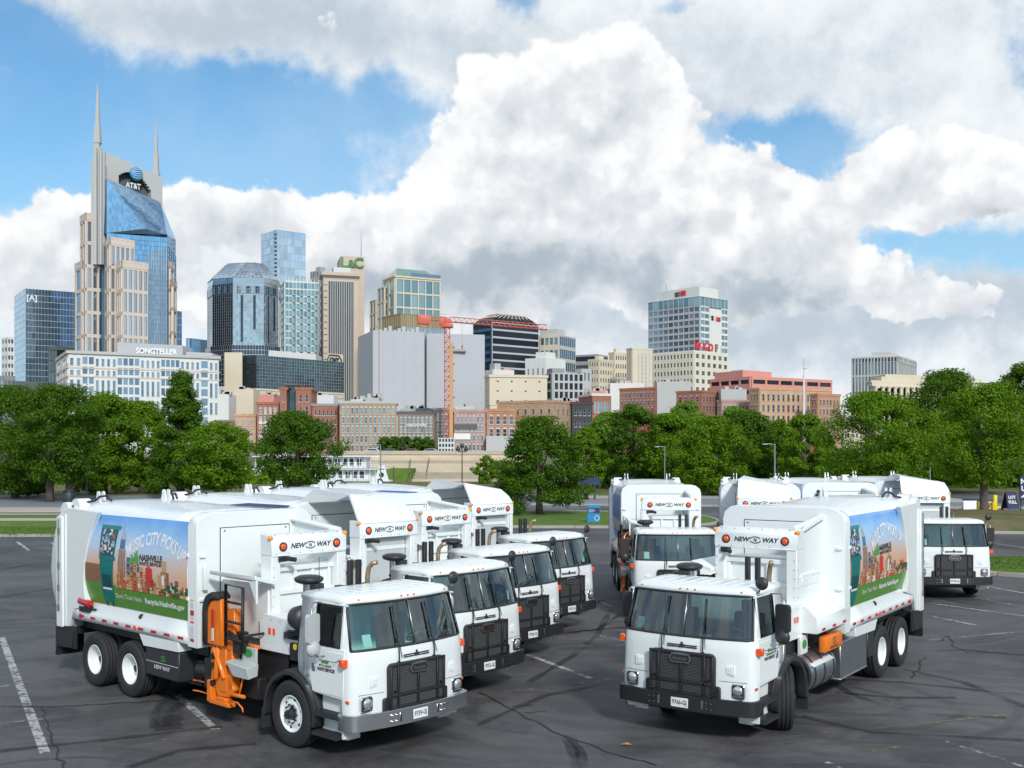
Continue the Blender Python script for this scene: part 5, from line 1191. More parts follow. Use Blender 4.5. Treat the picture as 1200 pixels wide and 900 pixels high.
def tree(name, label, px, top, bot, wpx, Y, m, seed, shape='round', trunks=1, dens=1.0, z0=0.15, group='trees along the riverside park', tilt=0.0, basepx=None, leafpx=1.4, gap=0.0):
    rng = np.random.default_rng(seed); rr = random.Random(seed)
    base = Vector(((px - 600) / F * Y, Y, z0)); k = Y / F
    zt, zb = H - (top - HZ) * k - z0, max(0.15, H - (bot - HZ) * k - z0); w = wpx * k / 2 * 1.10; hgt = zt - zb
    root = empty(name, base, 0, label, 'tree', group)
    # lobes inside the envelope
    nl = int(40 + wpx * .95); L = []
    for i in range(nl):
        for _ in range(30):
            u = .30 + .70 * rr.random() ** .55; a = rr.uniform(0, 2 * PI)
            h = rr.random()
            if shape == 'round': e = math.sin(PI * (0.10 + 0.86 * h)) ** .62
            elif shape == 'oval': e = math.sin(PI * (0.06 + 0.90 * h)) ** .8
            elif shape == 'cone': e = (1 - h) ** .75 * .95 + .08
            else: e = math.sin(PI * min(1, .25 + .72 * h)) ** .55
            rad = w * e * (1 + .18 * math.sin(3 * a + seed) + .10 * math.sin(5 * a + 2 * h * 6 + seed))
            x, y, z = math.cos(a) * rad * u * .88, math.sin(a) * rad * u * .88, zb + hgt * (.04 + .90 * h)
            if gap and rr.random() < gap * h: continue
            break
        r = (0.13 + .13 * rr.random()) * min(w, hgt / 1.6) * (1.15 - .35 * u)
        L.append((x, y, z, r))
    L = np.array(L); n = int(wpx * (bot - top) * 3.0 * dens); n = max(500, min(n, 38000))
    idx = rng.choice(len(L), n, p=L[:, 3] ** 2 / (L[:, 3] ** 2).sum()); d = rng.normal(size=(n, 3)); d /= np.linalg.norm(d, axis=1, keepdims=True)
    d[:, 2] = d[:, 2] * .85 + .18; rr_ = L[idx, 3] * (rng.random(n) ** .33) * (1 + .12 * rng.normal(size=n))
    P = L[idx, :3] + d * rr_[:, None] * np.array([1.1, 1.1, .92]); P[:, 2] = np.clip(P[:, 2], zb * .8, zt)
    P[:, 0] += tilt * (P[:, 2] - zb)
    N = d + rng.normal(size=(n, 3)) * .45 + np.array([0, 0, .35]); N /= np.linalg.norm(N, axis=1, keepdims=True)
    S = (leafpx * k) * (0.6 + .8 * rng.random(n))
    cr = mobj('crown', quads_mesh('crown', P, N, S, m, rng), root)
    bt = MB(); rt = max(.10, .022 * zt + .02 * w)
    for q in range(trunks):
        ox = (q - (trunks - 1) / 2) * w * .35; hx = rr.uniform(-.25, .25); top_ = zb + hgt * .55
        pts = [Vector((ox + (hx * .5 if i else 0) * i / 5, rr.uniform(-.1, .1) * i * .3, top_ * i / 5)) for i in range(6)]
        bt.tube(pts, [rt * (1.25 - .19 * i) for i in range(6)], 8)
        for j in range(7):
            s0 = pts[2].lerp(pts[5], rr.random()); t_ = L[rr.randrange(len(L))]; e = Vector(t_[:3]); mid = s0.lerp(e, .5) + Vector((0, 0, -.1 * (e - s0).length + .25))
            bt.tube([s0, mid, e], [rt * .42, rt * .28, rt * .08], 6)
    bt.build('trunk', BARK, root)
    return root
TL = [
 ('shade_tree', 'broad dark tree at the far left edge of the plaza', 18, 452, 578, 128, 98, LEAFD, 1, 'round', 1),
 ('shade_tree', 'dark spreading tree whose trunk stands beside the black litter bin', 70, 450, 566, 118, 91.5, LEAFD, 2, 'round', 2),
 ('shade_tree', 'mid green tree behind the thin grey pole on the left lawn', 122, 458, 580, 100, 107, LEAFM, 3, 'round', 1),
 ('shade_tree', 'lighter green tree between the grey pole and the tall narrow tree', 166, 470, 572, 82, 112, LEAFM, 4, 'oval', 1),
 ('tall_tree', 'tall narrow dark tree in front of the white hotel', 212, 432, 576, 84, 100, LEAFD, 5, 'cone', 1),
 ('shade_tree', 'bright green rounded tree just right of the tall narrow one', 254, 494, 574, 94, 94, LEAFM, 6, 'round', 1),
 ('maple_tree', 'dense green maple standing before the red brick warehouses', 348, 482, 570, 104, 86, LEAFD, 7, 'round', 1),
 ('linden_tree', 'dark green tree with short trunk on the kerbed grass island', 632, 488, 599, 106, 75, LEAFD, 8, 'low', 1),
 ('bank_tree', 'small green tree on the stepped river bank, left of the island tree', 568, 534, 566, 30, 138, LEAFM, 9, 'oval', 1),
 ('park_tree', 'slim olive tree just right of the island tree', 686, 500, 574, 54, 112, LEAFM, 10, 'oval', 1),
 ('park_tree', 'bright green tree right of the slim olive one', 712, 483, 570, 62, 128, LEAFL, 11, 'oval', 1),
 ('park_tree', 'dark bushy tree above the tall blue pillar sign', 745, 474, 574, 84, 118, LEAFD, 12, 'round', 1),
 ('park_tree', 'light green crown rising over the row beside the pink brick block', 806, 470, 560, 66, 140, LEAFL, 13, 'oval', 1),
 ('park_tree', 'mid green tree behind the small street lamp in the row', 788, 484, 575, 84, 116, LEAFM, 14, 'round', 1),
 ('park_tree', 'wide olive green tree in the middle of the right hand row', 832, 488, 576, 92, 104, LEAFM, 15, 'round', 1),
 ('park_tree', 'dark green tree left of the grey street lamp', 874, 480, 574, 80, 108, LEAFD, 16, 'round', 1),
 ('park_tree', 'pale green tree in second row showing above its dark neighbour', 862, 476, 540, 60, 132, LEAFL, 17, 'oval', 1),
 ('park_tree', 'olive tree directly behind the grey street lamp', 912, 490, 574, 70, 112, LEAFM, 18, 'round', 1),
 ('park_tree', 'dull green tree between the street lamp and the huge round tree', 944, 484, 572, 70, 100, LEAFM, 19, 'oval', 1),
 ('large_tree', 'huge round bright green tree below the grey office tower', 1024, 460, 570, 136, 84, LEAFM, 20, 'round', 1),
 ('large_tree', 'tall very dark tree beside the columned stone museum', 1106, 432, 568, 112, 112, LEAFD, 21, 'round', 1),
 ('roadside_tree', 'green tree with slender bare trunk on the grass mound at right', 1153, 450, 568, 132, 67, LEAFM, 22, 'round', 1),
 ('large_tree', 'tree crown cut by the right edge of the view', 1206, 424, 540, 96, 104, LEAFD, 23, 'round', 1),
 ('park_tree', 'small tree low between the huge round tree and the slender-trunked one', 1080, 508, 568, 54, 100, LEAFM, 24, 'round', 1),
 ('bush', 'rounded bush under the dark trees by the left plaza', 32, 550, 584, 64, 102, LEAFD, 31, 'round', 1),
 ('bush', 'green bush on the river bank beside the stepped seating', 588, 540, 566, 34, 152, LEAFL, 32, 'round', 1),
 ('bush', 'low bush left of the tall narrow tree', 182, 548, 580, 44, 108, LEAFM, 33, 'round', 1),
]
for (nm, lb, px, top, bot, w, Y, m, sd_, sh, tk) in TL: tree(nm, lb, px, top, bot, w, Y, m, sd_, sh, tk)
for i, (px, lab) in enumerate([(450, 'leftmost'), (463, 'second from left'), (476, 'middle'), (489, 'fourth from left'), (501, 'rightmost')]):
    tree('clipped_tree', '%s of the five clipped round trees on the far promenade' % lab, px, 512, 529, 18, 268, LEAFD, 40 + i, 'low', 1, z0=3.2, group='clipped trees on the promenade', leafpx=1.4, dens=1.6)
# undergrowth between trunks of the far row
rng = np.random.default_rng(77); n = 16000
xx = rng.uniform(9, 62, n); yy = 128 + rng.normal(0, 3, n); zz = rng.random(n) ** 1.3 * (3.6 + 1.6 * np.sin(xx * .7) + .8 * np.sin(xx * 1.9))
P = np.stack([xx, yy, zz + .1], 1); N = rng.normal(size=(n, 3)); N[:, 2] += .6; N[:, 1] -= .8; N /= np.linalg.norm(N, axis=1, keepdims=True)
tag(mobj('undergrowth', quads_mesh('undergrowth', P, N, .25 + .2 * rng.random(n), LEAFD, rng)), kind='stuff')
xx = rng.uniform(-75, -30, 9000); yy = 140 + rng.normal(0, 2, 9000); zz = rng.random(9000) * (1.6 + .8 * np.sin(xx))
P = np.stack([xx, yy, zz + .1], 1); N = rng.normal(size=(9000, 3)); N[:, 2] += .6; N[:, 1] -= .8; N /= np.linalg.norm(N, axis=1, keepdims=True)
tag(mobj('riverside_shrubbery', quads_mesh('riverside_shrubbery', P, N, .25 + .2 * rng.random(9000), LEAFM, rng)), kind='stuff')
# tufts of grass that give the lawns a ragged edge
def tufts(name, x0, x1, y0, y1, z, n, h, m):
    x = rng.uniform(x0, x1, n); y = rng.uniform(y0, y1, n); P = np.stack([x, y, np.full(n, z + h * .5)], 1)
    N = rng.normal(size=(n, 3)) * np.array([1, 1, .15]); N /= np.linalg.norm(N, axis=1, keepdims=True)
    tag(mobj(name, quads_mesh(name, P, N, h * (.4 + .6 * rng.random(n)), m, rng, .35)), kind='stuff')
GT = leaf_mat('grass_blades', (0.075, 0.135, 0.02), (0.14, 0.22, 0.045))
tufts('grass', -60, -6.6, 56.2, 62.3, .11, 14000, .07, GT); tufts('grass', 17.2, 42, 40.4, 45, .12, 12000, .06, GT)

# ---------------------------------------------------------------- park furniture
DARKM = mat('dark_grey_metal', (0.05, 0.055, 0.06), 0.5, 0.4); GREYM = mat('galvanised_pole', (0.30, 0.33, 0.36), 0.45, 0.6); SLATE = mat('slate_blue_pole', (0.06, 0.09, 0.12), 0.5, 0.2)
NAVY = mat('navy_sign', (0.012, 0.03, 0.10), 0.5, var=.2); CYAN = mat('cyan_sign', (0.02, 0.22, 0.45), 0.45, var=.15); TEALS = mat('teal_sign', (0.10, 0.38, 0.52), 0.45, var=.15); SIGNW = mat('sign_white', (0.75, 0.77, 0.78), 0.5)
def post(name, label, px, top, Y, r, m, arm=None, z0=.15, head=None, cat='lamp post', grp=None):
    x = (px - 600) / F * Y; zt = H - (top - HZ) * Y / F
    t = empty(name, (x, Y, z0), 0, label, cat, grp)
    b = MB(); b.cyl((0, 0, 0), (0, 0, zt - z0), r, r * .7, n=10); b.cyl((0, 0, 0), (0, 0, .35), r * 1.8, n=10); b.build('pole', m, t)
    if arm:
        b = MB(); b.tube([(0, 0, zt - z0 - .1), (arm * .5, 0, zt - z0 - .02), (arm, 0, zt - z0 - .03)], r * .6, 6); b.build('arm', m, t)
        b = MB(); b.cbox(arm, 0, zt - z0 - .05, abs(arm) * .55, .28, .10); b.build('lamp_head', m, t, bevel=.02)
    if head:
        b = MB()
        for dx in (-.45, 0, .45): b.lathe([(0, .0), (.22, .05), (.26, .2), (.16, .42), (0, .5)], (dx, 0, zt - z0 - .25 + (.35 if dx == 0 else 0)), 'z', 12)
        b.tube([(-.45, 0, zt - z0 - .3), (.45, 0, zt - z0 - .3)], .05, 6); b.build('lamp_cluster', m, t)
    return t
post('thin_pole', 'slate blue pole in front of the dark trees at left', 101.5, 527, 93, .085, SLATE, arm=.5)
post('street_lamp', 'tall grey lamp post beside the white riverboat', 446, 521, 120, .09, GREYM, arm=-.6)
post('cluster_lamp', 'black lamp post with three globes before the stepped bank', 541.5, 526, 118, .07, DARKM, head=1)
post('street_lamp', 'pale lamp post with short arm in the middle of the tree row', 779, 523, 101, .06, GREYM, arm=-.75)
post('street_lamp', 'grey lamp post with left arm rising above the back trucks', 908, 520, 97, .09, GREYM, arm=-.9)
post('thin_pole', 'thin grey pole behind the far right truck', 1090, 542, 92, .06, GREYM, cat='pole')
post('thin_pole', 'dark pole beyond the island tree between navy banners', 697, 553, 96, .06, SLATE, cat='pole')
# litter bin
x, y = gp(81, 592); t = empty('litter_bin', (x, y, .135), 0, 'black cylindrical litter bin on the left plaza', 'litter bin')
b = MB(); b.lathe([(0, 0), (.42, 0), (.46, .1), (.46, 1.0), (.40, 1.08), (0, 1.1)], (0, 0, 0), 'z', 20); b.build('bin_body', DARKM, t)
b = MB(); b.lathe([(.47, .92), (.49, .95), (.49, 1.02), (.44, 1.08)], (0, 0, 0), 'z', 20); b.build('rim', BLACK, t)
# blue information sign on the island
x, y = gp(695.5, 612, .12); t = empty('information_sign', (x, y, .12), R(8), 'bright blue rectangular sign on the grass island with dark top panel', 'sign')
b = MB(); b.box(-.40, .40, -.06, .06, 0, 1.05); b.build('sign_panel', CYAN, t, bevel=.01, seg=1)
b = MB(); b.box(-.37, .37, -.066, -.058, .56, .88); b.build('dark_panel', NAVY, t)
b = MB(); 
for i in range(16):
    a0, a1 = 2 * PI * i / 16, 2 * PI * (i + 1) / 16
    b.add([(.20 + .13 * math.cos(a0), -.0675, .26 + .13 * math.sin(a0)), (.20 + .13 * math.cos(a1), -.0675, .26 + .13 * math.sin(a1)), (.20 + .16 * math.cos(a1), -.0675, .26 + .16 * math.sin(a1)), (.20 + .16 * math.cos(a0), -.0675, .26 + .16 * math.sin(a0))], [(0, 1, 2, 3)])
b.build('ring_mark', SIGNW, t)
for i, w in enumerate((.5, .42, .55, .38)):
    b = MB(); b.box(-.32, -.32 + w * .8, -.0672, -.066, .82 - i * .065, .84 - i * .065); b.build('text_line', SIGNW if i else CYAN, t)
x, y = gp(721, 597, .1); t = empty('pillar_sign', (x, y, .13), 0, 'tall light blue pillar sign left of the back right truck group', 'sign')
b = MB(); b.box(-.30, .30, -.15, .15, 0, 2.0); b.build('pillar', TEALS, t, bevel=.02); b = MB(); b.box(-.28, .28, -.156, -.15, .9, 1.3); b.build('dark_panel', NAVY, t)
for lab, x0, x1 in (('left navy banner on the fence beyond the island tree', 677, 703), ('right navy banner beside the tall blue pillar sign', 716, 742)):
    Y = 101; a, c = (x0 - 600) / F * Y, (x1 - 600) / F * Y; t = empty('fence_banner', (a, Y, .15), 0, lab, 'banner', 'navy banners on the road fence')
    b = MB(); b.box(0, c - a, -.02, .02, 1.1, 1.75); b.build('banner', NAVY, t)
    for q in (0, c - a): b = MB(); b.cyl((q, .05, 0), (q, .05, 1.9), .03, n=6); b.build('stake', DARKM, t)
for bi, px in enumerate((677, 681, 685, 688)):     # bollards beyond the island tree
    x, y = gp(px, 587); t = MB(); t.lathe([(0, 0), (.11, 0), (.11, .85), (.08, .95), (0, .97)], (0, 0, 0), 'z', 10)
    o = t.build('bollard', DARKM); o.location = (x, y, .13); tag(o, ['leftmost', 'second from left', 'third from left', 'rightmost'][bi] + ' of four dark bollards right of the island tree', 'bollard', 'bollards beyond the island')
# A-frame board
x, y = gp(1186, 594, .5); y = 69; x = (1184 - 600) / F * y
t = empty('sandwich_board', (x, y, .80), R(12), 'navy sandwich board reading LOT FULL on the grass mound', 'sign')
for s in (-1, 1):
    b = MB(); b.hexa([(-.42, s * .30, 0), (.42, s * .30, 0), (.34, s * .03, 1.05), (-.34, s * .03, 1.05)], [(-.42, s * .27, 0), (.42, s * .27, 0), (.34, s * .0, 1.05), (-.34, s * .0, 1.05)]); bd_ = b.build('board', NAVY, t)
    b = MB(); b.tube([(-.43, s * .31, 0), (-.35, s * .04, 1.06), (.35, s * .04, 1.06), (.43, s * .31, 0)], .022, 6); b.build('frame', mat('red_brown_wood', (.16, .06, .04), .7), t)
put('lettering', text_mesh('LOT', .27, SIGNW, bold=.012), (0, -.155, .72), (1, 0, 0), (0, .25, 1), t); put('lettering', text_mesh('FULL', .27, SIGNW, bold=.012), (0, -.228, .42), (1, 0, 0), (0, .25, 1), t)
Y = 66; x = (1203 - 600) / F * Y; t = empty('direction_sign', (x, Y, .6), 0, 'large dark navy sign with white letters cut by the right edge', 'sign')
b = MB(); b.box(-.42, .9, -.05, .05, .85, 2.35); b.build('sign_panel', NAVY, t); put('lettering', text_mesh('N', .42, SIGNW, bold=.02), (-.22, -.056, 2.02), (1, 0, 0), (0, 0, 1), t); put('lettering', text_mesh('U', .42, SIGNW, bold=.02), (-.20, -.056, 1.58), (1, 0, 0), (0, 0, 1), t)
b = MB(); b.add([(-.40, -.056, 1.05), (-.10, -.056, 1.30), (.1, -.056, 1.30), (-.2, -.056, 1.05)], [(0, 1, 2, 3)]); b.build('arrow', SIGNW, t)
for q in (-.35, .8): b = MB(); b.cyl((q, 0, 0), (q, 0, .85), .04, n=8); b.build('leg', DARKM, t)
# barricades
Y = 76; x = (1138 - 600) / F * Y; t = empty('sawhorse_barrier', (x, Y, .02), 0, 'low white and navy barrier board left of the yellow barriers', 'barrier')
b = MB(); b.hexa([(-.62, -.2, .25), (.35, -.2, .25), (.45, -.05, .95), (-.55, -.05, .95)], [(-.62, -.17, .25), (.35, -.17, .25), (.45, -.02, .95), (-.55, -.02, .95)]); b.build('white_board', SIGNW, t)
b = MB(); b.box(-.6, .72, -.05, .0, .95, 1.08); b.box(.4, .75, -.18, -.02, .2, .95); b.build('navy_board', NAVY, t)
for q in (-.5, .6): b = MB(); b.tube([(q, -.2, 0), (q, 0, .95), (q, .25, 0)], .03, 6); b.build('leg', DARKM, t)
for k, px in enumerate((1154, 1166)):
    Y = 73 + k; x = (px - 600) / F * Y; t = empty('yellow_barrier', (x, Y, .3), 0, ['thin yellow rail barrier left of the upright yellow one', 'upright yellow barrier beside the LOT FULL board'][k], 'barrier', 'yellow parking barriers')
    b = MB(); 
    if k: b.box(-.12, .12, -.1, .1, .1, 1.15); b.box(-.6, .5, -.03, .03, .25, .38); b.box(-.25, .25, -.2, .2, 0, .12)
    else: b.box(-.5, .55, -.03, .03, .65, .75); b.box(-.5, .55, -.03, .03, .25, .33)
    b.build('rail', YEL, t, bevel=.015)
    for q in (-.45, .5): b = MB(); b.box(q - .03, q + .03, -.18, .18, .03, .75 if not k else .4); b.build('foot', YEL if not k else DARKM, t)

# ---------------------------------------------------------------- far bank: river steps, boat, promenade
STEP = mat('pale_stone_steps', (0.50, 0.43, 0.33), 0.9, var=.22, scale=.15, bump=.1)
def xat(px, Y): return (px - 600) / F * Y
xa_, xb_ = xat(385, 240), xat(606, 240)
t = empty('river_steps', ((xa_ + xb_) / 2, 216, -5), 0, 'pale stone terraced seating stepping down to the river', 'terrace'); t['kind'] = 'structure'; del t['category'], t['label']
nst = 13
for i in range(nst):
    y0, y1 = 217 + 45 * i / nst, 217 + 45 * (i + 1) / nst; zt = -5 + 8.2 * (i + 1) / nst
    b = MB(); wob = 3.5 * math.sin(i * 1.7)
    b.box(xa_ - 4 + max(0, wob) - t.location.x, xb_ + 3 - max(0, -wob) - t.location.x, y0 - t.location.y, 262.5 - t.location.y, zt - 8.2 / nst + 5 - .6, zt + 5 - .01 * i)
    b.build('step', [STEP, mat('warm_stone_steps', (.56, .46, .34), .9, var=.25, scale=.3), mat('darker_stone_steps', (.36, .31, .24), .9, var=.25, scale=.3)][(i * 2 + i // 3) % 3], t)  # three stone tones taken in turn, so neighbouring steps differ
b = MB(); b.box(xat(392, 238), xat(486, 238), 229, 241, -3.2, .30); tag(b.build('bank_lawn', GRASS), kind='structure')
b = MB(); b.prism([(214.5, -7), (262, 3.0), (262, -7)], xb_ + 2, 700, 'x'); tag(b.build('river_bank', mat('bank_scrub', (.10, .13, .05), .95, var=.5, scale=.12)), kind='structure')
b = MB(); b.prism([(214.5, -7), (262, 3.0), (262, -7)], -900, xa_ - 3, 'x'); tag(b.build('river_bank', MATS['bank_scrub']), kind='structure')
b = MB(); b.box(-3000, 3000, 262, 14000, -9.0, 3.18); tag(b.build('city_ground', mat('city_paving', (.26, .24, .21), .95, scale=.02)), kind='structure')
# diagonal stair rails on the terraces
for k, (pa, pb) in enumerate([((503, 537), (497, 574)), ((481, 538), (480, 556))]):
    A_, B_ = at(pa[0], pa[1], 252), at(pb[0], pb[1], 226)
    b = MB(); b.tube([A_, A_.lerp(B_, .5) + Vector((0, 0, .3)), B_], .09, 6)
    for q in range(9): p = A_.lerp(B_, q / 8); b.cyl(p, p - Vector((0, 0, 1.1)), .05, n=6)
    o = b.build('handrail', DARKM); o.name = 'handrail'; tag(o, ['long dark handrail running down the river steps', 'short dark handrail at the left of the steps'][k], 'handrail')
b = MB(); b.box(xa_, xb_, 261.5, 262.2, 3.2, 4.1)
o = b.build('promenade_wall', mat('promenade_wall', (.42, .38, .31), .9, var=.2, scale=.3)); tag(o, 'long low stone parapet along the top of the river steps', 'wall')
# riverboat
BW = mat('boat_white', (.78, .79, .79), .45, var=.08); BG = mat('boat_window', (.05, .08, .10), .15, .3)
YB = 188; x0, x1 = xat(284, YB), xat(452, YB); t = empty('riverboat', (x0, YB, -4.9), 0, 'white riverboat with stacked decks moored behind the maple tree', 'riverboat')
Lb = x1 - x0
b = MB(); b.prism([(-2, 0), (Lb + 1, 0), (Lb + 2.2, 1.6), (-3, 1.6)], 0, 9, 'y'); b.build('hull', BW, t)
for k, (z, xa, xb) in enumerate(((1.7, -1, Lb), (3.9, 0, Lb - .6), (6.1, 2, Lb - 1.4))):
    b = MB(); b.box(xa + 1, xb - 2.2, 1.2, 8, z, z + 2.0); b.build('deck_cabin', BW, t)
    b = MB(); b.box(xa - .3, xb + .4, -.2, 9.2, z + 2.0, z + 2.14); b.build('deck', BW, t)
    for i in range(int((xb - xa) / .95)):
        b = MB(); b.cyl((xa + .3 + i * .95, 0, z), (xa + .3 + i * .95, 0, z + 2.0), .05, n=6); b.build('deck_post', BW, t)
    for i in range(int((xb - xa - 4) / 1.25)):
        b = MB(); b.box(xa + 1.5 + i * 1.25, xa + 2.25 + i * 1.25, 1.13, 1.2, z + .5, z + 1.6); b.build('window', BG, t)
    b = MB()
    for zz in (.35, .7, 1.0): b.box(xa, xb, -.03, .03, z + zz, z + zz + .05)
    b.build('railing', BW, t)
b = MB(); b.box(4, 8, 2.5, 6.5, 8.3, 10.2); b.build('pilot_house', BW, t); b = MB(); b.box(4.3, 7.7, 2.42, 2.5, 9.0, 9.8); b.build('window', BG, t)
b = MB(); b.prism([(Lb - 2.5, 1.7), (Lb + 1.2, 1.7), (Lb - .2, 6.6), (Lb - 1.2, 6.6)], -.2, .2, 'y'); b.build('stern_brace', BW, t)
b = MB(); b.cyl((Lb - .4, -.28, 3.0), (Lb - .4, -.2, 3.0), .42, n=16); b.cyl((Lb - .7, -.28, 5.0), (Lb - .7, -.2, 5.0), .42, n=16); b.build('round_port', BG, t)
b = MB(); b.tube([(Lb + 1.2, 0, 0), (Lb + 1.4, 0, 6.4)], .09, 6); b.build('mast', DARKM, t)
YB = 158; x0, x1 = xat(58, YB), xat(196, YB); t = empty('white_barge', (x0, YB, -4.9), 0, 'long white moored barge glimpsed under the left-hand trees', 'barge')
b = MB(); b.prism([(0, 0), (x1 - x0, 0), (x1 - x0 + 1, 2), (-1, 2)], 0, 8, 'y'); b.build('hull', BW, t); b = MB(); b.box(.5, x1 - x0 - .5, .5, 7, 2, 4.9); b.build('cabin', BW, t); b = MB(); b.box(0, x1 - x0, 0, 7.5, 4.9, 5.1); b.build('cabin_roof', GREYL, t)
for i in range(9): b = MB(); b.box(1.5 + i * 1.8, 2.4 + i * 1.8, .42, .5, 3.0, 4.0); b.build('window', BG, t)
# ---------------------------------------------------------------- skyline
ZG = 3.2
def win_mat(name, a, b_, metal=.55, rough=.10):
    m = bpy.data.materials.new(name); m.use_nodes = True
    t = NT(m.node_tree); t.n.clear()
    ri = t.math('FRACT', t.math('ADD', t.node('ShaderNodeNewGeometry').outputs['Random Per Island'], t.node('ShaderNodeObjectInfo').outputs['Random']))
    bs = t.node('ShaderNodeBsdfPrincipled', {'Base Color': t.mix(ri, a, b_), 'Roughness': rough, 'Metallic': metal})
    t.node('ShaderNodeOutputMaterial', {0: bs.outputs[0]}); MATS[name] = m; return m
W_DARK = win_mat('dark_window', (.03, .04, .06), (.16, .19, .22)); W_BLUE = win_mat('blue_window', (.10, .17, .28), (.30, .40, .52), .7); W_TEAL = win_mat('teal_window', (.13, .26, .30), (.33, .48, .52), .7)
W_GREY = win_mat('grey_window', (.12, .15, .18), (.34, .40, .44), .6); W_PALE = win_mat('pale_blind_window', (.30, .28, .22), (.62, .58, .48), .1, .4); W_BLACKW = win_mat('black_window', (.012, .014, .02), (.05, .06, .075), .5)
G_BLUE = curtain('blue_curtain_glass', (.26, .42, .58)); G_DEEP = curtain('deep_blue_curtain_glass', (.12, .23, .36)); G_SKY = curtain('sky_curtain_glass', (.52, .64, .74)); G_GREY = curtain('silver_curtain_glass', (.42, .50, .57)); G_BLK = curtain('charcoal_curtain_glass', (.07, .09, .12), var=.5); G_TEAL = curtain('teal_curtain_glass', (.25, .48, .52)); G_DTEAL = curtain('dark_teal_curtain_glass', (.085, .13, .145), var=.5)
TANS = mat('tan_stone', (.56, .46, .37), .85, var=.12, scale=.08); PINKT = mat('pinkish_granite', (.62, .53, .46), .7, var=.10, scale=.08); GREYS = mat('light_grey_stone', (.46, .46, .45), .8, var=.10, scale=.06); CREAM = mat('cream_masonry', (.62, .55, .42), .85, var=.12, scale=.08)
WHITEM = mat('white_masonry', (.66, .66, .63), .85, var=.10, scale=.08); GREYC = mat('grey_concrete', (.36, .36, .38), .85, var=.06, scale=.05); LILG = mat('pale_grey_cladding', (.44, .45, .48), .8, var=.05, scale=.05); DKG = mat('dark_grey_cladding', (.10, .11, .12), .7, var=.15); MIDG = mat('mid_grey_roofing', (.27, .28, .30), .85, var=.2, scale=.2)
GRNR = mat('green_copper_roof', (.17, .29, .25), .7, var=.2, scale=.1); GOLD = mat('bronze_mesh', (.42, .33, .20), .55, .4, var=.2, scale=.1); SALM = mat('salmon_render', (.62, .27, .22), .85, var=.10, scale=.08); BLKS = mat('black_stone', (.05, .05, .055), .8, var=.4, scale=.2)
B_TAN = brick_mat('tan_brick', (.42, .27, .17), (.42, .36, .30)); B_RED = brick_mat('red_brick', (.36, .135, .085), (.36, .27, .23)); B_ORG = brick_mat('orange_brick', (.48, .23, .13), (.46, .36, .28)); B_PNK = brick_mat('pink_painted_brick', (.46, .30, .26), (.45, .36, .32)); B_BRN = brick_mat('brown_brick', (.27, .20, .155), (.34, .29, .25)); B_ORL = brick_mat('light_orange_brick', (.56, .34, .20), (.5, .4, .3))
SIL = mat('mullion_metal', (.50, .53, .56), .4, .6); MDK = mat('dark_mullion', (.07, .08, .09), .5, .4)

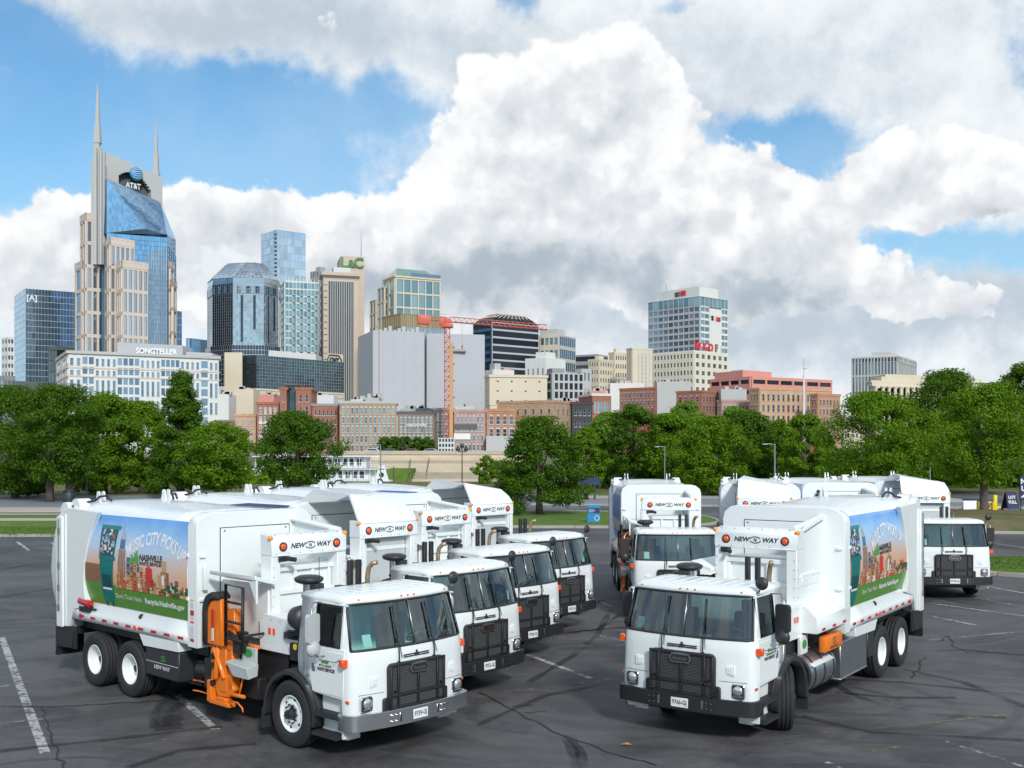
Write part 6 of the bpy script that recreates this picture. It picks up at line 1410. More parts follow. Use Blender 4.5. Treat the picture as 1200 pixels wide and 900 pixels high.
class Bld:
    """one building: an Empty at its base, walls, roof and windows as parts"""
    def __init__(s, name, label, xl, xc, xr, top, Y, ang=35, z0=ZG, cat='building', group=None):
        s.k = Y / F; C = Vector(((xc - 600) * s.k, Y))
        if xl < xc - 2.5:
            while ang > 20 and not 0 < ((xl - 600) / F * Y - C.x) / (-math.cos(R(ang)) - (xl - 600) / F * math.sin(R(ang))) < 48: ang -= 1.5
        a = R(ang); s.z0 = z0; s.top = H - (top - HZ) * s.k
        dl, dr = Vector((-math.cos(a), math.sin(a))), Vector((math.sin(a), math.cos(a)))
        def ln(d, px): u = (px - 600) / F; return (u * C.y - C.x) / (d.x - u * d.y)
        s.left = xl < xc - 2.5; s.Ll = ln(dl, xl) if s.left else 14.0; s.Lr = ln(dr, xr) if xr > xc + .3 else 14.0
        s.C, s.Lp, s.Rp = C, C + dl * s.Ll, C + dr * s.Lr; s.Bp = s.Lp + dr * s.Lr
        s.dl, s.dr = dl, dr
        s.root = empty(name, (C.x, C.y, z0), 0, label, cat, group); s.o = Vector((C.x, C.y, z0)); s.mb = {}
    def zz(s, py): return H - (py - HZ) * s.k
    def M(s, mname, part_='wall'):
        return s.mb.setdefault((part_, mname.name), (MB(), mname))[0]
    def lp(s, p, z): return (p[0] - s.o.x, p[1] - s.o.y, z - s.z0)
    def solid(s, m, z0=None, z1=None, inset=0.0, pts=None, part_='wall', m2=None):
        z0 = s.z0 if z0 is None else z0; z1 = s.top if z1 is None else z1
        P = pts or [s.C, s.Rp, s.Bp, s.Lp]
        if inset:
            c = sum((Vector(p) for p in P), Vector((0, 0))) / len(P); P = [Vector(p) + (c - Vector(p)).normalized() * inset * 1.414 for p in P]
        b = s.M(m, part_); n = len(P)
        vs = [s.lp(p, z0) for p in P] + [s.lp(p, z1) for p in P]
        b.add(vs, [tuple(range(n))[::-1], tuple(range(n, 2 * n))] + [(i, (i + 1) % n, n + (i + 1) % n, n + i) for i in range(n)])
        return P
    def facade(s, A, B, z0, z1, cols, rows, pier, span, wall, glass, rec=.35, sep=False, edge=0.0, skip=None, part_='wall', arch=False, sill=False, head=0.0):
        """A->B runs left to right as seen from outside; wall piers and bands stand proud of the panes"""
        A, B = Vector(A[:2]), Vector(B[:2]); L = (B - A).length; u = (B - A) / L; n = Vector((u.y, -u.x))
        b = s.M(wall, part_); Lw = L - 2 * edge; cw = Lw / cols; rh = (z1 - z0 - head) / rows
        def bx(a0, a1, d0, d1, h0, h1, mb=b):
            p = [A + u * a0 + n * d0, A + u * a1 + n * d0, A + u * a1 + n * d1, A + u * a0 + n * d1]
            mb.add([s.lp(q, h0) for q in p] + [s.lp(q, h1) for q in p], [(3, 2, 1, 0), (4, 5, 6, 7), (0, 1, 5, 4), (1, 2, 6, 5), (2, 3, 7, 6), (3, 0, 4, 7)])
        pw, sh = cw * pier, rh * span
        if edge: bx(0, edge, 0, rec, z0, z1); bx(L - edge, L, 0, rec, z0, z1)
        for i in range(cols + 1):
            c = edge + cw * i; a0, a1 = max(edge, c - pw / 2), min(L - edge, c + pw / 2)
            if a1 > a0: bx(a0, a1, 0, rec, z0, z1)
        for j in range(rows + 1):
            c = z0 + rh * j; h0, h1 = max(z0, c - sh / 2), min(z1 - head, c + sh / 2)
            if h1 > h0: bx(edge, L - edge, 0, rec * .88, h0, h1)
        if head: bx(edge, L - edge, 0, rec * .9, z1 - head, z1)
        ww, wh = cw - pw, rh - sh
        if sep:
            key = MB(); q = [u * (-ww / 2), u * (ww / 2)]
            vs = []
            for d in (.10, .02):
                for (p, z) in ((q[0], 0), (q[1], 0), (q[1], wh), (q[0], wh)): r_ = p + n * d; vs.append((r_.x, r_.y, z))
            key.add(vs, [(0, 1, 2, 3), (7, 6, 5, 4), (0, 4, 5, 1), (1, 5, 6, 2), (2, 6, 7, 3), (3, 7, 4, 0)])
            me = key.mesh('window', glass)
            # glazing bars and sill, shared by all windows of the front
            kb = MB()
            def b2(a0, a1, h0, h1, d1=.16):
                p = [u * a0 + n * .09, u * a1 + n * .09, u * a1 + n * d1, u * a0 + n * d1]
                kb.add([(r_.x, r_.y, h0) for r_ in p] + [(r_.x, r_.y, h1) for r_ in p], [(3, 2, 1, 0), (4, 5, 6, 7), (0, 1, 5, 4), (1, 2, 6, 5), (2, 3, 7, 6), (3, 0, 4, 7)])
            t_ = min(.12, ww * .1); b2(-ww / 2, ww / 2, wh * .5 - t_ / 2, wh * .5 + t_ / 2); b2(-ww / 2, -ww / 2 + t_, 0, wh); b2(ww / 2 - t_, ww / 2, 0, wh)
            if sill: b2(-ww / 2 - .1, ww / 2 + .1, -.22, 0, rec + .12)
            if arch: b2(-ww / 2 - .05, ww / 2 + .05, wh, wh + .28, rec + .08); b2(-ww * .28, ww * .28, wh + .28, wh + .46, rec + .08)
            mk = kb.mesh('sash', sill if isinstance(sill, bpy.types.Material) else SIL)
        for i in range(cols):
            for j in range(rows):
                if skip and skip(i, j): continue
                c = edge + cw * (i + .5); zb = z0 + rh * j + sh / 2
                if sep:
                    p = A + u * c; w_ = mobj('window', me, s.root, s.lp(p, zb)); mobj('sash', mk, w_)
                else:
                    g = s.M(glass, 'window_panes'); p = A + u * (c - ww / 2) + n * .04; q_ = A + u * (c + ww / 2) + n * .04
                    g.add([s.lp(p, zb), s.lp(q_, zb), s.lp(q_, zb + wh), s.lp(p, zb + wh)], [(0, 1, 2, 3)])
    def faces(s): return (s.Lp, s.C), (s.C, s.Rp)
    def roofbox(s, m, a0, a1, b0, b1, h, part_='rooftop_plant'):
        P = [s.C + s.dl * s.Ll * a + s.dr * s.Lr * c for a, c in ((a0, b0), (a0, b1), (a1, b1), (a1, b0))]
        s.solid(m, s.top, s.top + h, 0, P, part_)
    def cornice(s, m, h=.8, d=.4, z=None):
        z = s.top if z is None else z
        P = [s.C - (s.dl + s.dr) * d, s.Rp + (s.dr - s.dl) * d, s.Bp + (s.dl + s.dr) * d, s.Lp + (s.dl - s.dr) * d]
        s.solid(m, z - h * .3, z + h * .7, 0, P, 'cornice')
    def sign(s, txt, face, u, z, size, m, width=None, bold=.0, off=.5, ext=.2, spacing=1):
        A, B = face; A, B = Vector(A[:2]), Vector(B[:2]); d = (B - A).normalized(); n = Vector((d.y, -d.x)); p = A + (B - A) * u + n * off
        return put('lettering', text_mesh(txt, size, m, bold=bold, extrude=ext, width=width, spacing=spacing), s.lp(p, z), (d.x, d.y, 0), (0, 0, 1), s.root)
    def done(s):
        for (pn, mn), (b, m) in s.mb.items():
            if not b.f: continue
            o = b.build(pn, m, s.root, recalc=pn != 'window_panes')
            if pn == 'window_panes' or pn in ('mullions', 'balconies', 'columns_'): o['kind'] = 'stuff'
        return s
def glassbox(name, label, xl, xc, xr, top, Y, ang, cols1, cols2, rows, wall, glass, pier=.06, span=.08, rec=.15, roof=MIDG, **kw):
    s = Bld(name, label, xl, xc, xr, top, Y, ang); f1, f2 = s.faces()
    s.solid(roof, inset=.02)
    if s.left: s.facade(*f1, ZG, s.top, cols1, rows, pier, span, wall, glass, rec, **kw)
    if xr > xc + .3: s.facade(*f2, ZG, s.top, cols2, rows, pier, span, wall, glass, rec, **kw)
    return s
# --- far left
s = glassbox('glass_tower', 'blue glass tower at the far left with bracketed letter sign near its top', 17, 30, 89, 338, 640, 60, 5, 16, 26, SIL, G_BLUE); s.roofbox(DKG, .1, .8, .1, .9, -1.0)
s.sign('[A]', (s.C, s.Rp), .12, s.zz(349), 4.6, SIGNW, bold=.1, off=.4); s.M(DKG, 'podium'); s.solid(DKG, ZG, s.zz(447), 0, [s.C + Vector((-6, -6)), s.Rp + Vector((2, -6)), s.Bp, s.Lp + Vector((-14, 0))], 'podium'); s.done()
s = glassbox('white_tower', 'thin white apartment tower at the left edge of the skyline', 2, 9, 16, 395, 760, 40, 2, 2, 14, WHITEM, W_GREY, .3, .5); s.done()
s = glassbox('low_block', 'low green-grey building below the thin white tower', -6, 4, 18, 440, 600, 40, 3, 3, 4, MIDG, W_TEAL, .2, .5); s.done()
s = glassbox('dark_glass_block', 'small dark glass block squeezed before the blue tower', 57, 67, 90, 408, 600, 45, 3, 7, 9, MDK, G_DTEAL); s.solid(DKG, s.top - 1, s.top + 1.2, 0, [s.C - (s.dl + s.dr), s.Rp + s.dr, s.Bp, s.Lp], 'roof'); s.done()
# --- twin-spired tower
Y = 560; s = Bld('spired_tower', 'tall blue glass and granite tower with two pale spires', 103, 128, 206, 260, Y, 62); k = s.k; z = s.zz
def lz(p, py): return (p[0] - s.o.x, p[1] - s.o.y, H - (py - HZ) * p[1] / F - s.z0)
def P2(px, dy): return Vector(((px - 600) / F * (Y + dy), Y + dy))
# glass shaft
A0, A1, A2, A3 = P2(106, 12), P2(125, 0), P2(196, 12), P2(206, 46); Bk = [P2(203, 62), P2(112, 55)]
sh = [A0, A1, A2, A3] + Bk
s.solid(G_DEEP, ZG, z(285), 0, sh, 'glass_shaft')
s.facade(A1, A2, ZG, z(273), 26, 44, .10, .05, G_DEEP, G_BLUE, .25, part_='mullions')
s.facade(A2, A3, ZG, z(283), 4, 42, .10, .05, G_DEEP, G_BLUE, .25, part_='mullions')
# sloping glass shoulders up to the crown
b = s.M(G_BLUE, 'glass_shoulder'); lp = s.lp
F0, F1, F2, F3 = lp(A1, z(273)), lz(P2(170, 7), 268), lz(A2, 275), lz(A3, 281)
T0, T1 = lz(P2(125, 1.5), 209), lz(P2(188, 33), 237); T2 = lz(P2(112, 40), 222); B0, B1 = lz(Bk[0], 285), lz(Bk[1], 285)
n_ = 16
def lerp3(a, c, t): return tuple(a[i] + (c[i] - a[i]) * t for i in range(3))
M0 = lerp3(F0, T0, 0.0)
for i in range(n_):
    t0, t1 = i / n_, (i + 1) / n_
    # vertical plane below the ridge, split in panes
    bl0, bl1 = lerp3(F0, F1, t0), lerp3(F0, F1, t1); tp0, tp1 = lerp3(T0, F1, t0), lerp3(T0, F1, t1)
    for j in range(8):
        u0, u1 = j / 8, (j + 1) / 8
        b.add([lerp3(bl0, tp0, u0), lerp3(bl1, tp1, u0), lerp3(bl1, tp1, u1), lerp3(bl0, tp0, u1)], [(0, 1, 2, 3)])
b = s.M(G_BLUE, 'glass_slope')
for i in range(16):
    for j in range(18):
        q = []
        for (u_, v_) in ((i / 16, j / 18), ((i + 1) / 16, j / 18), ((i + 1) / 16, (j + 1) / 18), (i / 16, (j + 1) / 18)):
            q.append(lerp3(lerp3(F1, F2, u_), lerp3(T0, T1, u_), v_))
        b.add(q, [(0, 1, 2, 3)])
b.add([lp(A2, z(283)), lp(A3, z(283)), F3, F2], [(0, 1, 2, 3)]); s.M(G_BLUE, 'glass_shoulder').add([F0, F2, F1], [(0, 1, 2)]); b.add([F2, F3, T1], [(0, 1, 2)]); b.add([F3, B0, T1], [(0, 1, 2)]); b.add([B0, B1, T2, T1], [(0, 1, 2, 3)]); b.add([lp(A0, z(285)), F0, T0, T2], [(0, 1, 2, 3)]); b.add([B1, lp(A0, z(285)), T2], [(0, 1, 2)])
# crown wall with its arched opening and the emblem
CA, CB = P2(122, 12), P2(189, 34); cu = (CB - CA); cn = Vector((cu.y, -cu.x)).normalized()
def crown(u, py, d): p = CA + cu * u + cn * d; return lz(p, py)
top_l, top_r, bot_l, bot_r = 178, 208, 213, 238
def topy(u): return top_l + (top_r - top_l) * u
b = s.M(GREYS, 'crown_wall'); nu = 30
def archtop(u):
    t = (u - .22) / .58
    return None if t < 0 or t > 1 else (topy(u) + 23 - 13 * math.sin(PI * t) ** .7)
for i in range(nu):
    u0, u1 = i / nu, (i + 1) / nu; um = (u0 + u1) / 2; at_ = archtop(um)
    for a_, c_ in (((topy(um), at_), ) if at_ else ((topy(um), bot_l + (bot_r - bot_l) * um + 4),)):
        y0a, y1a = (topy(u0), topy(u1)); lo0, lo1 = (c_, c_) if at_ else (bot_l + (bot_r - bot_l) * u0 + 6, bot_l + (bot_r - bot_l) * u1 + 6)
        b.hexa([crown(u0, lo0, 1), crown(u1, lo1, 1), crown(u1, y1a, 1), crown(u0, y0a, 1)], [crown(u0, lo0, -5), crown(u1, lo1, -5), crown(u1, y1a, -5), crown(u0, y0a, -5)])
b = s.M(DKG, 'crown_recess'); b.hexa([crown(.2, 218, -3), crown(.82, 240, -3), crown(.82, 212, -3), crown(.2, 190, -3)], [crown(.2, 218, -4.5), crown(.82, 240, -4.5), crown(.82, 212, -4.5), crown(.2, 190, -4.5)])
b = MB(); cc = Vector(crown(.52, 204, 2.4)); nn = Vector((cn.x, cn.y, 0)); b.lathe([(0, -1), (3.4, -.8), (3.7, 0), (3.4, .6), (0, 1)], (0, 0, 0), 'y', 28)
o = b.build('globe_emblem', mat('emblem_blue', (.02, .30, .62), .4), s.root); o.location = cc; o.rotation_euler = (0, 0, math.atan2(cn.y, cn.x) + PI / 2)
for i in range(5):
    b = MB(); w = 3.0 * math.sqrt(max(0, 1 - ((i - 2) / 3.2) ** 2)); b.tube([(-w, -1.15, (i - 2) * 1.15 + .3), (0, -1.3, (i - 2) * 1.15 - .25), (w, -1.15, (i - 2) * 1.15 + .3)], .16, 5); o2 = b.build('emblem_stripe', SIGNW, s.root); o2.location = cc; o2.rotation_euler = o.rotation_euler
put('lettering', text_mesh('AT&T', 4.0, SIGNW, bold=.12, width=8.5), crown(.48, 218, 1.6), (cu.x, cu.y, 0), (0, 0, 1), s.root)
b = s.M(WHITEM, 'sign_board'); b.hexa([crown(.37, 221, 1.3), crown(.60, 229, 1.3), crown(.60, 228.3, 1.3), crown(.37, 220.3, 1.3)], [crown(.37, 221, .8), crown(.60, 229, .8), crown(.60, 228.3, .8), crown(.37, 220.3, .8)])
# spires: stepped clusters of shafts
def spire(px, dy, steps, part_='spire'):
    b = s.M(GREYS, part_)
    for (w, y0, y1, dx) in steps:
        c = P2(px + dx, dy); ww = w * k / 2; taper = .72 if y1 < 150 else .9
        za, zb_ = H - (y0 - HZ) * c.y / F, H - (y1 - HZ) * c.y / F; b.hexa([lp(c + Vector((-ww, -ww)), za), lp(c + Vector((ww, -ww)), za), lp(c + Vector((ww, ww)), za), lp(c + Vector((-ww, ww)), za)][::-1], [lp(c + Vector((-ww * taper, -ww * taper)), zb_), lp(c + Vector((ww * taper, -ww * taper)), zb_), lp(c + Vector((ww * taper, ww * taper)), zb_), lp(c + Vector((-ww * taper, ww * taper)), zb_)][::-1])
spire(114.5, 3, [(7, 310, 166, -.5), (3.5, 310, 178, 7.2), (3.5, 310, 186, -5.6), (7.5, 168, 146, 0), (4.6, 150, 122, 0), (3.0, 125, 108, 0), (1.4, 110, 98, 0)]); spire(112.0, -1.5, [(3.5, 310, 174, 0)], 'spire_shaft'); spire(118.2, -1.0, [(2.5, 310, 172, 0)], 'spire_shaft')
spire(183, 50, [(9, 262, 202, 0), (5, 262, 212, 4.5), (4, 262, 208, -4), (6, 204, 182, 0), (3.6, 184, 160, 0), (2.2, 162, 148, 0), (1.0, 149, 137, 0)])
# granite bays stepping down
def bay(pl, pc, pr, top, dy, cols=(2, 3), m=PINKT):
    A, C_, B = P2(pl, dy + 9), P2(pc, dy), P2(pr, dy + 10); bk = [P2(pr, dy + 30), P2(pl, dy + 30)]
    s.solid(m, ZG, z(top) + .3, 0.0, [C_, B] + bk + [A], 'granite_bay')
    hh = z(top) - ZG; rows = max(2, int(round(hh / 12.6)))
    for (p, q, c) in ((A, C_, cols[0]), (C_, B, cols[1])):
        s.facade(p, q, ZG, z(top), c, rows, .34, .15, m, G_GREY if c > 2 else G_DEEP, .6, part_='granite_bay', head=3.5)
        s.facade(p, q, z(top) - 3.5, z(top), c, 1, .45, .5, m, G_GREY, .75, part_='granite_bay')
bay(89, 97, 110, 304, 4, (1, 3)); bay(95, 101, 141, 249, 1, (2, 6)); bay(124, 129, 157, 281, -7, (2, 5)); bay(138, 143, 173, 311, -15, (2, 5)); bay(195, 199, 203, 300, 14, (1, 1)); bay(199, 202, 206, 323, 10, (1, 1))
# tall pale fins on the right of the shaft
b = s.M(SIL, 'fin')
for i in range(8):
    p = A1.lerp(A2, .70 + i * .042); q = p - Vector((0, .8)); b.cbox(q.x - s.o.x, q.y - s.o.y, (z(292 - i * 1.0) + ZG) / 2 - ZG, .42, .5, z(292 - i) - ZG)
s.done()
s = glassbox('slim_slab', 'slim blue slab building right of the spired tower', 203, 206, 213, 364, 820, 30, 1, 3, 20, SIL, G_DEEP); s.done()
s = glassbox('low_glass_block', 'small blue glass block left of the silver octagonal tower', 218, 222, 243, 396, 900, 30, 2, 7, 8, SIL, G_BLUE); s.done()
# --- white hotel
s = Bld('white_hotel', 'long white hotel with blue windows below the spired tower', 67, 80, 256, 413, 440, 62); f1, f2 = s.faces(); s.solid(WHITEM, inset=.02); z = s.zz
A, B = s.C, s.Rp
def seg(a, c): return (A.lerp(B, a), A.lerp(B, c))
bl = [(0, .085, 2, 'w'), (.085, .165, 2, 'g'), (.165, .31, 4, 'w'), (.31, .46, 4, 'g'), (.46, .60, 4, 'w'), (.60, .73, 4, 'g'), (.73, .87, 4, 'w'), (.87, .93, 1, 'g'), (.93, 1, 2, 'w')]
for a, c, n, ty in bl:
    p, q = seg(a, c)
    if ty == 'w':
        for (t_, b_, sp) in ((416, 431, .45), (431, 441, .45), (441, 466, .3), (466, 486, .3), (486, 520, .4)): s.facade(p, q, z(b_), z(t_), n, 1, .48, sp, WHITEM, W_BLUE, .5, sep=True, sill=True)
    else: s.facade(p, q, z(520), z(416), n, 9, .24, .26, WHITEM, W_BLUE, .35)
s.facade(*f1, z(520), z(416), 2, 8, .55, .5, WHITEM, W_GREY, .4); s.cornice(GREYS, 1.2, .8); s.cornice(TANS, .5, .6, z(431)); s.cornice(TANS, .5, .6, z(441))
s.solid(LILG, s.top, z(397), 0, [A.lerp(B, .24) + Vector((2, 8)), A.lerp(B, .71) + Vector((0, 8)), A.lerp(B, .71) + Vector((0, 22)), A.lerp(B, .24) + Vector((2, 26))], 'roof_screen')
s.solid(LILG, s.top, z(405), 0, [A.lerp(B, .70) + Vector((2, 8.5)), A.lerp(B, .92) + Vector((0, 8.5)), A.lerp(B, .92) + Vector((0, 22)), A.lerp(B, .70) + Vector((2, 22))], 'roof_screen')
d_ = (B - A).normalized(); p_ = A.lerp(B, .54) + Vector((0, 6)); put('lettering', text_mesh('SONGTELLER', 3.2, SIGNW, bold=.12, extrude=.2, width=17), s.lp(p_, z(406.5)), (d_.x, d_.y, 0), (0, 0, 1), s.root)
s.done()
# --- silver octagonal tower
Y = 600; s = Bld('octagonal_tower', 'silver and black glass octagonal tower with faceted glass roof', 242, 272, 331, 318, Y, 45); z = s.zz
O = [P2(241, 25), P2(246, 8), P2(272, 0), P2(312, 4), P2(330, 22), P2(332, 50), P2(300, 64), P2(250, 60)]
O = [Vector(((px - 600) / F * (Y + d), Y + d)) for px, d in ((241, 22), (247, 9), (272, 0), (310, 2), (328, 14), (332, 42), (300, 62), (250, 52))]
Oi = [Vector(((px - 600) / F * (Y + d), Y + d)) for px, d in ((243, 24), (249, 10), (273, 2), (309, 4), (326, 16), (329, 42), (300, 60), (252, 50))]
s.solid(G_BLK, ZG, z(404), .4, O, 'lower_shaft'); s.solid(G_GREY, z(404), z(331), .4, Oi, 'upper_shaft')
for i in range(5):
    p, q = O[i], O[i + 1]; L_ = (q - p).length; s.facade(p, q, ZG, z(404), max(3, int(L_ / 1.6)), 22, .10, .10, SIL, G_BLK, .15, part_='mullions')
    p, q = Oi[i], Oi[i + 1]; nc = max(3, int(L_ / 1.6)); s.facade(p, q, z(404), z(331), nc, 22, .06, .05, SIL, G_BLK if i == 1 else (G_BLUE if i == 4 else G_GREY), .15, part_='mullions')
    s.facade(p.lerp(q, .06), p.lerp(q, .94), z(343), z(334), max(2, nc // 3), 1, .5, .1, G_GREY, W_BLACKW, .4, part_='mullions')
    for fr in ((.25, .33), (.66, .74)) if i != 1 else ():
        a_, c_ = p.lerp(q, fr[0]), p.lerp(q, fr[1]); nn_ = Vector(((q - p).y, -(q - p).x)).normalized(); b = MB()
        b.add([lp2 for lp2 in (s.lp(a_ + nn_ * .35, z(400 if fr[0] < .5 else 385)), s.lp(c_ + nn_ * .35, z(400 if fr[0] < .5 else 385)), s.lp(c_ + nn_ * .35, z(345)), s.lp(a_ + nn_ * .35, z(345)))], [(0, 1, 2, 3)]); b.build('dark_strip', G_BLK, s.root, recalc=False)
Rt = [Vector(((px - 600) / F * (Y + d), Y + d)) for px, d in ((264, 28), (268, 22), (288, 18), (300, 19), (310, 24), (312, 36), (300, 44), (268, 42))]
cz0, cz1 = z(324), z(301)
for i in range(8):
    j = (i + 1) % 8; a0, a1, c0, c1 = s.lp(Oi[i], cz0), s.lp(Oi[j], cz0), s.lp(Rt[i], cz1), s.lp(Rt[j], cz1)
    if (Oi[j] - Oi[i]).length < 1: continue
    nx_ = 7; b = s.M(G_GREY if i not in (0, 1) else G_BLUE, 'glass_roof'); bm_ = s.M(SIL, 'roof_rib')
    for u_ in range(nx_):
        for v_ in range(7):
            q = [lerp3(lerp3(a0, a1, x_ / nx_), lerp3(c0, c1, x_ / nx_), y_ / 7) for x_, y_ in ((u_, v_), (u_ + 1, v_), (u_ + 1, v_ + 1), (u_, v_ + 1))]; b.add(q, [(0, 1, 2, 3)])
        bm_.tube([lerp3(a0, a1, u_ / nx_), lerp3(c0, c1, u_ / nx_)], .16, 4)
    for v_ in range(8): bm_.tube([lerp3(a0, c0, v_ / 7), lerp3(a1, c1, v_ / 7)], .13, 4)
s.solid(G_GREY, z(331), z(324), .1, Oi, 'parapet'); s.solid(MIDG, cz1 - .3, cz1, 0, Rt, 'roof_cap'); s.done()
# --- blue tower behind
s = glassbox('blue_tower', 'light blue glass tower rising behind the octagonal one', 306, 324, 358, 269, 900, 52, 5, 8, 30, SIL, G_SKY, .05, .10); b = s.M(MDK, 'dark_strip')
f = s.faces()[0]; 
for j in range(26): p = s.C - s.dr * .3 + s.dl * .8; zz_ = s.top - 4 - j * 3.4; b.cbox(p.x - s.o.x, p.y - s.o.y, zz_ - ZG, 2.2, 2.2, 1.3)
s.done()
s = glassbox('condo_tower', 'white framed condominium tower with teal glass and balconies', 329, 334, 373, 330, 700, 70, 2, 9, 24, WHITEM, W_TEAL, .16, .20, .5); b = s.M(SIL, 'balconies')
f1, f2 = s.faces()
for i in (2, 4, 6, 8):
    for j in range(4, 23):
        p = s.C.lerp(s.Rp, (i + .5) / 9) - s.dl * (-1.2); zz_ = ZG + (s.top - ZG) * j / 24 + .3; q = s.C.lerp(s.Rp, (i + .5) / 9) - Vector((0, 1.0)); b.cbox(q.x - s.o.x, q.y - s.o.y, zz_ + .5 - ZG, 1.9, 1.2, .9)
for i in range(10): p = s.C.lerp(s.Rp, i / 9.0); b2_ = s.M(WHITEM, 'roof_pergola'); b2_.cbox(p.x - s.o.x, p.y + 1 - s.o.y, s.top - ZG + 1.2, .5, .5, 2.4)
s.solid(WHITEM, s.top + .1, s.top + .7, 0, None, 'roof_slab'); s.done()
s = glassbox('grey_tower', 'slim grey tower wedged left of the tan striped tower', 364, 374, 384, 317, 780, 40, 4, 3, 24, GREYC, W_GREY, .4, .4, .4); s.roofbox(GREYC, .1, .6, .2, .8, 3); s.done()
# --- tan striped tower with the tall slab
s = Bld('tan_slab', 'tall tan stone slab with green roof letters and a mast', 395, 399, 427, 300, 720, 76); s.solid(TANS); z = s.zz
for j in range(28): s.solid(CREAM, z(306 + j * 6.6), z(306 + j * 6.6) + .25, -.06, None, 'stone_joint')
s.sign('L', (s.C, s.Rp), .14, z(308), 9.5, mat('green_letter', (.06, .20, .05), .5), bold=.25, off=.6, ext=.4); s.sign('&', (s.C, s.Rp), .45, z(309), 7, MATS['green_letter'], bold=.2, off=.6, ext=.4); s.sign('C', (s.C, s.Rp), .76, z(308), 9.5, MATS['green_letter'], bold=.25, off=.6, ext=.4)
p = s.C.lerp(s.Rp, .82); b = s.M(GREYM, 'mast'); b.cyl(s.lp(p + Vector((0, 5)), s.top), s.lp(p + Vector((0, 5)), z(268)), .35, .12, n=6); s.done()
s = Bld('striped_tower', 'tan tower with dark vertical window strips under the letters', 376, 379, 420, 318, 700, 72); z = s.zz; s.solid(TANS); A, B = s.C, s.Rp
s.facade(A.lerp(B, .14), A.lerp(B, .86), ZG, z(329), 14, 1, .42, .0, GREYS, W_BLACKW, .8); s.solid(TANS, z(326), z(318), -.3); s.facade(A, A.lerp(B, .12), z(520), z(330), 1, 26, .3, .85, TANS, W_DARK, .1)
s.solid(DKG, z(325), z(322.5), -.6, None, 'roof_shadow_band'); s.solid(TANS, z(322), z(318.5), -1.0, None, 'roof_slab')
b = s.M(MDK, 'floor_band')
s.solid(GREYS, z(352.5), z(350.5), -.15, [A.lerp(B, .14), A.lerp(B, .86), A.lerp(B, .86) + Vector((0, 3)), A.lerp(B, .14) + Vector((0, 3))], 'floor_band'); s.roofbox(WHITEM, .2, .7, .3, .8, 3.5); s.done()
# --- dark glass office with hexagon sign
s = Bld('dark_office', 'dark teal glass office block with pale base and hexagon sign', 268, 301, 402, 416, 480, 38); z = s.zz; f1, f2 = s.faces(); s.solid(DKG, inset=.3)
s.solid(CREAM, ZG, z(455), -.4, None, 'podium'); s.facade(*f1, z(455), s.top, 16, 9, .05, .08, MDK, G_DTEAL, .15, part_='mullions'); s.facade(*f2, z(455), s.top, 34, 10, .08, .07, SIL, G_DTEAL, .15, part_='mullions')
for (t_, b_) in ((457, 462), (467, 470)): s.facade(*f2, z(b_), z(t_), 10, 1, .08, .02, CREAM, W_BLACKW, .6, part_='podium_wall')
s.facade(*f1, z(466), z(458), 8, 1, .3, .05, CREAM, W_BLACKW, .6, part_='podium_wall')
s.solid(CREAM, s.top + .02, z(406), 0, [s.C.lerp(s.Rp, .82) + Vector((0, 1)), s.Rp + Vector((0, 1)), s.Rp + Vector((-2, 14)), s.C.lerp(s.Rp, .82) + Vector((0, 12))], 'roof_screen'); s.solid(WHITEM, s.top + .02, z(407), 0, [s.C + Vector((2, 14)), s.C.lerp(s.Rp, .62) + Vector((0, 10)), s.C.lerp(s.Rp, .62) + Vector((0, 26)), s.C + Vector((2, 26))], 'penthouse')
hx = [(4.6 * math.cos(R(a)), 3.0 * math.sin(R(a))) for a in (0, 50, 130, 180, 230, 310)]; b = MB(); b.tube([(x_, 0, y_) for x_, y_ in hx + [hx[0]]], .3, 6)
p = s.C.lerp(s.Rp, .90) + Vector((-.3, .2)); o = b.build('hexagon_sign', MDK, s.root); o.location = s.lp(p, z(414)); o.rotation_euler = (0, 0, math.atan2(s.dr.y, s.dr.x)); put('lettering', text_mesh('CMT', 2.8, MDK, bold=.12, extrude=.15, width=6), s.lp(p + Vector((0, -.2)), z(414)), (s.dr.x, s.dr.y, 0), (0, 0, 1), s.root)
s.solid(CREAM, ZG, z(412), 0, [P2(262, -40) * (482 / 600) if 0 else Vector((xat(263, 484), 484)), Vector((xat(284, 484), 484)), Vector((xat(284, 494), 494)), Vector((xat(263, 494), 494))], 'stair_tower'); s.done()
# --- stepped tower with green roof
s = Bld('gabled_tower', 'cream stepped tower with teal windows and green pitched roof', 449, 463, 516, 324, 640, 62); z = s.zz; f1, f2 = s.faces(); s.solid(CREAM, inset=.1)
s.facade(*f2, ZG, z(326), 6, 12, .14, .12, CREAM, W_TEAL, .6, edge=.5); s.facade(*f1, ZG, z(326), 2, 12, .3, .12, CREAM, W_TEAL, .6, edge=.5); s.cornice(CREAM, 1.0, .5)
A, B = s.C, s.Rp; RD = s.dl
q = [s.lp(s.C.lerp(s.Rp, .02), s.top), s.lp(s.Rp, s.top), s.lp(s.Bp, s.top), s.lp(s.Lp, s.top)]; g0, g1 = s.lp(s.C.lerp(s.Lp, .5).lerp(s.Rp.lerp(s.Bp, .5), .16), z(311)), s.lp(s.C.lerp(s.Lp, .5).lerp(s.Rp.lerp(s.Bp, .5), .80), z(311))
b = s.M(GRNR, 'pitched_roof'); b.add([q[0], q[1], g1, g0], [(0, 1, 2, 3)]); b.add([q[1], q[2], g1], [(0, 1, 2)]); b.add([q[2], q[3], g0, g1], [(0, 1, 2, 3)]); b2_ = s.M(CREAM, 'gable'); b2_.add([q[3], q[0], g0], [(0, 1, 2)])
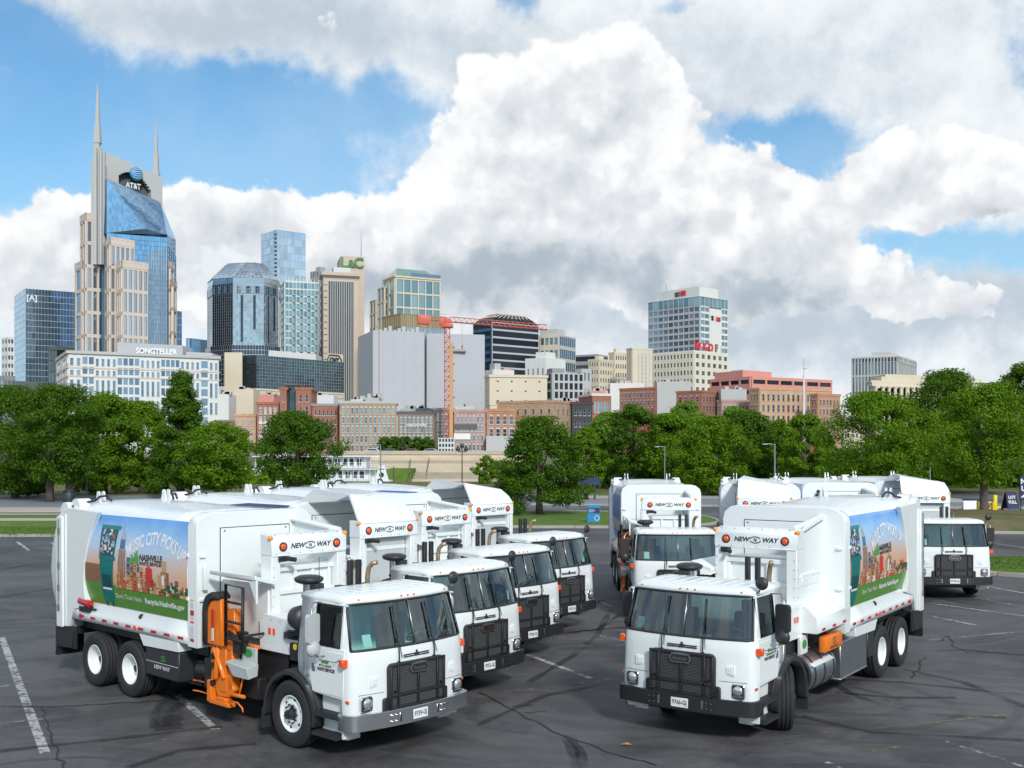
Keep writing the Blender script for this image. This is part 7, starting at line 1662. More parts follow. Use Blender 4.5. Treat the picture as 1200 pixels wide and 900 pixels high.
b = s.M(W_BLUE, 'roof_sign'); p0_, p1_ = s.C.lerp(s.Rp, .35), s.Rp; nn_ = Vector(((p1_ - p0_).y, -(p1_ - p0_).x)).normalized() * .6
b.hexa([s.lp(p0_ + nn_, z(322.5)), s.lp(p1_ + nn_, z(322.5)), s.lp(p1_ + nn_, z(318.5)), s.lp(p0_ + nn_, z(318.5))], [s.lp(p0_ + nn_ * .3, z(322.5)), s.lp(p1_ + nn_ * .3, z(322.5)), s.lp(p1_ + nn_ * .3, z(318.5)), s.lp(p0_ + nn_ * .3, z(318.5))])
for pts, tp in (((443, 451, 466), 333), ((434, 441, 455), 346)):
    l_, c_, r_ = pts; dd = 10 if tp == 333 else 18
    A_, C_, B_ = Vector((xat(l_, 648 + dd), 648 + dd)), Vector((xat(c_, 640 + dd), 640 + dd)), Vector((xat(r_, 646 + dd), 646 + dd)); bk = [B_ + Vector((0, 14)), A_ + Vector((0, 14))]
    s.solid(CREAM, ZG, z(tp), .1, [C_, B_] + bk + [A_], 'side_wing'); s.facade(A_, C_, ZG, z(tp), 2, 11, .25, .14, CREAM, W_GREY, .5, part_='side_wing'); s.facade(C_, B_, ZG, z(tp), 3, 11, .2, .14, CREAM, W_GREY, .5, part_='side_wing')
s.done()
s = Bld('bronze_block', 'flat bronze and glass block in front of the stepped tower', 449, 470, 523, 367, 560, 55); z = s.zz; f1, f2 = s.faces(); s.solid(DKG, inset=.3)
s.facade(*f2, z(400), z(383), 24, 1, .12, .05, SIL, G_GREY, .3); s.facade(*f1, z(400), z(383), 10, 1, .12, .05, SIL, G_GREY, .3); s.facade(*f2, z(383), s.top, 24, 1, .22, .12, GOLD, win_mat('bronze_glass', (.30, .24, .15), (.45, .37, .25), .3), .35); s.facade(*f1, z(383), s.top, 10, 1, .22, .12, GOLD, MATS['bronze_glass'], .35); s.done()
# --- big windowless grey block
s = Bld('windowless_block', 'huge pale grey windowless block behind the red crane', 419.5, 437, 497, 387, 430, 70); z = s.zz; s.solid(LILG); s.done_ = 0
s.solid(LILG, ZG, z(385.5), 0, [Vector((xat(500, 446), 446)), Vector((xat(568, 452), 452)), Vector((xat(566, 480), 480)), Vector((xat(500, 480), 480))], 'rear_wing'); s.solid(GREYC, ZG, z(384), 0, [Vector((xat(496.5, 449), 449)), Vector((xat(500.5, 449), 449)), Vector((xat(500.5, 462), 462)), Vector((xat(496, 462), 462))], 'stair_shaft')
s.solid(GREYC, z(407), z(404), 0, [Vector((xat(528, 446.5), 447.2)), Vector((xat(546, 446), 448)), Vector((xat(546, 452), 452)), Vector((xat(528, 452), 452))], 'louvre')
for i in range(9): s.solid(GREYS, s.top, s.top + .8 + (i % 3) * .8, 0, [s.C.lerp(s.Rp, .10 + i * .09) + Vector((0, 4)), s.C.lerp(s.Rp, .16 + i * .09) + Vector((0, 4)), s.C.lerp(s.Rp, .16 + i * .09) + Vector((0, 8)), s.C.lerp(s.Rp, .10 + i * .09) + Vector((0, 8))], 'roof_unit')
b = s.M(REDL, 'red_pipe'); p = s.C.lerp(s.Rp, .12); b.cbox(p.x - s.o.x, p.y - .15 - s.o.y, (s.top - ZG) / 2, .12, .12, s.top - ZG)
b = s.M(GREYS, 'panel_joint')
for fr in (.2, .4, .6, .8): p = s.C.lerp(s.Rp, fr); b.cbox(p.x - s.o.x, p.y - .02 - s.o.y, (s.top - ZG) / 2, .08, .08, s.top - ZG - .2)
for j in range(7): s.solid(GREYS, ZG + 5 + j * 6, ZG + 5.1 + j * 6, -.03, None, 'panel_joint')
s.done()
# --- dark banded tower with lattice dome
s = Bld('banded_tower', 'dark blue banded glass tower with an open lattice dome roof', 555, 576, 631, 377, 620, 50); z = s.zz; f1, f2 = s.faces(); s.solid(MDK, inset=.3)
s.facade(*f1, ZG, s.top, 1, 17, .02, .40, G_DEEP, W_BLACKW, .4, part_='mullions'); s.facade(*f2, ZG, s.top, 1, 17, .02, .24, LILG, W_BLACKW, .5, part_='mullions')
cen = (s.C + s.Bp) / 2; nb = 9; ring1 = []; ring0 = []
cor = [s.C, s.Rp, s.Bp, s.Lp]
for i in range(4):
    for j in range(nb): ring0.append(cor[i].lerp(cor[(i + 1) % 4], j / nb)); 
b = s.M(MDK, 'dome_lattice'); b2_ = s.M(TANS, 'dome_band')
r1 = [cen + (p - cen) * .80 for p in ring0]; r2 = [cen + (p - cen) * .56 for p in ring0]; n4 = len(ring0)
for i in range(n4):
    j = (i + 1) % n4; h0, h1, h2 = s.top, z(371), z(366)
    b.tube([s.lp(ring0[i], h0), s.lp(r1[i], h1), s.lp(r2[i], h2)], .32, 4); b.tube([s.lp(r1[i], h1), s.lp(r1[j], h1)], .32, 4); b.tube([s.lp(ring0[i], h0), s.lp(r1[j], h1)], .24, 4); b.tube([s.lp(ring0[j], h0), s.lp(r1[i], h1)], .24, 4)
    b2_.tube([s.lp(r2[i], h2), s.lp(r2[j], h2)], .5, 4); b2_.tube([s.lp(r1[i], h1), s.lp(r2[j], h2)], .4, 4)
s.solid(MDK, s.top, z(370), 0, [cen + (p - cen) * .7 for p in cor], 'roof_core'); s.solid(TANS, z(370), z(365), 0, [cen + (p - cen) * .45 for p in cor], 'roof_core'); s.done()
# --- centre right group
def office(name, label, xl, xc, xr, top, Y, ang, c1, c2, rows, wall, g1, pier=.35, span=.45, rec=.4, g2=None, sep=False, cor=None, sill=False, wall2=None, plant=None, low=525, arch=False, pier2=None, span2=None):
    s = Bld(name, label, xl, xc, xr, top, Y, ang); f1, f2 = s.faces(); s.solid(wall, inset=.05); z1 = s.zz(low)
    if s.left and c1: s.facade(*f1, max(ZG, z1), s.top, c1, rows, pier, span, wall, g1, rec, sep=sep, sill=sill, arch=arch, edge=.3)
    if xr > xc + .3 and c2: s.facade(*f2, max(ZG, z1), s.top, c2, rows, pier2 or pier, span2 or span, wall2 or wall, g2 or g1, rec, sep=sep, sill=sill, arch=arch, edge=.3)
    if cor: s.cornice(cor, 1.0, .5)
    for pl_ in (plant or []): s.roofbox(*pl_)
    return s
office('beige_office', 'beige office with blue windows right of the lattice-roofed tower', 622, 655, 674, 392, 640, 30, 6, 8, 9, CREAM, W_BLUE, .25, .45, plant=[(GREYS, .2, .8, .2, .7, 4)], wall2=GREYS, g2=G_DEEP, pier2=.03, span2=.3).done()
office('striped_office', 'grey brown striped office behind the cream towers', 671, 700, 712, 415, 820, 30, 1, 1, 11, mat('grey_brown_stone', (.30, .29, .28), .8, var=.1), W_DARK, .02, .45).done()
office('white_flat', 'white stepped building below the lattice-roofed tower', 616, 640, 662, 419, 520, 35, 4, 3, 3, WHITEM, W_DARK, .7, .7, plant=[(WHITEM, .1, .6, .1, .6, 3)]).done()
office('roof_cluster', 'low white and brown roofs left of the cream block', 569, 578, 602, 433, 500, 60, 1, 4, 2, WHITEM, W_DARK, .6, .6, plant=[(GREYS, .1, .7, .1, .4, 3), (B_ORL, .2, .8, .6, .95, 1.2)]).done()
office('cream_block', 'plain cream block with three rows of tiny windows', 569, 574, 641, 441, 420, 78, 1, 4, 3, CREAM, W_BLACKW, .86, .86, .15, low=475, cor=CREAM).done()
office('grey_block', 'grey building with dark window bays right of the cream block', 640, 648, 684, 437, 450, 70, 1, 6, 4, GREYS, W_BLACKW, .35, .25, plant=[(MIDG, .1, .9, .0, .4, 2)], low=478).done()
office('pale_block', 'small pale grey block left of the cream towers', 676, 682, 692, 432, 560, 50, 1, 2, 5, GREYS, W_GREY, .5, .5).done()
for nm, lb, xl, xc, xr, tp, Y, a in (('cream_tower', 'cream tower with small paired windows, left one of the pair', 690, 702, 720, 422, 640, 40), ('cream_tower', 'taller cream tower with rooftop parapet beside the glazed stair', 714, 720, 737, 414, 650, 55)):
    office(nm, lb, xl, xc, xr, tp, Y, a, 4, 6, 11, CREAM, W_DARK, .5, .5, sep=False, cor=CREAM, plant=[(CREAM, .3, .7, .2, .5, 3)]).done()
s = office('glazed_block', 'yellowish block with three tall glazed stair strips', 735, 741, 764, 409, 620, 62, 1, 1, 1, CREAM, W_GREY, .9, .9, cor=CREAM); s.facade(s.C.lerp(s.Rp, .28), s.C.lerp(s.Rp, .86), s.zz(480), s.zz(414), 3, 14, .25, .08, SIL, G_GREY, .5); s.done()
# --- white and teal tower with the red letters
s = Bld('lettered_tower', 'blue-green glass tower with white crown and red bank letters', 760, 820, 852, 347, 740, 47); z = s.zz; f1, f2 = s.faces(); s.solid(GREYS, inset=.3)
s.facade(*f1, ZG, z(358), 10, 22, .10, .36, GREYS, W_BLUE, .5); s.facade(*f1, z(358), s.top, 10, 1, .12, .1, SIL, W_TEAL, .6); s.facade(*f2, z(358), s.top, 7, 1, .10, .1, SIL, W_TEAL, .6)
A, B = f2; s.facade(A, A.lerp(B, .32), ZG, z(358), 2, 22, .06, .35, WHITEM, W_TEAL, .5); s.facade(A.lerp(B, .76), B, ZG, z(358), 2, 22, .06, .35, WHITEM, W_TEAL, .5)
pA, pB = A.lerp(B, .32), A.lerp(B, .76); s.solid(WHITEM, ZG, z(360), 0, [pA - s.dl * .9, pB - s.dl * .9, pB + s.dl, pA + s.dl], 'blank_panel')
cw_ = [s.C + s.dl * 1.5 + s.dr * 1.5, s.C + s.dr * s.Lr * .74 + s.dl * 1.5, s.C + s.dr * s.Lr * .74 + s.dl * s.Ll * .82, s.C + s.dl * s.Ll * .82 + s.dr * 1.5]; s.solid(WHITEM, s.top, z(346) + 6.3, 0, cw_, 'crown')
RED_S = mat('red_letter', (.62, .03, .03), .5); d1 = -s.dl
def keys(p, zz_, sc, d):      # dark three-key emblem
    b = MB()
    for a in (-45, 0, 45): b.tube([(-sc * math.sin(R(a)), 0, -sc * .8 * math.cos(R(a))), (sc * math.sin(R(a)), 0, sc * .8 * math.cos(R(a)))], sc * .17, 5); b.cyl((sc * math.sin(R(a)), -.1, sc * .8 * math.cos(R(a))), (sc * math.sin(R(a)), .1, sc * .8 * math.cos(R(a))), sc * .26, n=8)
    o = b.build('key_emblem', INK, s.root); o.location = s.lp(p, zz_); o.rotation_euler = (0, 0, math.atan2(d.y, d.x))
pc = cw_[0].lerp(cw_[3], .40) - s.dr * .5; put('lettering', text_mesh('UBS', 4.6, RED_S, bold=.10, extrude=.2, width=6.0), s.lp(pc, s.top + 3.6), (d1.x, d1.y, 0), (0, 0, 1), s.root); keys(cw_[0].lerp(cw_[3], .54) - s.dr * .5, s.top + 3.2, 1.9, d1)
pp = pA.lerp(pB, .68) - s.dl * 1.3; put('lettering', text_mesh('UBS', 4.2, RED_S, bold=.10, extrude=.2, width=5.0), s.lp(pp, z(372)), (s.dr.x, s.dr.y, 0), (0, 0, 1), s.root); keys(pA.lerp(pB, .2) - s.dl * 1.3, z(371.5), 1.9, s.dr)
b = s.M(GREYM, 'mast'); p = s.C + s.dl * s.Ll * .7 + s.dr * 3; b.cyl(s.lp(p, s.top), s.lp(p, s.top + 12), .2, n=5); s.done()
s = office('white_office', 'white office block with paired windows and red WKDF roof letters', 762, 813, 853, 412, 660, 44, 13, 6, 9, mat('ivory_masonry', (.66, .61, .50), .85, var=.08, scale=.08), W_DARK, .46, .5, .5, sep=True, low=500); s.cornice(WHITEM, 1.2, .3)
p0_ = s.C.lerp(s.Rp, .02); WG = mat('rusty_letter', (.20, .14, .11), .8)
for ch, u_, m_ in (('W', .16, RED_S), ('K', .36, RED_S), ('D', .54, RED_S), ('F', .70, WG)): p = s.C.lerp(s.Rp, u_) + s.dl * 1.2; put('lettering', text_mesh(ch, 6.4, m_, bold=.32, extrude=.25), s.lp(p, s.top + 3.6), (s.dr.x, s.dr.y, 0), (0, 0, 1), s.root)
b = s.M(MDK, 'sign_frame')
for i in range(9): p = s.C.lerp(s.Rp, i / 8) + s.dl * 2; b.cyl(s.lp(p, s.top), s.lp(p, s.top + 5.4), .14, n=4)
s.done()
# --- pink and brick ranges at the right
s = office('salmon_block', 'salmon pink modern block with dark ribbon windows', 833, 880, 974, 441, 430, 58, 4, 6, 3, SALM, W_BLACKW, .12, .60, .6, low=478, plant=[(SALM, .2, .9, .0, .35, 2.6), (GREYS, .4, .7, .1, .3, 3.4)]); s.done()
def brickb(label, xl, xc, xr, top, Y, ang, c1, c2, rows, m, win=W_DARK, pier=.55, span=.42, low=530, cor=None, arch=True, name='brick_building', done=True, rec=.22, sill=None):
    s = Bld(name, label, xl, xc, xr, top, Y, ang, group='old brick buildings of the riverfront'); f1, f2 = s.faces(); s.solid(m, inset=.03); zl = max(ZG, s.zz(low))
    if s.left and c1: s.facade(*f1, zl, s.top, c1, rows, pier, span, m, win, rec, sep=True, arch=arch, sill=True, head=.9, edge=.4)
    if xr > xc + .3 and c2: s.facade(*f2, zl, s.top, c2, rows, pier, span, m, win, rec, sep=True, arch=arch, sill=True, head=.9, edge=.4)
    s.cornice(cor or m, .7, .35)
    return s.done() if done else s
brickb('long red brick building with many small windows left of the salmon block', 713, 768, 800, 455, 400, 40, 12, 4, 4, B_RED, low=495)
brickb('plain red brick side wall with few windows before the salmon block', 793, 822, 842, 459, 370, 42, 4, 5, 3, B_RED, low=495)
brickb('pink brick range with a long row of windows under the salmon block', 841, 846, 892, 470, 360, 74, 1, 12, 3, B_PNK, low=510, arch=True)
brickb('light orange brick building with tall windows near the white mast', 879, 890, 973, 456, 350, 66, 3, 14, 4, B_ORL, low=510)
brickb('orange brick building at the right end of the brick range', 950, 958, 984, 463, 345, 62, 2, 6, 4, B_ORG, low=510)
t = empty('white_mast', (xat(942, 320), 320, ZG), 0, 'thick white mast in front of the orange brick buildings', 'mast'); b = MB(); b.cyl((0, 0, 0), (0, 0, H - (440 - HZ) * 320 / F - ZG), .45, .3, n=12); b.build('shaft', WHITEM, t); b = MB(); b.cyl((0, 0, H - (440 - HZ) * 320 / F - ZG), (0, 0, H - (420 - HZ) * 320 / F - ZG), .05, n=5); b.cbox(.3, 0, H - (432 - HZ) * 320 / F - ZG, 1.2, .1, .1); b.build('antenna', DARKM, t)
# --- far right tower and the columned hall
s = office('grey_office', 'grey gridded office tower at the right of the skyline', 998, 1052, 1073, 417, 800, 32, 14, 9, 5, GREYS, W_GREY, .40, .10, .8, plant=[(GREYS, .3, .7, .3, .7, 5)], low=530); s.cornice(WHITEM, 1.2, .4); s.facade(*s.faces()[0], s.zz(424), s.top - .6, 7, 1, .08, .2, GREYS, W_BLACKW, 1.0); s.facade(*s.faces()[1], s.zz(424), s.top - .6, 4, 1, .08, .2, GREYS, W_BLACKW, 1.0); s.done()
s = Bld('columned_hall', 'cream stone hall with a long row of tall columns', 1020, 1026, 1158, 447, 520, 72); z = s.zz; s.solid(CREAM, ZG, s.top, -.2); A, B = s.C, s.Rp; n_c = 19
s.solid(CREAM, s.top, z(441), 2.5, None, 'attic'); s.solid(CREAM, s.top - .5, s.top + .5, -1.8, None, 'cornice')
s.solid(CREAM, s.top - 2.2, s.top - .5, -1.4, None, 'entablature')
nn_ = Vector(((B - A).y, -(B - A).x)).normalized()
for i in range(n_c):
    p = A.lerp(B, .05 + .92 * i / (n_c - 1)) + nn_ * 1.4; b = MB(); b.cyl(s.lp(p, s.top - 22), s.lp(p, s.top - 2.8), .82, .72, n=14); b.cbox(p.x - s.o.x, p.y - s.o.y, s.top - 2.55 - ZG, 2, 2, .6); b.build('column', CREAM, s.root)
s.facade(A, B, s.top - 22, s.top - 2.2, n_c - 1, 1, .4, .1, CREAM, W_BLACKW, .5); s.solid(CREAM, z(434), z(434) + .01) if 0 else None
Q = [A.lerp(B, .08) + Vector((3, 8)), A.lerp(B, .86) + Vector((0, 8)), A.lerp(B, .86) + Vector((0, 30)), A.lerp(B, .08) + Vector((3, 30))]; s.solid(CREAM, s.top, z(437), 0, Q, 'upper_storey'); s.done()
# --- riverfront brick row
brickb('low brick shed with grey roof left of the ghost-sign warehouse', 250, 252, 277, 494, 310, 80, 0, 3, 2, B_BRN, W_BLACKW, low=528, arch=False)
brickb('orange brick house of three arched windows across beside the ghost-sign warehouse', 274, 276, 300, 487, 300, 84, 0, 3, 4, B_ORL, W_PALE, .5, .45)
s = brickb('red brick warehouse with yellow boarded windows and faded white wall lettering', 299, 301, 327, 473, 298, 84, 0, 4, 5, B_RED, W_PALE, .35, .42, done=False); f = s.faces()[1]; gp_, gq_ = f[0].lerp(f[1], .1), f[0].lerp(f[1], .9); gr_ = random.Random(8)
for yy_ in (495.5, 511.5):
    b = s.M(SIGNW, 'faded_wall_lettering'); u_ = 0.0
    while u_ < .95: w_ = gr_.uniform(.04, .08); p0_, p1_ = gp_.lerp(gq_, u_), gp_.lerp(gq_, u_ + w_); b.hexa([s.lp(p0_ + Vector((0, -.40)), s.zz(yy_ + 1.8)), s.lp(p1_ + Vector((0, -.40)), s.zz(yy_ + 1.8)), s.lp(p1_ + Vector((0, -.40)), s.zz(yy_ - gr_.uniform(1, 2))), s.lp(p0_ + Vector((0, -.40)), s.zz(yy_ - 1.6))], [s.lp(p0_ + Vector((0, -.3)), s.zz(yy_ + 1.8)), s.lp(p1_ + Vector((0, -.3)), s.zz(yy_ + 1.8)), s.lp(p1_ + Vector((0, -.3)), s.zz(yy_ - 1.6)), s.lp(p0_ + Vector((0, -.3)), s.zz(yy_ - 1.6))]); u_ += w_ + .03
s.done()
s = brickb('modern red brick building, left wing beside the glass stair tower', 327, 328, 336, 456, 296, 86, 0, 1, 5, B_RED, W_DARK, .5, .45, done=False, arch=False); s.done()
s = brickb('modern red brick building, right wing with one wide top window', 346, 347, 365, 456, 296, 86, 0, 2, 5, B_RED, W_DARK, .5, .45, done=False, arch=False); s.done()
s = glassbox('glass_stair_tower', 'narrow glass stair tower between the two red brick wings', 334, 335, 348, 452, 299, 86, 1, 4, 9, MDK, G_DTEAL, .1, .08); s.solid(DKG, s.top, s.top + .5, -1.4, None, 'canopy'); s.done()
s = brickb('dark red brick warehouse with regular black windows left of the tan one', 364, 366, 397, 475, 296, 84, 0, 6, 5, B_RED, W_BLACKW, .5, .45, arch=False, cor=MIDG)
s = brickb('wide tan brick warehouse with four rows of arched windows', 396, 398, 465, 472, 292, 84, 0, 12, 5, B_TAN, W_GREY, .42, .38, cor=GREYS, low=531)
s = brickb('grey brown brick building with cursive white wall sign', 465, 466, 509, 484, 294, 84, 0, 8, 4, B_BRN, W_GREY, .42, .42, cor=DKG, done=False); s.sign('Bluegrass Inn', s.faces()[1], .5, s.zz(498.5), 1.7, SIGNW, width=7, off=.35, ext=.05) if 0 else None; s.sign('Acme Feed & Seed', s.faces()[1], .5, s.zz(498.5), 1.6, SIGNW, width=6.8, off=.4, ext=.05) if 0 else None
s.sign('Grand Ole', s.faces()[1], .45, s.zz(498.5), 1.7, SIGNW, width=6.6, off=.4, ext=.05) if 0 else None
b = s.M(SIGNW, 'script_sign'); f = s.faces()[1]; A, B = f; 
pts_ = [A.lerp(B, .2 + .6 * i / 60) + Vector((0, -.45)) for i in range(61)]; b.tube([s.lp(p, s.zz(498.5) + .45 * math.sin(i * 1.25) * (1.5 if i % 17 < 5 else 1)) for i, p in enumerate(pts_)], .09, 4)
s.sign('OPEN', f, .68, s.zz(510.5), 1.0, RED_S, width=4.2, off=.5, ext=.05) if 0 else None; s.done()
s = brickb('grey brown brick house behind the crane mast', 508, 509, 532, 480, 296, 84, 0, 4, 4, B_BRN, W_GREY, .45, .42, cor=MIDG)
s = brickb('pinkish painted brick building with black and white banners', 531, 532, 569, 482, 293, 84, 0, 7, 4, B_PNK, W_GREY, .5, .45, done=False); f = s.faces()[1]
for (u0_, u1_, y0_, y1_, m_) in ((.02, .74, 497, 502.5, DKG), (.0, .52, 508, 515, SIGNW)):
    p, q = f[0].lerp(f[1], u0_), f[0].lerp(f[1], u1_); b = s.M(m_, 'banner'); b.hexa([s.lp(p + Vector((0, -.5)), s.zz(y1_)), s.lp(q + Vector((0, -.5)), s.zz(y1_)), s.lp(q + Vector((0, -.5)), s.zz(y0_)), s.lp(p + Vector((0, -.5)), s.zz(y0_))], [s.lp(p + Vector((0, -.4)), s.zz(y1_)), s.lp(q + Vector((0, -.4)), s.zz(y1_)), s.lp(q + Vector((0, -.4)), s.zz(y0_)), s.lp(p + Vector((0, -.4)), s.zz(y0_))])
s.done()
s = brickb('orange brick building with a row of round arches', 569, 570, 605, 481, 294, 84, 0, 4, 3, B_ORG, W_DARK, .35, .40, done=False); s.facade(*s.faces()[1], s.zz(490), s.zz(484), 9, 1, .35, .1, B_ORG, W_BLACKW, .35); s.solid(GREYS, ZG, s.zz(511), 0, [s.C + Vector((0, -3)), s.Rp + Vector((0, -3)), s.Rp + Vector((0, -.3)), s.C + Vector((0, -.3))], 'porch'); s.done()
s = brickb('big brown brick side wall with few windows right of the arches', 583, 650, 668, 471, 300, 24, 7, 3, 4, B_TAN, W_DARK, .72, .62, low=531)
s = brickb('blackened stone building right of the brown side wall', 667, 670, 694, 473, 310, 70, 0, 4, 4, BLKS, W_BLACKW, .5, .5, arch=False)
s = brickb('small brick building with a white cornice left of the long red range', 692, 694, 716, 463, 330, 76, 0, 5, 3, B_RED, W_TEAL, .3, .4, arch=False, cor=WHITEM)
# roof clutter behind the brick row
RT_ = ['small white rooftop box behind the low brick shed at left', 'wide cream rooftop block above the house of arched windows', 'salmon rooftop block beside the modern brick wing', 'white rooftop block above the dark red brick warehouse', 'white low rooftop hut left of centre over the tan warehouse', 'grey rooftop hut over the middle of the tan warehouse', 'grey rooftop deck over the cursive sign building', 'dark rooftop canopy at the right of the cursive sign building', 'white rooftop block behind the pink brick building with banners', 'white rooftop block above the brown side wall', 'salmon rooftop block above the blackened stone building', 'small salmon rooftop block left of the long red brick building', 'long white rooftop block above the long red brick building', 'long grey rooftop block above the plain red brick wall', 'grey rooftop block left of the light orange building']
for i, (px, tp, w, Y_, m) in enumerate([(262, 462, 12, 330, WHITEM), (286, 456, 22, 345, CREAM), (312, 462, 18, 335, SALM), (378, 463, 26, 335, WHITEM), (418, 468, 14, 320, WHITEM), (436, 466, 16, 322, GREYS), (478, 479, 18, 315, GREYS), (496, 478, 16, 312, DKG), (545, 476, 24, 320, WHITEM), (615, 474, 20, 330, WHITEM), (664, 470, 22, 335, SALM), (700, 458, 18, 360, SALM), (735, 449, 40, 410, WHITEM), (790, 447, 40, 400, GREYS), (860, 456, 30, 372, GREYS)]):
    x0 = xat(px - w / 2, Y_); x1 = xat(px + w / 2, Y_); zt = H - (tp - HZ) * Y_ / F; t = empty('rooftop_block', ((x0 + x1) / 2, Y_, ZG), 0, RT_[i], 'rooftop structure', 'rooftop structures behind the brick row')
    W_ = x1 - x0; b = MB(); b.box(-W_ / 2, W_ / 2, 0, 9, 0, zt - ZG); b.build('wall', m, t); b = MB()
    rr = random.Random(i)
    for q in range(4): u_ = rr.uniform(-W_ * .4, W_ * .3); b.box(u_, u_ + rr.uniform(.6, 1.6), 1, 3, zt - ZG, zt - ZG + rr.uniform(.4, 1.3))
    b.build('vent_boxes', GREYS, t)
# filler city blocks further back, seen between the towers
for i, (xl, xr, tp, Y_, m) in enumerate([(-30, 4, 452, 640, TANS), (226, 270, 452, 560, GREYS), (600, 640, 452, 560, WHITEM), (660, 690, 455, 520, GREYC), (984, 1022, 486, 520, CREAM), (1150, 1215, 462, 520, WHITEM)]):
    office('city_block', ['tan mid-rise block at the far left edge under the white tower', 'grey mid-rise block below the octagonal tower', 'white mid-rise block behind the cream windowless block', 'grey mid-rise block behind the blackened stone building', 'low cream block left of the columned hall', 'white mid-rise block at the right edge behind the trees'][i], xl, xl + 6, xr, tp, Y_, 60, 1, 6, 4, m, W_GREY, .5, .5).done()

# --- red tower crane
RDC = mat('crane_red', (.60, .12, .08), .5, var=.15); ORC = mat('hoist_orange', (.62, .30, .12), .6, var=.15, scale=.5)
Y = 286; t = empty('tower_crane', (xat(524, Y), Y, ZG), 0, 'red lattice tower crane with long jib before the windowless block', 'crane'); k = Y / F
def zc(py): return H - (py - HZ) * k - ZG
w = 1.5 / 2; h = zc(384)
b = MB(); ns = 26
for sx in (-1, 1):
    for sy in (-1, 1): b.box(sx * w * .9 - .07, sx * w * .9 + .07, sy * w - .07, sy * w + .07, 0, h)
for i in range(ns):
    z0_, z1_ = h * i / ns, h * (i + 1) / ns
    for sy in (-w, w): b.tube([(-w * .9, sy, z0_), (w * .9, sy, z1_)] if i % 2 else [(w * .9, sy, z0_), (-w * .9, sy, z1_)], .07, 4); b.tube([(-w, sy, z1_), (w, sy, z1_)], .06, 4)
    for sx in (-w, w): b.tube([(sx, -w, z0_), (sx, w, z1_)] if i % 2 else [(sx, w, z0_), (sx, -w, z1_)], .07, 4)
b.build('mast', RDC, t)
b = MB(); b.box(-1.5, 1.5, -1.5, 1.5, h, h + 1.0); b.box(-.9, .9, -1.2, 1.2, h + 1, h + 2.6); b.box(-2.2, -.8, -1.6, -.4, h + .6, h + 2.4); b.build('slewing_cab', RDC, t, bevel=.05)
jl = Vector((1.0, .18, 0)).normalized(); Lj = 27; b = MB(); nj = 18
def J(u, v, zz_): return (jl.x * u - jl.y * v, jl.y * u + jl.x * v, h + 1.6 + zz_ - u * .06)
for v, zz_ in ((-.6, 0), (.6, 0), (0, 1.3)): b.tube([J(1, v, zz_), J(Lj, v, zz_)], .11, 5)
for i in range(nj):
    u0_, u1_ = 1 + (Lj - 1) * i / nj, 1 + (Lj - 1) * (i + 1) / nj; um = (u0_ + u1_) / 2
    for v in (-.6, .6): b.tube([J(u0_, v, 0), J(um, 0, 1.3), J(u1_, v, 0)], .07, 4)
    b.tube([J(u0_, -.6, 0), J(u1_, .6, 0)], .05, 4)
b.build('jib', RDC, t)
b = MB()
for v in (-.6, .6): b.tube([J(-7.5, v, .1), J(0, v, .1)], .12, 5)
b.tube([J(-7.5, 0, 1.3), J(0, 0, 2.0)], .06, 4); b.build('counter_jib', RDC, t)
b = MB(); M_ = [J(-7.8, -.9, -1.2), J(-4.6, -.9, -1.2), J(-4.6, -.9, .9), J(-7.8, -.9, 1.4)]; N_ = [J(-7.8, .9, -1.2), J(-4.6, .9, -1.2), J(-4.6, .9, .9), J(-7.8, .9, 1.4)]; b.hexa(M_, N_); b.build('counterweight', RDC, t, bevel=.05)
b = MB(); b.tube([J(4, 0, 0), (J(4, 0, 0)[0], J(4, 0, 0)[1], h - 4.5)], .04, 4); b.cbox(J(4, 0, 0)[0], J(4, 0, 0)[1], h - 5.0, .5, .4, .9); b.build('hook_block', RDC, t)
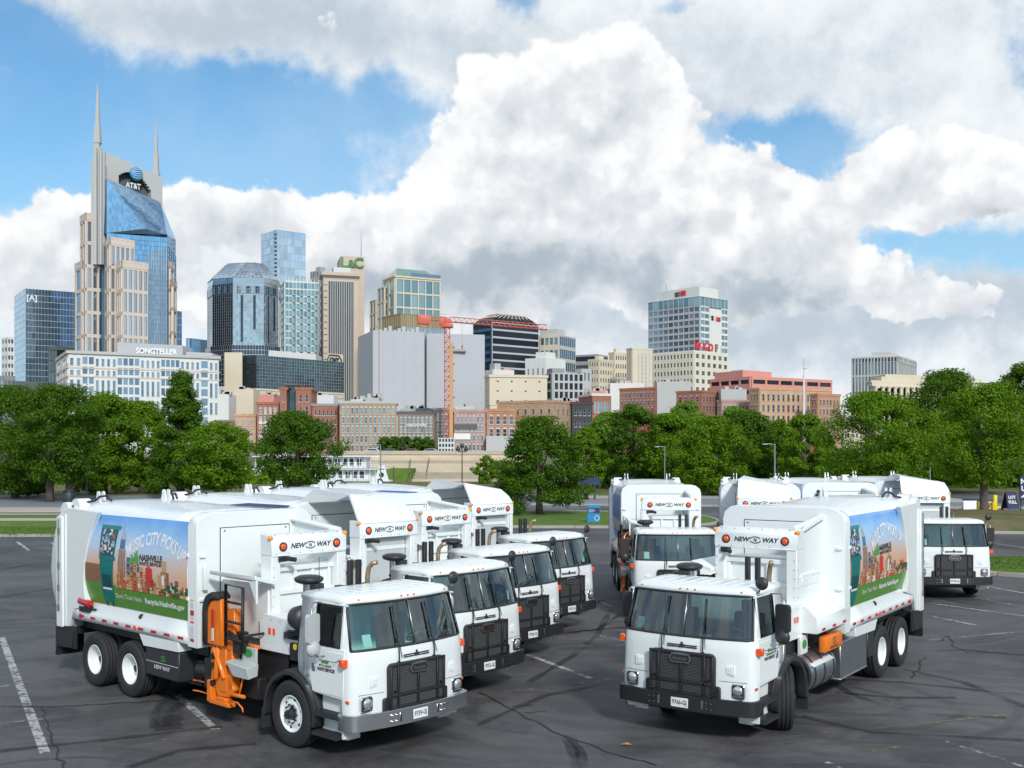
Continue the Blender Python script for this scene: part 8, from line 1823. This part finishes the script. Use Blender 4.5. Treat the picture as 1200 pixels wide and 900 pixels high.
t2 = empty('hoist_column', (xat(528.8, Y - 1), Y - 1, ZG), 0, 'orange column standing close against the right side of the crane mast', 'hoist column'); b = MB(); b.box(-.45, .45, -.45, .45, 0, zc(402)); b.build('column', ORC, t2)
b = MB()
for i in range(6): b.box(.45, .9, -.3, .3, 6 + i * 4.4, 6.25 + i * 4.4)
b.build('wall_ties', DARKM, t2)
t = empty('site_container', (xat(521, 281), 281, ZG), 0, 'white site office with dark window openings at the crane foot', 'site office'); b = MB(); b.box(-1.6, 2.6, -1, 1, 0, 4.2); b.build('wall', WHITEM, t)
for i in range(5):
    for j in range(3): b = MB(); b.box(-1.35 + i * .8, -.85 + i * .8, -1.06, -1, .6 + j * 1.3, 1.4 + j * 1.3); b.build('window', BG, t)
# small things on the promenade: parked cars under the clipped trees
def far_car(px, Y_, col, lab):
    t = empty('parked_car', (xat(px, Y_), Y_, ZG), 0, lab, 'car', 'cars parked on the far promenade')
    b = MB(); b.prism([(-2.2, .35), (2.2, .35), (2.25, .8), (1.5, .95), (.9, 1.45), (-1.0, 1.48), (-1.7, 1.0), (-2.25, .85)], -.85, .85, 'y'); b.build('body', col, t, bevel=.08)
    b = MB(); b.prism([(1.35, .95), (.82, 1.38), (-.95, 1.40), (-1.5, 1.0)], -.87, .87, 'y'); b.build('windows', BG, t)
    for q in (-1.35, 1.35): b = MB(); b.cyl((q, -.9, .34), (q, .9, .34), .34, n=14); b.build('wheel', RUBBER, t)
far_car(457, 263.5, DKG, 'dark car under the left clipped trees'); far_car(482, 263.5, mat('car_red', (.35, .05, .04), .4), 'dark red car under the middle clipped trees'); far_car(437, 264, SIGNW, 'white car at the left end of the clipped trees'); far_car(505, 263.6, GREYM, 'silver car at the right end of the clipped trees')
far_car(465, 232, BLACK, 'black car on the lower quay of the river steps'); bpy.data.objects['parked_car.004'].location.z = -2.2
for (px, y0_, y1_, Y_, lab) in ((472, 515, 531, 262.8, 'thin dark lamp post among the clipped trees'), (552, 518, 533, 262.8, 'thin dark lamp post right of the site office')): post('promenade_lamp', lab, px, y0_, Y_, .07, DARKM, z0=ZG, grp=None)
